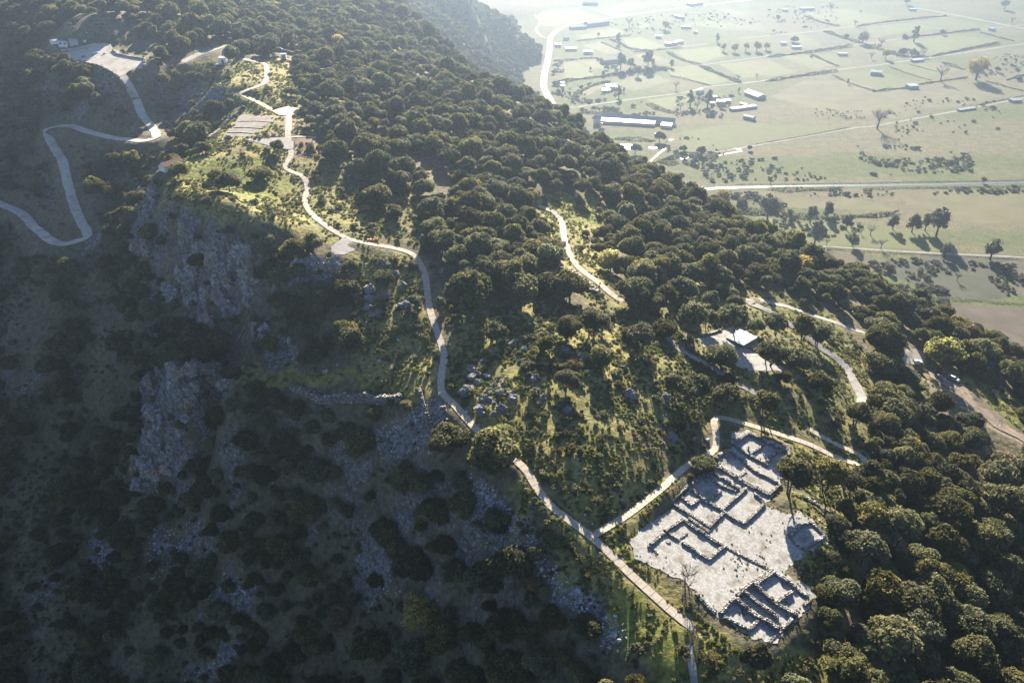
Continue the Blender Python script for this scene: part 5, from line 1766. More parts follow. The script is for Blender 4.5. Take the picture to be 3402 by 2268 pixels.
ruin('block', 'ruined house of deep narrow rooms at the near corner of the gravel court', [
    (B_((1120, 1070), (1200, 980), (1290, 900)), 1.0, 1.3), (B_((1300, 885), (1390, 800), (1480, 735)), 1.1, 1.4), (B_((1500, 740), (1600, 670), (1710, 595)), 1.8, 1.2), (B_((1710, 610), (1850, 705), (2000, 820), (2110, 890)), 0.9, 1.0),
    (B_((1480, 745), (1600, 850), (1730, 960)), 1.0, 1.3), (B_((1735, 965), (1850, 1035), (1970, 1090)), 1.0, 1.2), (B_((1375, 835), (1500, 935), (1640, 1040), (1760, 1135)), 0.9, 1.3),
    (B_((1300, 930), (1450, 1060), (1560, 1125), (1680, 1195), (1760, 1245)), 1.1, 1.3), (B_((1735, 955), (1830, 890), (1920, 830)), 0.9, 1.1), (B_((1120, 1090), (1290, 1175), (1450, 1255)), 0.8, 0.8),
    (B_((1450, 1245), (1500, 1190), (1550, 1130)), 0.8, 0.9), (B_((1660, 1385), (1730, 1310), (1800, 1245)), 0.8, 0.5), (B_((1810, 1230), (1870, 1180), (1910, 1135)), 0.8, 0.8), (B_((2050, 975), (2090, 940), (2130, 905)), 0.8, 0.6)])
ruin('chamber', 'small square ruin standing alone at the right edge of the gravel court', [
    (B_((1900, 190), (2000, 110), (2110, 50)), 0.7, 0.7), (B_((2120, 45), (2200, 110), (2285, 190)), 1.0, 0.8), (B_((2280, 205), (2170, 280), (2060, 345)), 0.7, 0.7), (B_((2050, 345), (1970, 300), (1890, 205)), 0.6, 0.5)])
for px, lab in ((B_((850, 850), (910, 910), (980, 985), (1060, 1060)), 'low broken stone wall along the near left edge of the gravel court'),
                (A_((2080, 910), (2160, 970), (2240, 1030), (2330, 1120)), 'low row of wall stones in the grass right of the gravel court')):
    P = pad(px)
    tag(stone_wall('stone_wall', P, 0.8, 0.6, None, s=0.5), lab, 'wall')


def hill_pts(px, dv=0.0):
    g = ground_at([p[0] for p in px], [p[1] + dv for p in px])
    d_ = dense(g, 0.8)
    d_[:, 2] = height(d_[:, 0], d_[:, 1])
    return d_


WALLS = []
for px, w, h, s, lab in (
    ([(972, 1296), (1000, 1308), (1041, 1326), (1120, 1332), (1200, 1332), (1330, 1334)], 1.3, 3.6, 0.5, 'long dry stone terrace wall on the dark slope below the green ledge'),
    ([(1394, 1306), (1406, 1354), (1424, 1408)], 1.0, 2.6, 0.5, 'short steep rubble wall between the dark slope and the slab path'),
    ([(1424, 1410), (1450, 1412), (1480, 1400), (1470, 1360)], 1.6, 1.4, 0.55, 'heaped rubble corner wall left of the slab path'),
    ([(815, 1090), (791, 1129), (771, 1168), (757, 1192), (772, 1212), (786, 1226)], 0.9, 1.4, 0.45, 'curved dry stone wall climbing to the left end of the green ledge'),
    ([(810, 359), (775, 390), (735, 430), (694, 465)], 1.1, 1.6, 0.5, 'straight dry stone wall beside the paved terrace rows'),
    ([(858, 166), (930, 171), (988, 185), (1061, 195)], 1.1, 2.2, 0.6, 'long ruined rampart of grey stones behind the roofed shelter'),
    ([(480, 200), (482, 215), (480, 230)], 0.9, 3.0, 0.6, 'upright retaining wall at the right end of the car park'),
    ([(376, 168), (390, 182), (430, 190), (482, 197)], 0.6, 0.7, 0.45, 'low stone kerb wall curving along the back of the car park'),
    ([(333, 222), (372, 242), (400, 268), (425, 300)], 0.8, 1.2, 0.5, 'stone revetment along the lower edge of the car park'),
    ([(1856, 890), (1880, 905), (1920, 935), (1960, 968), (1985, 975)], 0.9, 1.2, 0.45, 'thick stone wall along the near side of the stepped trench'),
    (C1((1645, 838), (1760, 836), (1885, 845)), 0.4, 0.2, 0.4, 'farthest of three low stone kerbs across the paved terrace rows'),
    (C1((1610, 880), (1700, 880), (1815, 888)), 0.4, 0.2, 0.4, 'middle of three low stone kerbs across the paved terrace rows'),
    (C1((1570, 915), (1650, 914), (1745, 922)), 0.4, 0.2, 0.4, 'nearest of three low stone kerbs across the paved terrace rows'),
    ([(2330, 1118), (2360, 1110), (2395, 1098)], 0.8, 0.8, 0.45, 'broken stone row at the left end of the pit shelter court'),
):
    P = hill_pts(px)
    o = tag(stone_wall('stone_wall', P, w, h, None, s=s), lab, 'wall')
    WALLS.append(o)
# ------------------------------------------------------------------ buildings, cars, people and small things
def house(name, a, b_, depth, h, roof, label, cat, roof_m='roofwhite', wall_m='white', plain=True, rh=0.12, over=0.3, windows=0, door=False, group=None, parapet=False, back=True):
    """a building whose front foot runs from picture point a to b; depth, eaves height in metres"""
    if plain:
        p, q = [np.array([*at_z(*c, 0.0), 0.0]) for c in (a, b_)]
    else:
        p, q = g1(*a), g1(*b_)
        p[2] = q[2] = min(p[2], q[2])
    L = float(np.hypot(*(q - p)[:2]))
    ang = math.atan2(q[1] - p[1], q[0] - p[0])
    e = empty(name, tuple(p), ang)
    tag(e, label, cat, group)
    hh = h
    m = MB()
    if roof == 'gable':
        r = rh * depth
        V = [(0, 0, -0.5), (L, 0, -0.5), (L, depth, -0.5), (0, depth, -0.5), (0, 0, hh), (L, 0, hh), (L, depth, hh), (0, depth, hh), (0, depth / 2, hh + r), (L, depth / 2, hh + r)]
        m.add(V, [(0, 1, 5, 4), (2, 3, 7, 6), (1, 2, 6, 9, 5), (3, 0, 4, 8, 7), (0, 3, 2, 1)])
    else:
        m.prism([(0, 0), (L, 0), (L, depth), (0, depth)], -0.5, [hh, hh, hh + rh * depth, hh + rh * depth] if roof == 'mono' else hh)
    m.obj('wall', M[wall_m], e)
    m = MB()
    o = over
    if roof == 'gable':
        r = rh * depth
        k = r / (depth / 2) * o
        for s0, s1 in (((-o, hh - k), (depth / 2, hh + r)), ((depth + o, hh - k), (depth / 2, hh + r))):
            y0, z0 = s0
            y1, z1 = s1
            V = [(-o, y0, z0 + 0.03), (L + o, y0, z0 + 0.03), (L + o, y1, z1 + 0.03), (-o, y1, z1 + 0.03)]
            m.add(V + [(x, y, z + 0.15) for x, y, z in V], [(4, 5, 6, 7) if y0 < y1 else (7, 6, 5, 4), (3, 2, 1, 0), (0, 1, 5, 4), (1, 2, 6, 5), (2, 3, 7, 6), (3, 0, 4, 7)])
    elif parapet:
        m.prism([(0.25, 0.25), (L - 0.25, 0.25), (L - 0.25, depth - 0.25), (0.25, depth - 0.25)], hh + 0.003, hh + 0.05)
        for bx in ((0, 0, L, 0.22), (0, depth - 0.22, L, depth), (0, 0.225, 0.22, depth - 0.225), (L - 0.22, 0.225, L, depth - 0.225)):
            m.prism([(bx[0], bx[1]), (bx[2], bx[1]), (bx[2], bx[3]), (bx[0], bx[3])], hh + 0.06, hh + 0.36)
    else:
        z1 = hh + (rh * depth if roof == 'mono' else 0)
        s_ = (z1 - hh) / depth
        m.prism([(-o, -o), (L + o, -o), (L + o, depth + o), (-o, depth + o)], [hh - o * s_ + 0.02] * 2 + [z1 + o * s_ + 0.02] * 2, [hh - o * s_ + 0.2] * 2 + [z1 + o * s_ + 0.2] * 2)
    m.obj('roof', M[roof_m], e)
    if windows:
        for i in range(windows):
            x = L * (i + 0.5) / windows
            w_ = min(1.3, L / windows * 0.5)
            m = MB()
            m.prism([(x - w_ / 2, -0.03), (x + w_ / 2, -0.03), (x + w_ / 2, 0.1), (x - w_ / 2, 0.1)], hh * 0.5, hh * 0.5 + min(1.1, hh * 0.3))
            m.obj('window', M['dark'], e)
    if door:
        m = MB()
        x = L * (0.5 if door is True else door)
        m.prism([(x - 0.55, -0.04), (x + 0.55, -0.04), (x + 0.55, 0.1), (x - 0.55, 0.1)], 0.0, min(2.1, h * 0.8))
        m.obj('door', M['dark'], e)
    return e


FARM = 'farm buildings on the plain'
house('long_barn', (1995, 399), (2240, 418), 13, 4.6, 'gable', 'back one of two parallel long barns with a row of small windows', 'barn', 'roofgrey', 'white', windows=26, rh=0.22, group=FARM)
house('long_barn', (1997, 410), (2174, 421), 9, 3.2, 'mono', 'front one of two parallel long barns, lower and shorter', 'barn', 'roofgrey', 'white', windows=20, rh=0.14, group=FARM)
house('barn', (1971, 413), (1994, 414), 10, 7.5, 'gable', 'tall gabled block at the left end of the long barns', 'barn', 'roofgrey', 'white', rh=0.25, door=True, group=FARM)
house('shed', (2194, 424), (2228, 428), 9, 3.2, 'mono', 'pale roofed shed in front of the right end of the long barns', 'shed', rh=0.1, group=FARM)
house('farmhouse', (1988, 446), (2007, 446), 7, 4.0, 'gable', 'small gabled house near the hill foot below the long barns', 'house', 'roofgrey', 'white', rh=0.3, door=True, group=FARM)
house('shed', (2177, 455), (2192, 455), 5, 2.6, 'flat', 'small pale shed among bushes below the long barns', 'shed', group=FARM)
(p0, p1) = C3((2135, 870), (2255, 916))
house('barn', p0, p1, 15, 4.0, 'gable', 'broad barn with long pale ridged roof at the edge of the open pasture', 'barn', 'roofwhite', 'concrete', rh=0.14, door=True, group=FARM)
p0, p1 = C4((940, 688), (1042, 697))
house('barn', p0, p1, 15, 4.5, 'gable', 'square barn with bright white roof below the long field track', 'barn', 'roofwhite', 'concrete', rh=0.10, door=True, group=FARM)
FARMS = [
    (C3((845, 588), (985, 576)), 15, 5, 'gable', 'barn', 'wide grey roofed barn behind trees east of the valley road', 'roofgrey'),
    (C3((1880, 955), (1960, 960)), 9, 3, 'mono', 'shed', 'large white roofed shed at the middle of the farmyard', 'roofwhite'),
    (C3((1966, 948), (2015, 948)), 7, 3, 'mono', 'shed', 'white shed joined to the right of the farmyard shed', 'roofwhite'),
    (C3((1832, 914), (1890, 912)), 6, 3, 'mono', 'shed', 'narrow pale shed at the back left of the farmyard', 'roofwhite'),
    (C3((1826, 968), (1868, 968)), 6, 2.6, 'mono', 'shed', 'small white shed at the front left of the farmyard', 'roofwhite'),
    (C3((2092, 970), (2152, 988)), 6, 3, 'gable', 'shed', 'slanting pale shed between the farmyard and the pasture', 'roofwhite'),
    (C3((2024, 1024), (2098, 1016)), 7, 2.6, 'mono', 'shed', 'short bright roofed shed at the left end of the long white shed', 'roofwhite'),
    (C3((2100, 1016), (2255, 994)), 7, 2.6, 'mono', 'shed', 'long white roofed shed along the near side of the farmyard', 'roofwhite'),
    (C3((2125, 1090), (2215, 1110)), 7, 3.4, 'gable', 'barn', 'lone dark grey barn on grass in front of the farmyard', 'roofgrey'),
    (C3((545, 275), (690, 266)), 10, 4, 'gable', 'barn', 'long pale roofed barn beside the bend of the valley road', 'roofwhite'),
    (C3((705, 252), (900, 228)), 16, 6, 'gable', 'warehouse', 'big white warehouse on the inside of the valley road bend', 'roofwhite'),
    (C3((650, 48), (790, 52)), 14, 5, 'gable', 'warehouse', 'faint pale warehouse far beyond the valley road', 'roofwhite'),
    (C3((405, 432), (455, 430)), 8, 4, 'flat', 'house', 'small white house just right of the valley road straight', 'roofwhite'),
    (C3((500, 468), (600, 465)), 8, 4, 'flat', 'house', 'row house with white roof right of the valley road', 'roofwhite'),
    (C3((670, 500), (745, 497)), 8, 4, 'flat', 'house', 'white roofed house standing above the bright green field', 'roofwhite'),
    (C3((485, 370), (528, 368)), 8, 4, 'gable', 'house', 'faint grey house behind the small white house by the road', 'roofgrey'),
    (C3((872, 824), (965, 822)), 9, 4, 'mono', 'house', 'white flat house on the dry field above the long barns', 'roofwhite'),
    (C3((838, 850), (905, 847)), 6, 3, 'mono', 'shed', 'low white shed in front of the house above the long barns', 'roofwhite'),
    (C3((457, 782), (482, 780)), 5, 3, 'flat', 'shed', 'tiny white shed beside the valley road, rear of a pair', 'roofwhite'),
    (C3((460, 808), (483, 806)), 5, 3, 'flat', 'shed', 'tiny white shed beside the valley road, front of a pair', 'roofwhite'),
    (C3((1322, 352), (1375, 354)), 8, 4, 'flat', 'house', 'white house alone in the far middle fields', 'roofwhite'),
    (C3((1415, 422), (1475, 420)), 8, 4, 'flat', 'house', 'left house of the white trio along the small lane', 'roofwhite'),
    (C3((1482, 416), (1520, 414)), 8, 4, 'flat', 'house', 'middle house of the white trio along the small lane', 'roofwhite'),
    (C3((1527, 404), (1578, 400)), 8, 4, 'flat', 'house', 'right house of the white trio along the small lane', 'roofwhite'),
    (C3((1675, 310), (1706, 310)), 7, 4, 'flat', 'house', 'lone white house far beyond the small lane', 'roofwhite'),
    (C3((1570, 267), (1650, 264)), 8, 4, 'flat', 'house', 'farthest white house beyond the small lane', 'roofwhite'),
    (C3((1730, 866), (1765, 848)), 6, 4, 'gable', 'house', 'bright gabled house behind dark trees left of the farmyard', 'roofwhite'),
    (C4((1297, 818), (1385, 814)), 10, 4, 'mono', 'barn', 'grey walled barn with pale roof at a field corner by the tall bare tree', 'roofwhite'),
    (C4((1342, 572), (1435, 562)), 8, 2.6, 'mono', 'shed', 'low pale shed beside the long field track', 'roofwhite'),
    (C4((125, 414), (175, 414)), 9, 4, 'flat', 'house', 'bright white house near the far hedge track, left one', 'roofwhite'),
    (C4((227, 450), (312, 450)), 7, 3.5, 'flat', 'house', 'white terrace house near the far hedge track, right one', 'roofwhite'),
    (C4((652, 512), (735, 512)), 8, 3.5, 'flat', 'house', 'white house ringed by bushes between two field tracks', 'roofwhite'),
    (C4((2242, 942), (2330, 937)), 8, 2.8, 'mono', 'shed', 'low grey shed at the right edge of the pasture beyond the ditch', 'roofgrey'),
    (C4((1762, 1024), (1915, 1002)), 5, 1.8, 'mono', 'shed', 'long low grey shed beside the ditch track', 'roofgrey'),
    (C4((312, 97), (430, 94)), 12, 4, 'flat', 'warehouse', 'faint white warehouse at the upper edge of the fields', 'roofwhite'),
    (C4((1306, 102), (1365, 102)), 10, 4, 'flat', 'house', 'faint white house close to the far highway', 'roofwhite'),
    (C4((2050, 285), (2090, 282)), 8, 4, 'flat', 'house', 'faint white house below the far highway at the right', 'roofwhite'),
    (C4((150, 108), (190, 106)), 8, 4, 'flat', 'house', 'faint white house left of the far upper warehouse', 'roofwhite'),
    (C3((1490, 160), (1550, 175)), 8, 4, 'flat', 'house', 'faint white house just below the far end of the valley road', 'roofwhite'),
    (C3((1650, 60), (1760, 45)), 14, 5, 'flat', 'warehouse', 'bright white warehouse at the far end of the valley road', 'roofwhite'),
]
for (p0, p1), dp, h, rf, cat, lab, rm in FARMS:
    house(cat if cat != 'house' else 'farmhouse', p0, p1, dp, h, rf, lab, cat, rm, 'white' if cat == 'house' else 'concrete', rh=0.1 if rf == 'mono' else 0.2, group=FARM)


def Z2(x, y):
    return (150 + x / 7.84, 90 + y / 7.84)


def Z3(x, y):
    return (690 + x / 7.84, 140 + y / 7.84)


HB_ = 'white buildings above the car park'
house('white_building', Z2(150, 470), Z2(330, 462), 4.5, 2.6, 'flat', 'small white flat roofed building, leftmost above the car park', 'building', 'roofgrey', 'white', plain=False, parapet=True, group=HB_)
house('white_building', Z2(362, 520), Z2(590, 530), 4.5, 3.0, 'flat', 'white flat roofed building with two small windows above the car park', 'building', 'roofgrey', 'white', plain=False, parapet=True, windows=2, group=HB_)
house('white_building', Z2(655, 510), Z2(860, 478), 8.0, 3.6, 'mono', 'larger grey walled building with sloping roof right of the two white ones', 'building', 'roofgrey', 'concrete', plain=False, rh=0.04, group=HB_)
e = empty('ruined_house', tuple(g1(*Z2(1100, 320))))
tag(e, 'roofless stone house with three standing walls behind the white buildings', 'ruin')
for px, h in (((Z2(1020, 322), Z2(1110, 330)), 2.6), ((Z2(1110, 330), Z2(1285, 290)), 3.0), ((Z2(1285, 290), Z2(1240, 240)), 2.6), ((Z2(960, 250), Z2(1230, 240)), 2.4)):
    stone_wall('wall', hill_pts(list(px)) - np.array(e.location), 0.6, h, e, s=0.5, ragged=0.12)
e = house('guard_hut', Z3(297, 566), Z3(487, 568), 3.6, 2.9, 'flat', 'little white flat roofed hut with a dark doorway beside a round oak', 'hut', 'white', 'white', plain=False, parapet=True, door=0.55)
m = MB()
m.prism([(-1.5, -1.0), (7.0, -1.0), (7.0, 5.0), (-1.5, 5.0)], -1.2, 0.06)
m.obj('base_slab', M['concrete'], e)
# open roofed shelter
p = g1(*Z3(1985, 480))
e = tag(empty('roofed_shelter', tuple(p), 0.15), 'open white shelter with flat roof slab on thin walls in the upper meadow', 'shelter')
m = MB()
m.box((0, 1.2, 3.25), (3.2, 2.8, 0.22))
m.obj('roof', M['roofwhite'], e)
m = MB()
m.box((1.35, 1.2, 1.4), (0.18, 2.4, 3.4))
m.obj('side_wall', M['white'], e)
m = MB()
m.box((0, 2.3, 1.4), (2.5, 0.16, 3.4))
m.obj('back_wall', M['concrete'], e)
m = MB()
m.box((-1.3, 0.2, 1.4), (0.16, 0.16, 3.4))
m.obj('post', M['white'], e)
m = MB()
m.box((-1.3, 0.4, 1.0), (0.8, 0.6, 0.5))
m.box((0.5, 0.8, 1.1), (0.7, 0.6, 0.6))
m.obj('bench', M['white'], e)
o = link(bpy.data.objects.new('earth_mound', rock_mesh('earth_mound', 41, M['earth'], 3, 0.2)))
o.location = (p[0], p[1] + 0.5, p[2] - 0.5)
o.scale = (5.5, 4.0, 1.1)
tag(o, 'dark brown mound of earth round the foot of the open shelter', 'mound')
# cottage among trees at the edge of the plateau
house('cottage', (550, 575), (612, 552), 3.6, 2.3, 'gable', 'low white cottage with long red brown roof among trees on the plateau edge', 'cottage', 'rooftile', 'white', plain=False, rh=0.32, door=True, windows=2)
# debris and heaps on the car park
for (x, y), s, mt, lab, nm in (((1010, 785), (1.5, 1.1, 0.8), 'earth', 'brown heap of sand on the pale car park', 'sand_pile'), ((1320, 680), (1.9, 1.4, 0.9), 'white', 'crumpled white tarpaulin over a heap at the back of the car park', 'tarpaulin_heap'),
                               ((1560, 690), (1.5, 1.0, 0.6), 'concrete', 'heap of pale building rubble right of the white tarpaulin', 'rubble_pile'), ((1040, 385), (1.2, 0.9, 0.9), 'white', 'white sacks heaped beside the grey walled building', 'sack_pile'),
                               ((560, 640), (2.2, 1.3, 0.5), 'stone', 'rubble heap at the left rim of the car park below the windows', 'rubble_pile')):
    g = g1(*Z2(x, y))
    o = link(bpy.data.objects.new(nm, rock_mesh(nm, int(x), M[mt], 3, 0.35, (1, 1, 0.8))))
    o.location = (g[0], g[1], g[2] + 0.1)
    o.scale = s
    tag(o, lab, 'heap')
g = g1(*Z2(1070, 600))
e = tag(empty('cement_mixer', tuple(g), 0.6), 'small red and white cement mixer standing on the car park', 'machine')
m = MB()
m.tube([(0, 0, 0.7), (0.35, 0, 1.2)], [0.5, 0.32], 10)
m.obj('drum', plain_mat('red_paint', (0.45, 0.05, 0.03), 0.4), e)
m = MB()
m.box((0, 0, 0.35), (1.2, 0.6, 0.1))
m.tube([(-0.5, 0.3, 0), (-0.2, 0.2, 0.7)], 0.05, 5)
m.tube([(-0.5, -0.3, 0), (-0.2, -0.2, 0.7)], 0.05, 5)
m.obj('frame', M['white'], e)
for sy in (-0.4, 0.4):
    m = MB()
    m.tube([(0.45, sy - 0.05, 0.25), (0.45, sy + 0.05, 0.25)], 0.25, 10)
    m.obj('wheel', M['rubber'], e)

# --- mirror roofed pit shelter
cor = [on_plane('pit_court', u, v) for u, v in ((2412, 1124), (2457, 1108), (2511, 1142), (2468, 1158))]
c0 = np.mean(cor, 0)
e = tag(empty('pit_shelter', tuple(c0)), 'low timber sided shelter with a bright reflecting glass roof over the excavation pit', 'shelter')
lo = [(p - c0) for p in cor]
for i in range(4):
    a, b_ = lo[i], lo[(i + 1) % 4]
    m = MB()
    n = np.array([-(b_ - a)[1], (b_ - a)[0]])
    n /= np.linalg.norm(n)
    m.prism([tuple(a[:2]), tuple(b_[:2]), tuple(b_[:2] - n * 0.15), tuple(a[:2] - n * 0.15)], min(a[2], b_[2]) - 0.4, 1.45)
    m.obj('side_wall', M['wood'], e)
m = MB()
m.prism([(p[0] * 1.03, p[1] * 1.03) for p in lo], 1.47, 1.62)
m.obj('glass_roof', M['mirror'], e)
for k in (0.33, 0.66):
    m = MB()
    a, b_ = lo[0] + (lo[3] - lo[0]) * k, lo[1] + (lo[2] - lo[1]) * k
    m.tube([(a[0], a[1], 1.66), (b_[0], b_[1], 1.66)], 0.035, 4)
    m.obj('roof_bar', M['metal'], e)

# --- stepped trench beside the middle path
pa, pb = g1(1898, 901), g1(1979, 963)
e = tag(empty('stepped_trench', tuple(pa)), 'old stone trench of nine cross steps running beside the middle path', 'ruin')
d_ = (pb - pa) / 9
w_ = np.array([-d_[1], d_[0]])[:2]
w_ /= np.linalg.norm(w_)
for i in range(10):
    c = d_ * i
    m = MB()
    z = height(pa[0] + c[0], pa[1] + c[1]) - pa[2]
    m.prism([tuple(c[:2] + w_ * s1 + d_[:2] * t) for s1, t in ((-1.9, 0.06), (-1.9, 0.66), (0.9, 0.66), (0.9, 0.06))], z - 0.5, z + 0.28)
    m.obj('step', M['court'], e)
for sd in (1.2, -2.2):
    q = np.array([pa + d_ * t + np.array([*(w_ * sd), 0]) for t in np.linspace(-0.4, 9.6, 24)])
    q[:, 2] = height(q[:, 0], q[:, 1])
    stone_wall('side_wall', q - pa, 0.5, 0.5, e, s=0.4)

# --- cars
def car(p, ang, paint, label, wagon=False):
    e = tag(empty('parked_car', tuple(p), ang), label, 'car', 'cars at the parking place')
    prof = [(-2.1, 0.42), (-2.12, 0.75), (-1.95, 0.92), (-1.3, 0.98), (0.95, 0.95), (1.75, 0.86), (2.08, 0.68), (2.12, 0.40), (1.7, 0.28), (-1.7, 0.28)]
    m = MB()
    ys = ((-0.84, 0.9), (-0.88, 1.0), (0.88, 1.0), (0.84, 0.9))
    V, F = [], []
    n = len(prof)
    for y, s in ys:
        V += [(x * (0.985 if s < 1 else 1), y, 0.55 + (z - 0.55) * s) for x, z in prof]
    for k in range(3):
        for i in range(n):
            F.append((k * n + i, k * n + (i + 1) % n, (k + 1) * n + (i + 1) % n, (k + 1) * n + i))
    F += [tuple(range(n))[::-1], tuple(3 * n + i for i in range(n))]
    m.add(V, F)
    m.obj('body', paint, e)
    m = MB()
    b0, b1, t0, t1 = (-1.95, 1.05, -1.5, 0.35) if wagon else (-1.85, 1.05, -1.15, 0.35)
    m.add([(b0, -0.78, 0.93), (b1, -0.78, 0.93), (b1, 0.78, 0.93), (b0, 0.78, 0.93), (t0, -0.62, 1.40), (t1, -0.62, 1.40), (t1, 0.62, 1.40), (t0, 0.62, 1.40)],
          [(0, 1, 5, 4), (1, 2, 6, 5), (2, 3, 7, 6), (3, 0, 4, 7), (4, 5, 6, 7)])
    m.obj('window_band', M['glass'], e)
    m = MB()
    m.add([(t0 - 0.05, -0.63, 1.405), (t1 + 0.05, -0.63, 1.405), (t1 + 0.05, 0.63, 1.405), (t0 - 0.05, 0.63, 1.405), (t0 + 0.1, -0.55, 1.46), (t1 - 0.1, -0.55, 1.46), (t1 - 0.1, 0.55, 1.46), (t0 + 0.1, 0.55, 1.46)],
          [(3, 2, 1, 0), (4, 5, 6, 7), (0, 1, 5, 4), (1, 2, 6, 5), (2, 3, 7, 6), (3, 0, 4, 7)])
    m.obj('roof', paint, e)
    for x in (-1.3, 1.32):
        for y in (-0.83, 0.83):
            m = MB()
            m.tube([(x, y - 0.09, 0.32), (x, y + 0.09, 0.32)], 0.32, 12)
            w = m.obj('wheel', M['rubber'], e)
            m = MB()
            m.tube([(x, y - 0.10, 0.32), (x, y + 0.10, 0.32)], 0.19, 10)
            m.obj('rim', M['metal'], w)
    for y in (-0.62, 0.62):
        m = MB()
        m.box((2.07, y, 0.68), (0.1, 0.34, 0.14))
        m.obj('headlight', M['metal'], e)
        m = MB()
        m.box((-2.1, y, 0.78), (0.07, 0.3, 0.16))
        m.obj('tail_light', CARRED, e)
    return e


CARRED = plain_mat('red_lens', (0.4, 0.02, 0.02), 0.3)


def car_paint(name, c):
    m, nt, b = nt_mat(name)
    b.inputs['Base Color'].default_value = (*c, 1)
    b.inputs['Roughness'].default_value = 0.25
    b.inputs['Metallic'].default_value = 0.15
    b.inputs['Coat Weight'].default_value = 0.7
    return m


for (a, b_), c, lab, wg in ((((3028, 1200), (3062, 1212)), (0.75, 0.75, 0.74), 'white parked car between the round gravel circle and a big yellow tree', False),
                            (((3108, 1247), (3136, 1268)), (0.20, 0.24, 0.32), 'dark blue grey parked car in the shade, left of the silver one', False),
                            (((3154, 1253), (3182, 1270)), (0.50, 0.55, 0.60), 'silver parked car at the upper end of the gravel strip', True)):
    p, q = g1(*a), g1(*b_)
    mid = (p + q) / 2
    mid[2] = height(mid[0], mid[1]) + 0.06
    car(mid, math.atan2(q[1] - p[1], q[0] - p[0]), car_paint('car_paint', c), lab, wg)
V_ = PLAIN['valley_road']
i_ = int(np.argmin(np.hypot(V_[:, 0] - at_z(*C3((315, 745))[0], 0)[0], V_[:, 1] - at_z(*C3((315, 745))[0], 0)[1])))
ang = math.atan2(V_[i_ + 1][1] - V_[i_][1], V_[i_ + 1][0] - V_[i_][0])
e = car((V_[i_][0] + 1.8, V_[i_][1], 0.17), ang, car_paint('car_paint', (0.12, 0.13, 0.15)), 'dark car driving on the pale valley road at the hill foot')
del e['group']

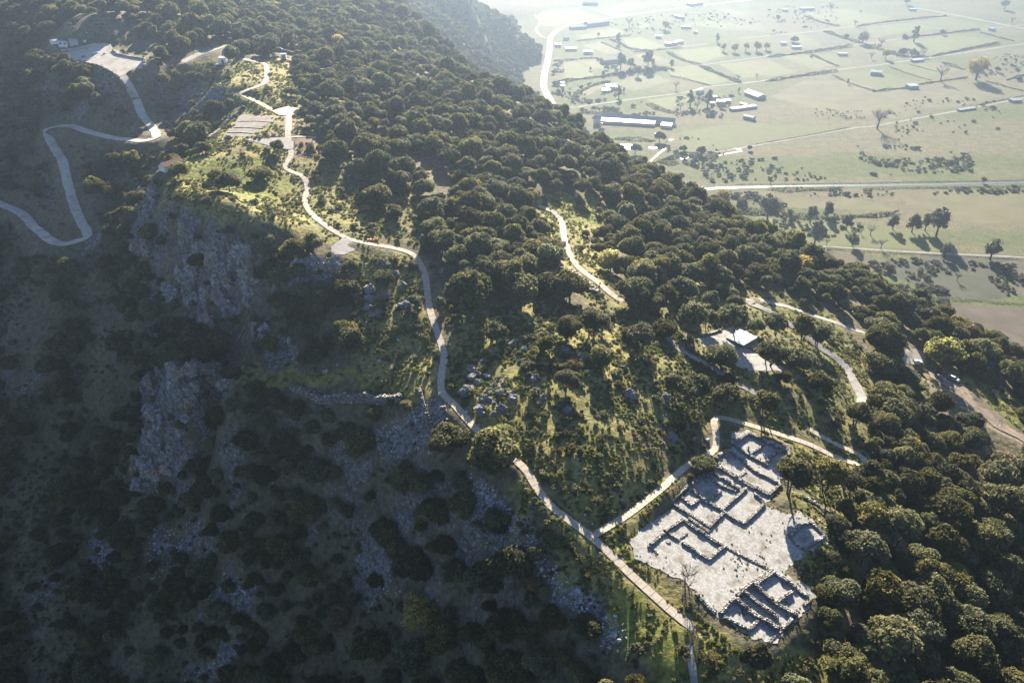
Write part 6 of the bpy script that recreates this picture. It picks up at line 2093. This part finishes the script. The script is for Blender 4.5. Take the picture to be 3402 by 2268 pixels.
# --- people
def person(p, face, shirt, trousers, hair, label, hgt=1.75, stride=0.12, arms=0.1):
    s = hgt / 1.75
    J = {'pel': (0, 0, 0.95), 'wai': (0, 0, 1.12), 'che': (0, 0.01, 1.32), 'nek': (0, 0.0, 1.48), 'hd0': (0, 0.02, 1.58), 'hd1': (0, 0.02, 1.70)}
    R_ = {'pel': .15, 'wai': .13, 'che': .155, 'nek': .06, 'hd0': .085, 'hd1': .085}
    E = [('pel', 'wai'), ('wai', 'che'), ('che', 'nek'), ('nek', 'hd0'), ('hd0', 'hd1')]
    for sd, n in ((-1, 'l'), (1, 'r')):
        st = stride * sd
        J.update({'hip' + n: (0.095 * sd, 0, 0.9), 'kne' + n: (0.10 * sd, st * 0.8 + 0.02, 0.5), 'ank' + n: (0.10 * sd, st, 0.08), 'toe' + n: (0.12 * sd, st + 0.16, 0.035),
                  'sho' + n: (0.19 * sd, 0, 1.42), 'elb' + n: (0.25 * sd, -st * 0.5 - 0.03, 1.14), 'wri' + n: (0.26 * sd, -st * 0.8 + arms, 0.92), 'pal' + n: (0.265 * sd, -st * 0.8 + arms + 0.03, 0.84)})
        R_.update({'hip' + n: .095, 'kne' + n: .062, 'ank' + n: .045, 'toe' + n: .035, 'sho' + n: .07, 'elb' + n: .045, 'wri' + n: .032, 'pal' + n: .036})
        E += [('pel', 'hip' + n), ('hip' + n, 'kne' + n), ('kne' + n, 'ank' + n), ('ank' + n, 'toe' + n), ('che', 'sho' + n), ('sho' + n, 'elb' + n), ('elb' + n, 'wri' + n), ('wri' + n, 'pal' + n)]
        px, py, pz = J['pal' + n]
        for k in range(4):
            f1, f2 = 'fa%d%s' % (k, n), 'fb%d%s' % (k, n)
            o_ = (k - 1.5) * 0.02
            ln = (0.05, 0.058, 0.055, 0.045)[k]
            J[f1] = (px - 0.004 * sd, py + o_, pz - ln)
            J[f2] = (px - 0.018 * sd, py + o_ + 0.004, pz - ln - 0.035)
            R_[f1] = .010
            R_[f2] = .008
            E += [('pal' + n, f1), (f1, f2)]
        J['tha' + n], J['thb' + n] = (px - 0.01 * sd, py + 0.045, pz + 0.02), (px - 0.02 * sd, py + 0.065, pz - 0.02)
        R_['tha' + n], R_['thb' + n] = .012, .009
        E += [('pal' + n, 'tha' + n), ('tha' + n, 'thb' + n)]
    J['nos'] = (0, 0.125, 1.63)
    R_['nos'] = .016
    E.append(('hd0', 'nos'))
    ks = list(J)
    me = bpy.data.meshes.new('person')
    me.from_pydata([tuple(c * s for c in J[k]) for k in ks], [(ks.index(a), ks.index(b_)) for a, b_ in E], [])
    o = link(bpy.data.objects.new('person', me))
    md = o.modifiers.new('skin', 'SKIN')
    for i, k in enumerate(ks):
        me.skin_vertices[0].data[i].radius = (R_[k] * s, R_[k] * s)
        me.skin_vertices[0].data[i].use_root = (k == 'pel')
    sb = o.modifiers.new('smooth', 'SUBSURF')
    sb.levels = sb.render_levels = 1
    bpy.context.view_layer.update()
    me2 = bpy.data.meshes.new_from_object(o.evaluated_get(bpy.context.evaluated_depsgraph_get()))
    o.modifiers.clear()
    o.data = me2
    me2.materials.clear()
    for c, nm in (((0.45, 0.28, 0.20), 'skin'), (shirt, 'jacket'), (trousers, 'trousers'), ((0.04, 0.035, 0.03), 'shoes')):
        me2.materials.append(plain_mat(nm, c, 0.8, 0.1))
    for pl in me2.polygons:
        x, y, z = (c / s for c in pl.center)
        pl.material_index = 3 if z < 0.09 else (0 if (z > 1.50 or (abs(x) > 0.2 and z < 0.93)) else (1 if (z > 0.93 or abs(x) > 0.215) else 2))
    hb = bmesh.new()
    bmesh.ops.create_icosphere(hb, subdivisions=2, radius=0.108 * s, matrix=Matrix.Translation((0, -0.008 * s, 1.70 * s)))
    hm = bpy.data.meshes.new('hair')
    hb.to_mesh(hm)
    hb.free()
    hm.materials.append(plain_mat('hair', hair, 0.7, 0.2))
    link(bpy.data.objects.new('hair', hm), o)
    fm = MB()
    for sx in (-0.032, 0.032):
        fm.box((sx * s, 0.105 * s, 1.665 * s), (0.022 * s, 0.012 * s, 0.012 * s))
    fm.box((0, 0.104 * s, 1.595 * s), (0.045 * s, 0.012 * s, 0.01 * s))
    fm.obj('face_features', M['dark'], o)
    for q in (o,):
        q.location = (p[0], p[1], height(p[0], p[1]) + 0.06)
        q.rotation_euler = (0, 0, face)
        tag(q, label, 'person')
    return o


person(g1(2299, 2087), 2.6, (0.42, 0.50, 0.66), (0.16, 0.17, 0.20), (0.12, 0.08, 0.05), 'person in a pale blue jacket at the end of the concrete slabs')
person(g1(2313, 2106), 2.9, (0.05, 0.04, 0.06), (0.05, 0.045, 0.06), (0.05, 0.04, 0.03), 'person in dark clothes standing at the right edge of the path end')
person(g1(2298, 2144), 3.0, (0.05, 0.06, 0.12), (0.05, 0.06, 0.10), (0.30, 0.13, 0.05), 'small figure in dark blue with reddish hair on the worn track', 1.35)
person(g1(1993, 951), 0.4, (0.05, 0.05, 0.055), (0.05, 0.05, 0.06), (0.05, 0.04, 0.03), 'person in black on the middle path beside the stepped trench')

# --- small things
p = g1(1460, 1316)
e = tag(empty('info_board', tuple(p), 0.9), 'small white information board on a post beside the slab path', 'sign')
m = MB()
m.box((0, 0, 0.95), (1.1, 0.06, 0.75))
m.obj('panel', M['white'], e)
for x in (-0.4, 0.4):
    m = MB()
    m.tube([(x, 0.06, -0.2), (x, 0.06, 1.2)], 0.04, 5)
    m.obj('post', M['metal'], e)
P = hill_pts([(1222, 800), (1240, 797), (1258, 799)])
nm_ = MB()
r_ = np.random.default_rng(4)
V, F = [], []
for i in range(18):
    t = i / 17
    q = P[0] + (P[-1] - P[0]) * t
    for j in range(6):
        V.append((q[0] + r_.normal(0, 0.12), q[1] + (j - 2.5) * 0.32 + r_.normal(0, 0.15), height(q[0], q[1]) + 0.15 + 0.75 * math.sin(math.pi * j / 5) * (0.5 + 0.5 * r_.random())))
for i in range(17):
    for j in range(5):
        a = i * 6 + j
        F.append((a, a + 6, a + 7, a + 1))
nm_.add(V, F)
o = tag(nm_.obj('safety_netting', plain_mat('orange_plastic', (0.80, 0.17, 0.04), 0.5)), 'crumpled orange safety netting heaped beside the slab path', 'netting')
so = o.modifiers.new('thick', 'SOLIDIFY')
so.thickness = 0.05
p = on_plane('ruin', *[c for c in A_((1430, 385))[0]])
m = MB()
m.tube([(p[0], p[1], p[2]), (p[0], p[1], p[2] + 0.35), (p[0], p[1], p[2] + 1.6)], [0.32, 0.24, 0.2], 10)
m.box((p[0], p[1], p[2] + 0.1), (0.8, 0.8, 0.2))
tag(m.obj('column_stump', M['court']), 'pale standing column stump inside the uphill ruin room', 'column')
p = g1(*A_((975, 285))[0])
m = MB()
m.box((p[0], p[1], p[2] + 0.45), (1.1, 0.7, 0.9), 0.5, 0.06)
tag(m.obj('stone_block', M['court']), 'white squared stone block standing left of the branch path corner', 'block')
p = on_plane('ruin', *B_((535, 265))[0])
m = MB()
m.tube([(p[0], p[1], p[2] + 0.1), (p[0], p[1], p[2] + 0.32)], [0.75, 0.7], 12)
e = tag(m.obj('well', M['stone']), 'round dark well opening in the long ruined house', 'well')
m = MB()
m.tube([(p[0], p[1], p[2] + 0.3), (p[0], p[1], p[2] + 0.335)], 0.5, 12)
m.obj('opening', M['dark'], e)
p = on_plane('ruin', 2281, 1942)
e = tag(empty('bare_tree', tuple(p - np.array((0, 0, 0.2)))), 'thin leafless tree at the near edge of the ruins gravel court', 'tree')
link(bpy.data.objects.new('trunk', trunk_mesh('trunk', 55, 6.5, 0.10, 1.6, stems=3, limbs=4, mat=M['twig'])), e)
link(bpy.data.objects.new('crown', bare_mesh('crown', 56, 7.0, 2.6, M['twig'], 10, 7)), e)
x, y = at_z(1995, 466, 0.0)
zt = 24.0
e = tag(empty('power_pole', (x, y, 0)), 'tall pale pole rising in front of the long barns by the skyline', 'pole')
m = MB()
m.tube([(0, 0, 0), (0, 0, 22.0)], [0.35, 0.16], 8)
m.obj('shaft', M['concrete'], e)
m = MB()
m.box((0, 0, 20.5), (3.0, 0.2, 0.2))
m.obj('cross_arm', M['metal'], e)

# --- trees, hedges and cattle of the plain
BARE = [bare_mesh('crown', 60 + i, 10, 4.5, M['twig'], 12, 10) for i in range(2)]
PTR = [trunk_mesh('trunk', 70 + i, 9, 0.33, 3.0, stems=1, limbs=5, mat=M['bark']) for i in range(2)]
PT = [((2914, 428), 82, 'bare', 'tall spreading bare tree on the pasture beside the ditch'), (C4((1585, 745))[0], 58, 'bare', 'bare tree at the field corner right of the grey walled barn'), (C4((1910, 735))[0], 76, 'autumn', 'large orange topped tree far out in the right hand fields'),
      ((2396, 700), 76, 'autumn', 'yellow poplar by the near end of the river'), ((2400, 705), 60, 'autumn', 'second yellow crown leaning behind the poplar by the river')]
for u, v, w in ((430, 270, 100), (610, 300, 165), (900, 330, 110), (930, 470, 150), (1015, 290, 95), (1145, 370, 95), (1185, 480, 95), (1245, 400, 45), (1310, 410, 80), (1460, 370, 90), (1590, 390, 110), (1680, 380, 110),
                (1755, 420, 180), (1810, 560, 85), (2120, 575, 140), (1380, 500, 80), (1895, 720, 70), (1010, 480, 60), (760, 300, 60), (1800, 800, 50)):
    PT.append(((2250 + u / 2.0417, 580 + v / 2.0417), w / 2.0417, 'bare' if w < 85 and u > 1000 else 'willow', None))
for x, y, w, k in ((1800, 985, 100, 'pine'), (1640, 975, 90, 'pine'), (1410, 275, 90, 'autumn'), (1080, 250, 90, 'bare'), (1000, 640, 130, 'willow'), (1250, 630, 140, 'willow'), (1160, 700, 80, 'willow'), (1090, 640, 90, 'willow'),
                   (980, 400, 60, 'pine'), (725, 650, 30, 'willow'), (510, 760, 24, 'pine'), (470, 860, 40, 'pine'), (985, 900, 70, 'pine'), (1030, 850, 30, 'pine'), (1950, 470, 70, 'autumn'), (2050, 480, 80, 'autumn'), (2150, 470, 80, 'autumn'),
                   (2250, 470, 90, 'autumn'), (2340, 460, 70, 'autumn'), (1510, 820, 80, 'bare'), (2085, 850, 30, 'pine'), (430, 860, 60, 'oak'), (390, 780, 60, 'oak'), (650, 1150, 90, 'yellowgreen'), (1550, 1010, 80, 'bare'),
                   (1700, 1010, 90, 'bare'), (2080, 740, 60, 'bare'), (640, 830, 70, 'oak'), (840, 700, 40, 'willow'), (870, 640, 60, 'oak'), (1890, 390, 50, 'pine'), (380, 680, 50, 'oak'), (1950, 1000, 60, 'oak'), (800, 340, 40, 'autumn'),
                   (2250, 720, 50, 'bare'), (1470, 620, 60, 'willow')):
    PT.append((C3((x, y))[0], w / 2.767, k, None))
for x, y, w, k in ((800, 240, 60, 'bare'), (1340, 385, 90, 'pine'), (1250, 350, 60, 'oak'), (870, 400, 110, 'autumn'), (1040, 430, 90, 'bare'), (1330, 510, 100, 'oak'), (1240, 500, 90, 'oak'), (1420, 520, 80, 'bare'), (240, 390, 90, 'oak'),
                   (720, 350, 60, 'oak'), (950, 540, 70, 'bare'), (1080, 540, 90, 'autumn'), (2170, 90, 90, 'autumn'), (1270, 45, 80, 'autumn'), (580, 100, 80, 'bare'), (90, 190, 70, 'oak'), (735, 770, 30, 'pine'), (970, 838, 30, 'oak'),
                   (1600, 320, 70, 'oak'), (2300, 740, 60, 'oak'), (2100, 660, 70, 'oak'), (850, 130, 40, 'bare'), (400, 530, 30, 'oak'), (2240, 215, 60, 'bare')):
    PT.append((C4((x, y))[0], w / 2.76, k, None))
PT += [((2560, 612), 20, 'bare', None), ((3265, 607), 22, 'autumn', 'thin orange tree standing alone on the river bank'), ((2260, 600), 40, 'oak', None), ((2110, 510), 50, 'oak', None), ((2190, 470), 50, 'oak', None), ((2270, 505), 34, 'oak', None),
       ((2330, 515), 44, 'oak', None), ((2490, 500), 26, 'oak', None), ((2310, 545), 36, 'oak', None)]
PTREES = []
for (u, v), w, k, lab in PT:
    x, y = at_z(u, v, 0.0)
    d = project(x, y, 0)[2]
    R_ = w * d / FPX / 2 * 0.85
    nm, cr, tr, br = {'bare': ('bare_tree', random.choice(BARE), random.choice(PTR), 4.5), 'willow': ('willow_tree', random.choice(WILLOW), PTR[0], 4.0), 'pine': ('conifer_tree', random.choice(PINE), PTR[1], 2.4),
                      'oak': ('field_tree', random.choice((OAK_CROWN[3], OAK_CROWN[6])), OAK_TRUNK[0], OAKR)}.get(k, ('autumn_tree', random.choice(AUT_CROWN.get(k, [None])), PTR[1], 3.6))  # field trees take the paler crowns, haze put into their colour
    pt = dict(x=x, y=y, z=0.15, R=R_, u=u, v=v, w=w, kind=k, lab=lab)
    plant(pt, nm, cr, tr, br, 1.25 if k in ('willow', 'autumn') else 1.0)
    PTREES.append(pt)
hv = []
HEDGES = []
hmat = M['hazed_bush']  # hedges use the leaf colour with haze painted in
for pts, w, h in ((C3((900, 365), (1000, 400), (1090, 450), (1280, 475)), 5, 3), (C3((380, 560), (520, 555), (760, 535), (800, 560)), 4, 3), (C3((410, 755), (700, 722), (1150, 665), (1430, 632)), 6, 4), (C3((1430, 480), (1560, 550), (1740, 600)), 6, 3),
                  (C3((1740, 610), (1900, 680), (2100, 760)), 7, 3.5), (C3((1250, 955), (1400, 1020), (1500, 1040)), 8, 3), (C3((1110, 485), (1270, 468), (1560, 440)), 4, 2.5), (C3((820, 390), (1010, 470)), 3, 2), (C3((600, 380), (830, 355), (1100, 330)), 4, 2.5),
                  (C3((1460, 700), (1600, 730), (1830, 790)), 4, 2), (C3((880, 745), (700, 810), (580, 880)), 6, 3), (C3((620, 1035), (760, 1040), (980, 1050)), 6, 3),
                  (C4((0, 745), (300, 698), (620, 655)), 9, 4), (C4((0, 525), (330, 488), (760, 425)), 7, 4), (C4((520, 290), (700, 350), (860, 400)), 8, 4), (C4((900, 415), (1080, 470), (1250, 520)), 8, 4), (C4((1510, 520), (1850, 450), (2120, 400)), 8, 3.5),
                  (C4((1600, 575), (1800, 640)), 8, 3), (C4((980, 840), (1100, 825), (1280, 810)), 6, 3), (C4((1380, 780), (1600, 745), (1830, 715)), 5, 2.5), (C4((600, 690), (740, 760), (980, 838)), 3, 2), (C4((1110, 615), (1300, 680), (1500, 740)), 2.5, 1.5),
                  (C4((1290, 590), (1560, 660)), 2.5, 1.5), (C4((400, 500), (560, 575), (650, 610)), 4, 2.5), (C4((1950, 300), (2100, 340), (2260, 380)), 4, 2.5), (C4((820, 245), (1100, 205), (1640, 150)), 5, 3), (C4((1230, 355), (1700, 300), (1950, 275)), 4, 3),
                  (C4((340, 150), (500, 210), (660, 245)), 5, 3), (C4((2000, 745), (2200, 800), (2352, 840)), 4, 2), (C4((1920, 965), (2352, 880)), 3, 1.6), (C4((2350, 690), (2200, 735)), 6, 3),
                  (K([(500, 996), (800, 945), (1150, 880)], 2.074, 2268), 4, 1.4), (K([(600, 1302), (800, 1308), (1080, 1300)], 2.074, 2268), 12, 3), (K([(1250, 1302), (1700, 1295), (2352, 1288)], 2.074, 2268), 7, 1.6), (K([(370, 1272), (700, 1272), (1600, 1258), (2352, 1244)], 2.074, 2268), 4, 1.2),
                  (K([(700, 1470), (900, 1500), (1250, 1490), (1480, 1470)], 2.074, 2268), 8, 3), (K([(330, 1440), (560, 1470), (640, 1480)], 2.074, 2268), 9, 4), ([(2760, 826), (2900, 838), (3088, 846), (3402, 862)], 3, 1.2), ([(3060, 988), (3200, 996), (3402, 1012)], 5, 1.6),
                  (K([(800, 1435), (1000, 1450), (1200, 1460)], 2.074, 1134), 0, 0), (K([(1890, 955), (2000, 960), (2150, 975)], 2.074, 1134), 10, 3), (K([(2200, 1110), (2300, 1085)], 2.074, 1134), 10, 3.5), ([(2262, 508), (2330, 520), (2370, 525)], 12, 3.5), ([(2190, 535), (2240, 545)], 10, 3)):
    if not w:
        continue
    L = plain_line(pts, 3.0)
    n = min(5200, max(420, int(len(L) * 26)))
    t = rw.uniform(0, len(L) - 1.001, n)
    i = t.astype(int)
    q = L[i] + (L[i + 1] - L[i]) * (t - i)[:, None]
    ww = w * 0.5 * (1 + 0.7 * fbm(t * 0.21, np.full(n, 3.3), 2))
    hh = h * (0.75 + 0.8 * fbm(t * 0.27, np.full(n, 9.1), 3))
    a = rw.uniform(0, math.pi, n)
    C = np.stack([q[:, 0] + np.cos(a) * ww, q[:, 1] + np.cos(a) * ww * 0.6, np.maximum(0.1, np.sin(a) * hh)], 1)
    V, F = leaf_quads(rw, C, np.stack([np.cos(a), np.cos(a) * 0.5, np.sin(a)], 1), min(1.0, 0.28 * h))
    me = mesh_np('hedgerow', V, F, hmat if random.random() < 0.7 else M['olive'])
    tt = np.repeat(rw.uniform(0, 1, n), 4).astype(np.float32)
    vcol(me, 'tint', np.stack([tt] * 3, 1))
    o = link(bpy.data.objects.new('hedgerow', me))
    mid = pts[len(pts) // 2]
    HEDGES.append(dict(obj=o, u=mid[0], v=mid[1], w=30, kind='hedge', L=h))
# --- scrub in the wet corners and along the ditches of the plain
pts = []
for P, n in ((K([(1200, 1000), (1980, 985), (2000, 1200), (1250, 1210)], 2.074, 2268), 420), (K([(0, 1130), (700, 1080), (1000, 1240), (100, 1250)], 2.074, 2268), 260), (K([(1250, 820), (1700, 640), (2200, 700), (2300, 900), (1400, 980)], 2.074, 2268), 160),
             (C3((860, 560), (1200, 560), (1480, 640), (900, 720)), 320), (C3((380, 560), (480, 570), (470, 900), (380, 860)), 160), (C3((440, 800), (900, 740), (1000, 900), (560, 970)), 220), (C3((620, 1010), (1240, 930), (1500, 1040), (760, 1110)), 300),
             (C3((1500, 900), (2060, 870), (2000, 1080), (1500, 1090)), 220), ([(2200, 470), (2300, 455), (2420, 500), (2360, 560), (2230, 540)], 140), ([(2440, 640), (2700, 680), (2900, 760), (2700, 800), (2520, 720)], 300),
             ([(2880, 860), (3402, 880), (3402, 1000), (3000, 985), (2920, 930)], 480), ([(3000, 985), (3402, 1030), (3402, 1180), (3200, 1110)], 380), (C4((860, 400), (1400, 470), (1500, 540), (1200, 530)), 160), (C4((0, 60), (700, 60), (600, 260), (0, 330)), 200),
             (C3((900, 180), (1900, 100), (2352, 200), (1900, 280), (1000, 330)), 260), (C4((1800, 560), (2352, 480), (2352, 740), (1900, 720)), 200), ([(2300, 640), (3402, 625), (3402, 640), (2320, 662)], 240)):
    g = np.array([at_z(u, v, 0.0) for u, v in P])
    lo, hi = g.min(0), g.max(0)
    q = rw.uniform(lo, hi, (n * 6, 2))
    q = q[inside(q[:, 0], q[:, 1], g) & (fbm(q[:, 0] / 22, q[:, 1] / 22, 3) > 0.0)][:int(n * 0.6)]
    pts.append(q)
pts = np.vstack(pts)
pts = pts[height(pts[:, 0], pts[:, 1]) < 1.5]
sz = np.clip(np.exp(rw.normal(0.2, 0.45, len(pts))), 0.5, 3.0)
bush = [crown_mesh('bush', 450 + i, 1.25, (1.5, 1.1)[i], 0.0, 7, 60, 0.2, M['hazed_bush'], lobe_r=(0.38, 0.6), core=0.7, ragged=0.2, skirt=0.1) for i in range(2)]
psrc = []
for me_, (u, v), lab in zip(bush, ((2600, 700), (3020, 530)), ('rounded bush painted pale as by haze on the grass near the willows', 'low bush painted pale as by haze on the pasture above the river')):
    o = link(bpy.data.objects.new('bush', me_))
    o.location = (*at_z(u, v, 0.0), 0.05)
    o.scale = (1.6, 1.6, 1.6)
    psrc.append(tag(o, lab, 'bush'))
scatter('plain_scrub', np.c_[pts, np.full(len(pts), 0.05)], np.stack([sz, sz, sz * 0.8], 1), rw.uniform(0, 6.28, len(pts)), rw.integers(0, 2, len(pts)), psrc, 'dull bushes and reeds scattered in patches over the plain', 'scrub')
# cattle
def cow_mesh():
    J = [(-0.75, 0, 1.05), (-0.25, 0, 1.02), (0.35, 0, 1.02), (0.75, 0, 1.12), (1.05, 0, 0.95), (1.30, 0, 0.62), (1.42, 0, 0.42)]
    R_ = [.30, .36, .36, .28, .17, .14, .09]
    E = [(i, i + 1) for i in range(6)]
    for x, sy, b_ in ((-0.7, -0.2, 0), (-0.7, 0.2, 0), (0.6, -0.18, 2), (0.6, 0.18, 2)):
        k = len(J)
        J += [(x, sy, 0.75), (x + (0.10 if b_ else -0.10), sy, 0.42), (x, sy, 0.03)]
        R_ += [.13, .075, .06]
        E += [(b_, k), (k, k + 1), (k + 1, k + 2)]
    k = len(J)
    J += [(-1.05, 0, 0.9), (-1.08, 0, 0.45)]
    R_ += [.04, .03]
    E += [(0, k), (k, k + 1)]
    me = bpy.data.meshes.new('cow')
    me.from_pydata(J, [], [])
    me = bpy.data.meshes.new('cow')
    me.from_pydata(J, E, [])
    o = link(bpy.data.objects.new('cow', me))
    o.modifiers.new('skin', 'SKIN')
    for i, r in enumerate(R_):
        me.skin_vertices[0].data[i].radius = (r, r)
        me.skin_vertices[0].data[i].use_root = (i == 1)
    s = o.modifiers.new('smooth', 'SUBSURF')
    s.levels = 1
    bpy.context.view_layer.update()
    out = bpy.data.meshes.new_from_object(o.evaluated_get(bpy.context.evaluated_depsgraph_get()))
    bpy.data.objects.remove(o)
    return out


COWM = [cow_mesh() for _ in range(2)]
for m_, c in zip(COWM, ((0.06, 0.045, 0.035), (0.16, 0.09, 0.05))):
    m_.materials.append(plain_mat('cow_hide', c, 0.9, 0.1))
for i in range(44):
    x = 905 + 380 * rw.random()
    y = 752 + 62 * rw.random() + (x - 905) * 0.05
    g = at_z(2268 + x / 2.074, y / 2.074, 0.0)
    o = link(bpy.data.objects.new('cow', COWM[int(rw.random() < 0.3)]))
    o.location = (g[0], g[1], 0.05)
    s = rw.uniform(1.0, 1.3)
    o.scale = (s, s, s)
    o.rotation_euler = (0, 0, rw.uniform(0, 6.28))
    tag(o, 'dark grazing cow in the herd on the pasture left of the tall bare tree', 'cow', 'herd of cattle on the pasture')
# ------------------------------------------------------------------ words that single each plant and stone out
MARKS = [('lower ruin rooms', 2560, 2060), ('small square ruin', 2690, 1785), ('fork of the slab path', 1960, 1785), ('branch path corner', 2380, 1385), ('hairpin of the branch path', 2868, 1535), ('mirror roofed pit shelter', 2460, 1125),
         ('white parked car', 3044, 1203), ('silver parked car', 3167, 1262), ('big yellow green tree', 3112, 1180), ('two orange trees', 2075, 880), ('stepped trench', 1950, 930), ('boulder cluster', 1590, 1265), ('long dry stone wall', 1140, 1318),
         ('rubble corner wall', 1450, 1360), ('curved dry stone wall', 790, 1150), ('paved patch', 1143, 818), ('orange netting', 1240, 798), ('flat white hut', 742, 200), ('open roofed shelter', 943, 185),
         ('white buildings', 225, 140), ('paved terrace rows', 830, 420), ('gravel plaza', 920, 480), ('upper road hairpin', 515, 452), ('left road hairpin', 160, 425), ('lower road hairpin', 270, 785), ('red roofed cottage', 545, 560),
         ('lone lower crag', 600, 1330), ('upper cliff', 600, 850), ('bottom end of the path', 2300, 2215), ('looped gravel track end', 2495, 995), ('lower gravel track end', 2860, 1345), ('lit clearing', 1860, 690),
         ('bottom right corner', 3402, 2268), ('bottom left corner', 0, 2268), ('top left corner', 0, 0), ('gravel scree', 1720, 1750), ('yellow hillside tree', 2654, 884), ('skyline road dip', 1840, 350),
         ('big oak by the path', 1655, 1500), ('pale scree fan', 780, 1950), ('right frame edge', 3402, 1750), ('middle path bend', 1870, 760), ('path bend below the plaza', 950, 545), ('path above the boulders', 1465, 1130),
         ('ruin court bare tree', 2281, 1920), ('top edge of the photo', 1100, 0), ('river bend', 2330, 630), ('long barns', 2110, 405), ('white roofed barn', 2910, 240), ('farmyard', 2400, 345), ('valley road bend', 1825, 130), ('pasture bare tree', 2914, 425),
         ('valley road straight', 1815, 250), ('bright green field', 1915, 230), ('ditch track', 2700, 440), ('upper fields', 2900, 90), ('far highway', 3250, 70), ('small lane houses', 2250, 150), ('hedge track', 2780, 155), ('right edge of the plain', 3402, 300),
         ('willow row', 2800, 720), ('dirt track by the willows', 3000, 835)]
ORD = ['', 'second ', 'third ', 'fourth ', 'fifth ', 'sixth ', 'seventh ', 'eighth ', 'ninth ', 'tenth ', 'eleventh ', 'twelfth ', 'thirteenth ', 'fourteenth ', 'fifteenth ', 'sixteenth ', 'seventeenth ', 'eighteenth ', 'nineteenth ', 'twentieth ']


def name_all(items, desc, cat, group):
    """items carry obj, u, v, w; the label gives looks, side and rank of nearness to the nearest landmark"""
    bins = {}
    for p in items:
        k = min(range(len(MARKS)), key=lambda i: math.hypot(p['u'] - MARKS[i][1], p['v'] - MARKS[i][2]))
        dx, dy = p['u'] - MARKS[k][1], p['v'] - MARKS[k][2]
        side = ('right of' if dx > 0 else 'left of') if abs(dx) > abs(dy) else ('in front of' if dy > 0 else 'beyond')
        bins.setdefault((desc(p), k, side), []).append((math.hypot(dx, dy), p))
    for (ds, k, side), L in bins.items():
        L.sort(key=lambda t: t[0])
        for i, (d, p) in enumerate(L):
            o = ORD[min(i, len(ORD) - 1)]
            tag(p['obj'], '%s %s the %s, %snearest to it' % (ds, side, MARKS[k][0], o), cat, group)


def size(p, a, b_):
    return 'small' if p['w'] < a else ('large' if p['w'] > b_ else 'medium')


name_all([dict(p) for p in OAKS_ONE], lambda p: size(p, 62, 105) + (' open oak' if p['kind'] == 'tall' else (' grey green oak' if p['kind'] == 'olive' else ' dark oak')), 'tree', 'evergreen oaks on the hill')
name_all([p for p in PLANTS if 'obj' in p and p['kind'] in ('autumn', 'yellowgreen', 'rust')], lambda p: {'autumn': 'orange autumn tree', 'yellowgreen': 'yellow green tree', 'rust': 'rust brown tree'}[p['kind']], 'tree', 'autumn trees on the hill')
name_all(SHRUBS_ONE, lambda p: size(p, 22, 34) + ' scrub bush', 'shrub', 'bushes on the open slopes')
name_all([r for r in ROCKS if r['kind'] == 'boulder'], lambda p: size(p, 13, 26) + ' grey boulder', 'boulder', 'limestone boulders')
name_all([r for r in ROCKS if r['kind'] == 'rock_outcrop'], lambda p: size(p, 28, 40) + ' limestone outcrop', 'rock', 'cliff outcrops')
name_all(HEDGES, lambda p: ('tall' if p['L'] >= 3 else 'low') + ' dark hedgerow', 'hedge', 'hedgerows between the fields')
name_all([p for p in PTREES if not p['lab']], lambda p: {'bare': 'leafless tree', 'willow': 'pale willow', 'pine': 'dark upright conifer', 'oak': 'round green tree', 'autumn': 'orange tree', 'yellowgreen': 'yellow green tree'}[p['kind']], 'tree', 'trees on the plain')
for p in PTREES:
    if p['lab']:
        tag(p['obj'], p['lab'], 'tree')
# ------------------------------------------------------------------ the hazy air
HB = MB()
HB.prism([(-3000, -2000), (6000, -2000), (6000, 9000), (-3000, 9000)], -4.0, 330.0)
hm = bpy.data.materials.new('haze')
hm.use_nodes = True
nt = hm.node_tree
nt.nodes.remove(nt.nodes['Principled BSDF'])
pv = nt.nodes.new('ShaderNodeVolumePrincipled')
pv.inputs['Color'].default_value = (0.185, 0.245, 0.33, 1)
pv.inputs['Density'].default_value = 0.00043
pv.inputs['Anisotropy'].default_value = 0.80
nt.links.new(pv.outputs[0], nt.nodes['Material Output'].inputs['Volume'])
haze = tag(HB.obj('haze', hm), 'pale blue haze hanging over the hill and the plain', 'haze', kind='stuff')
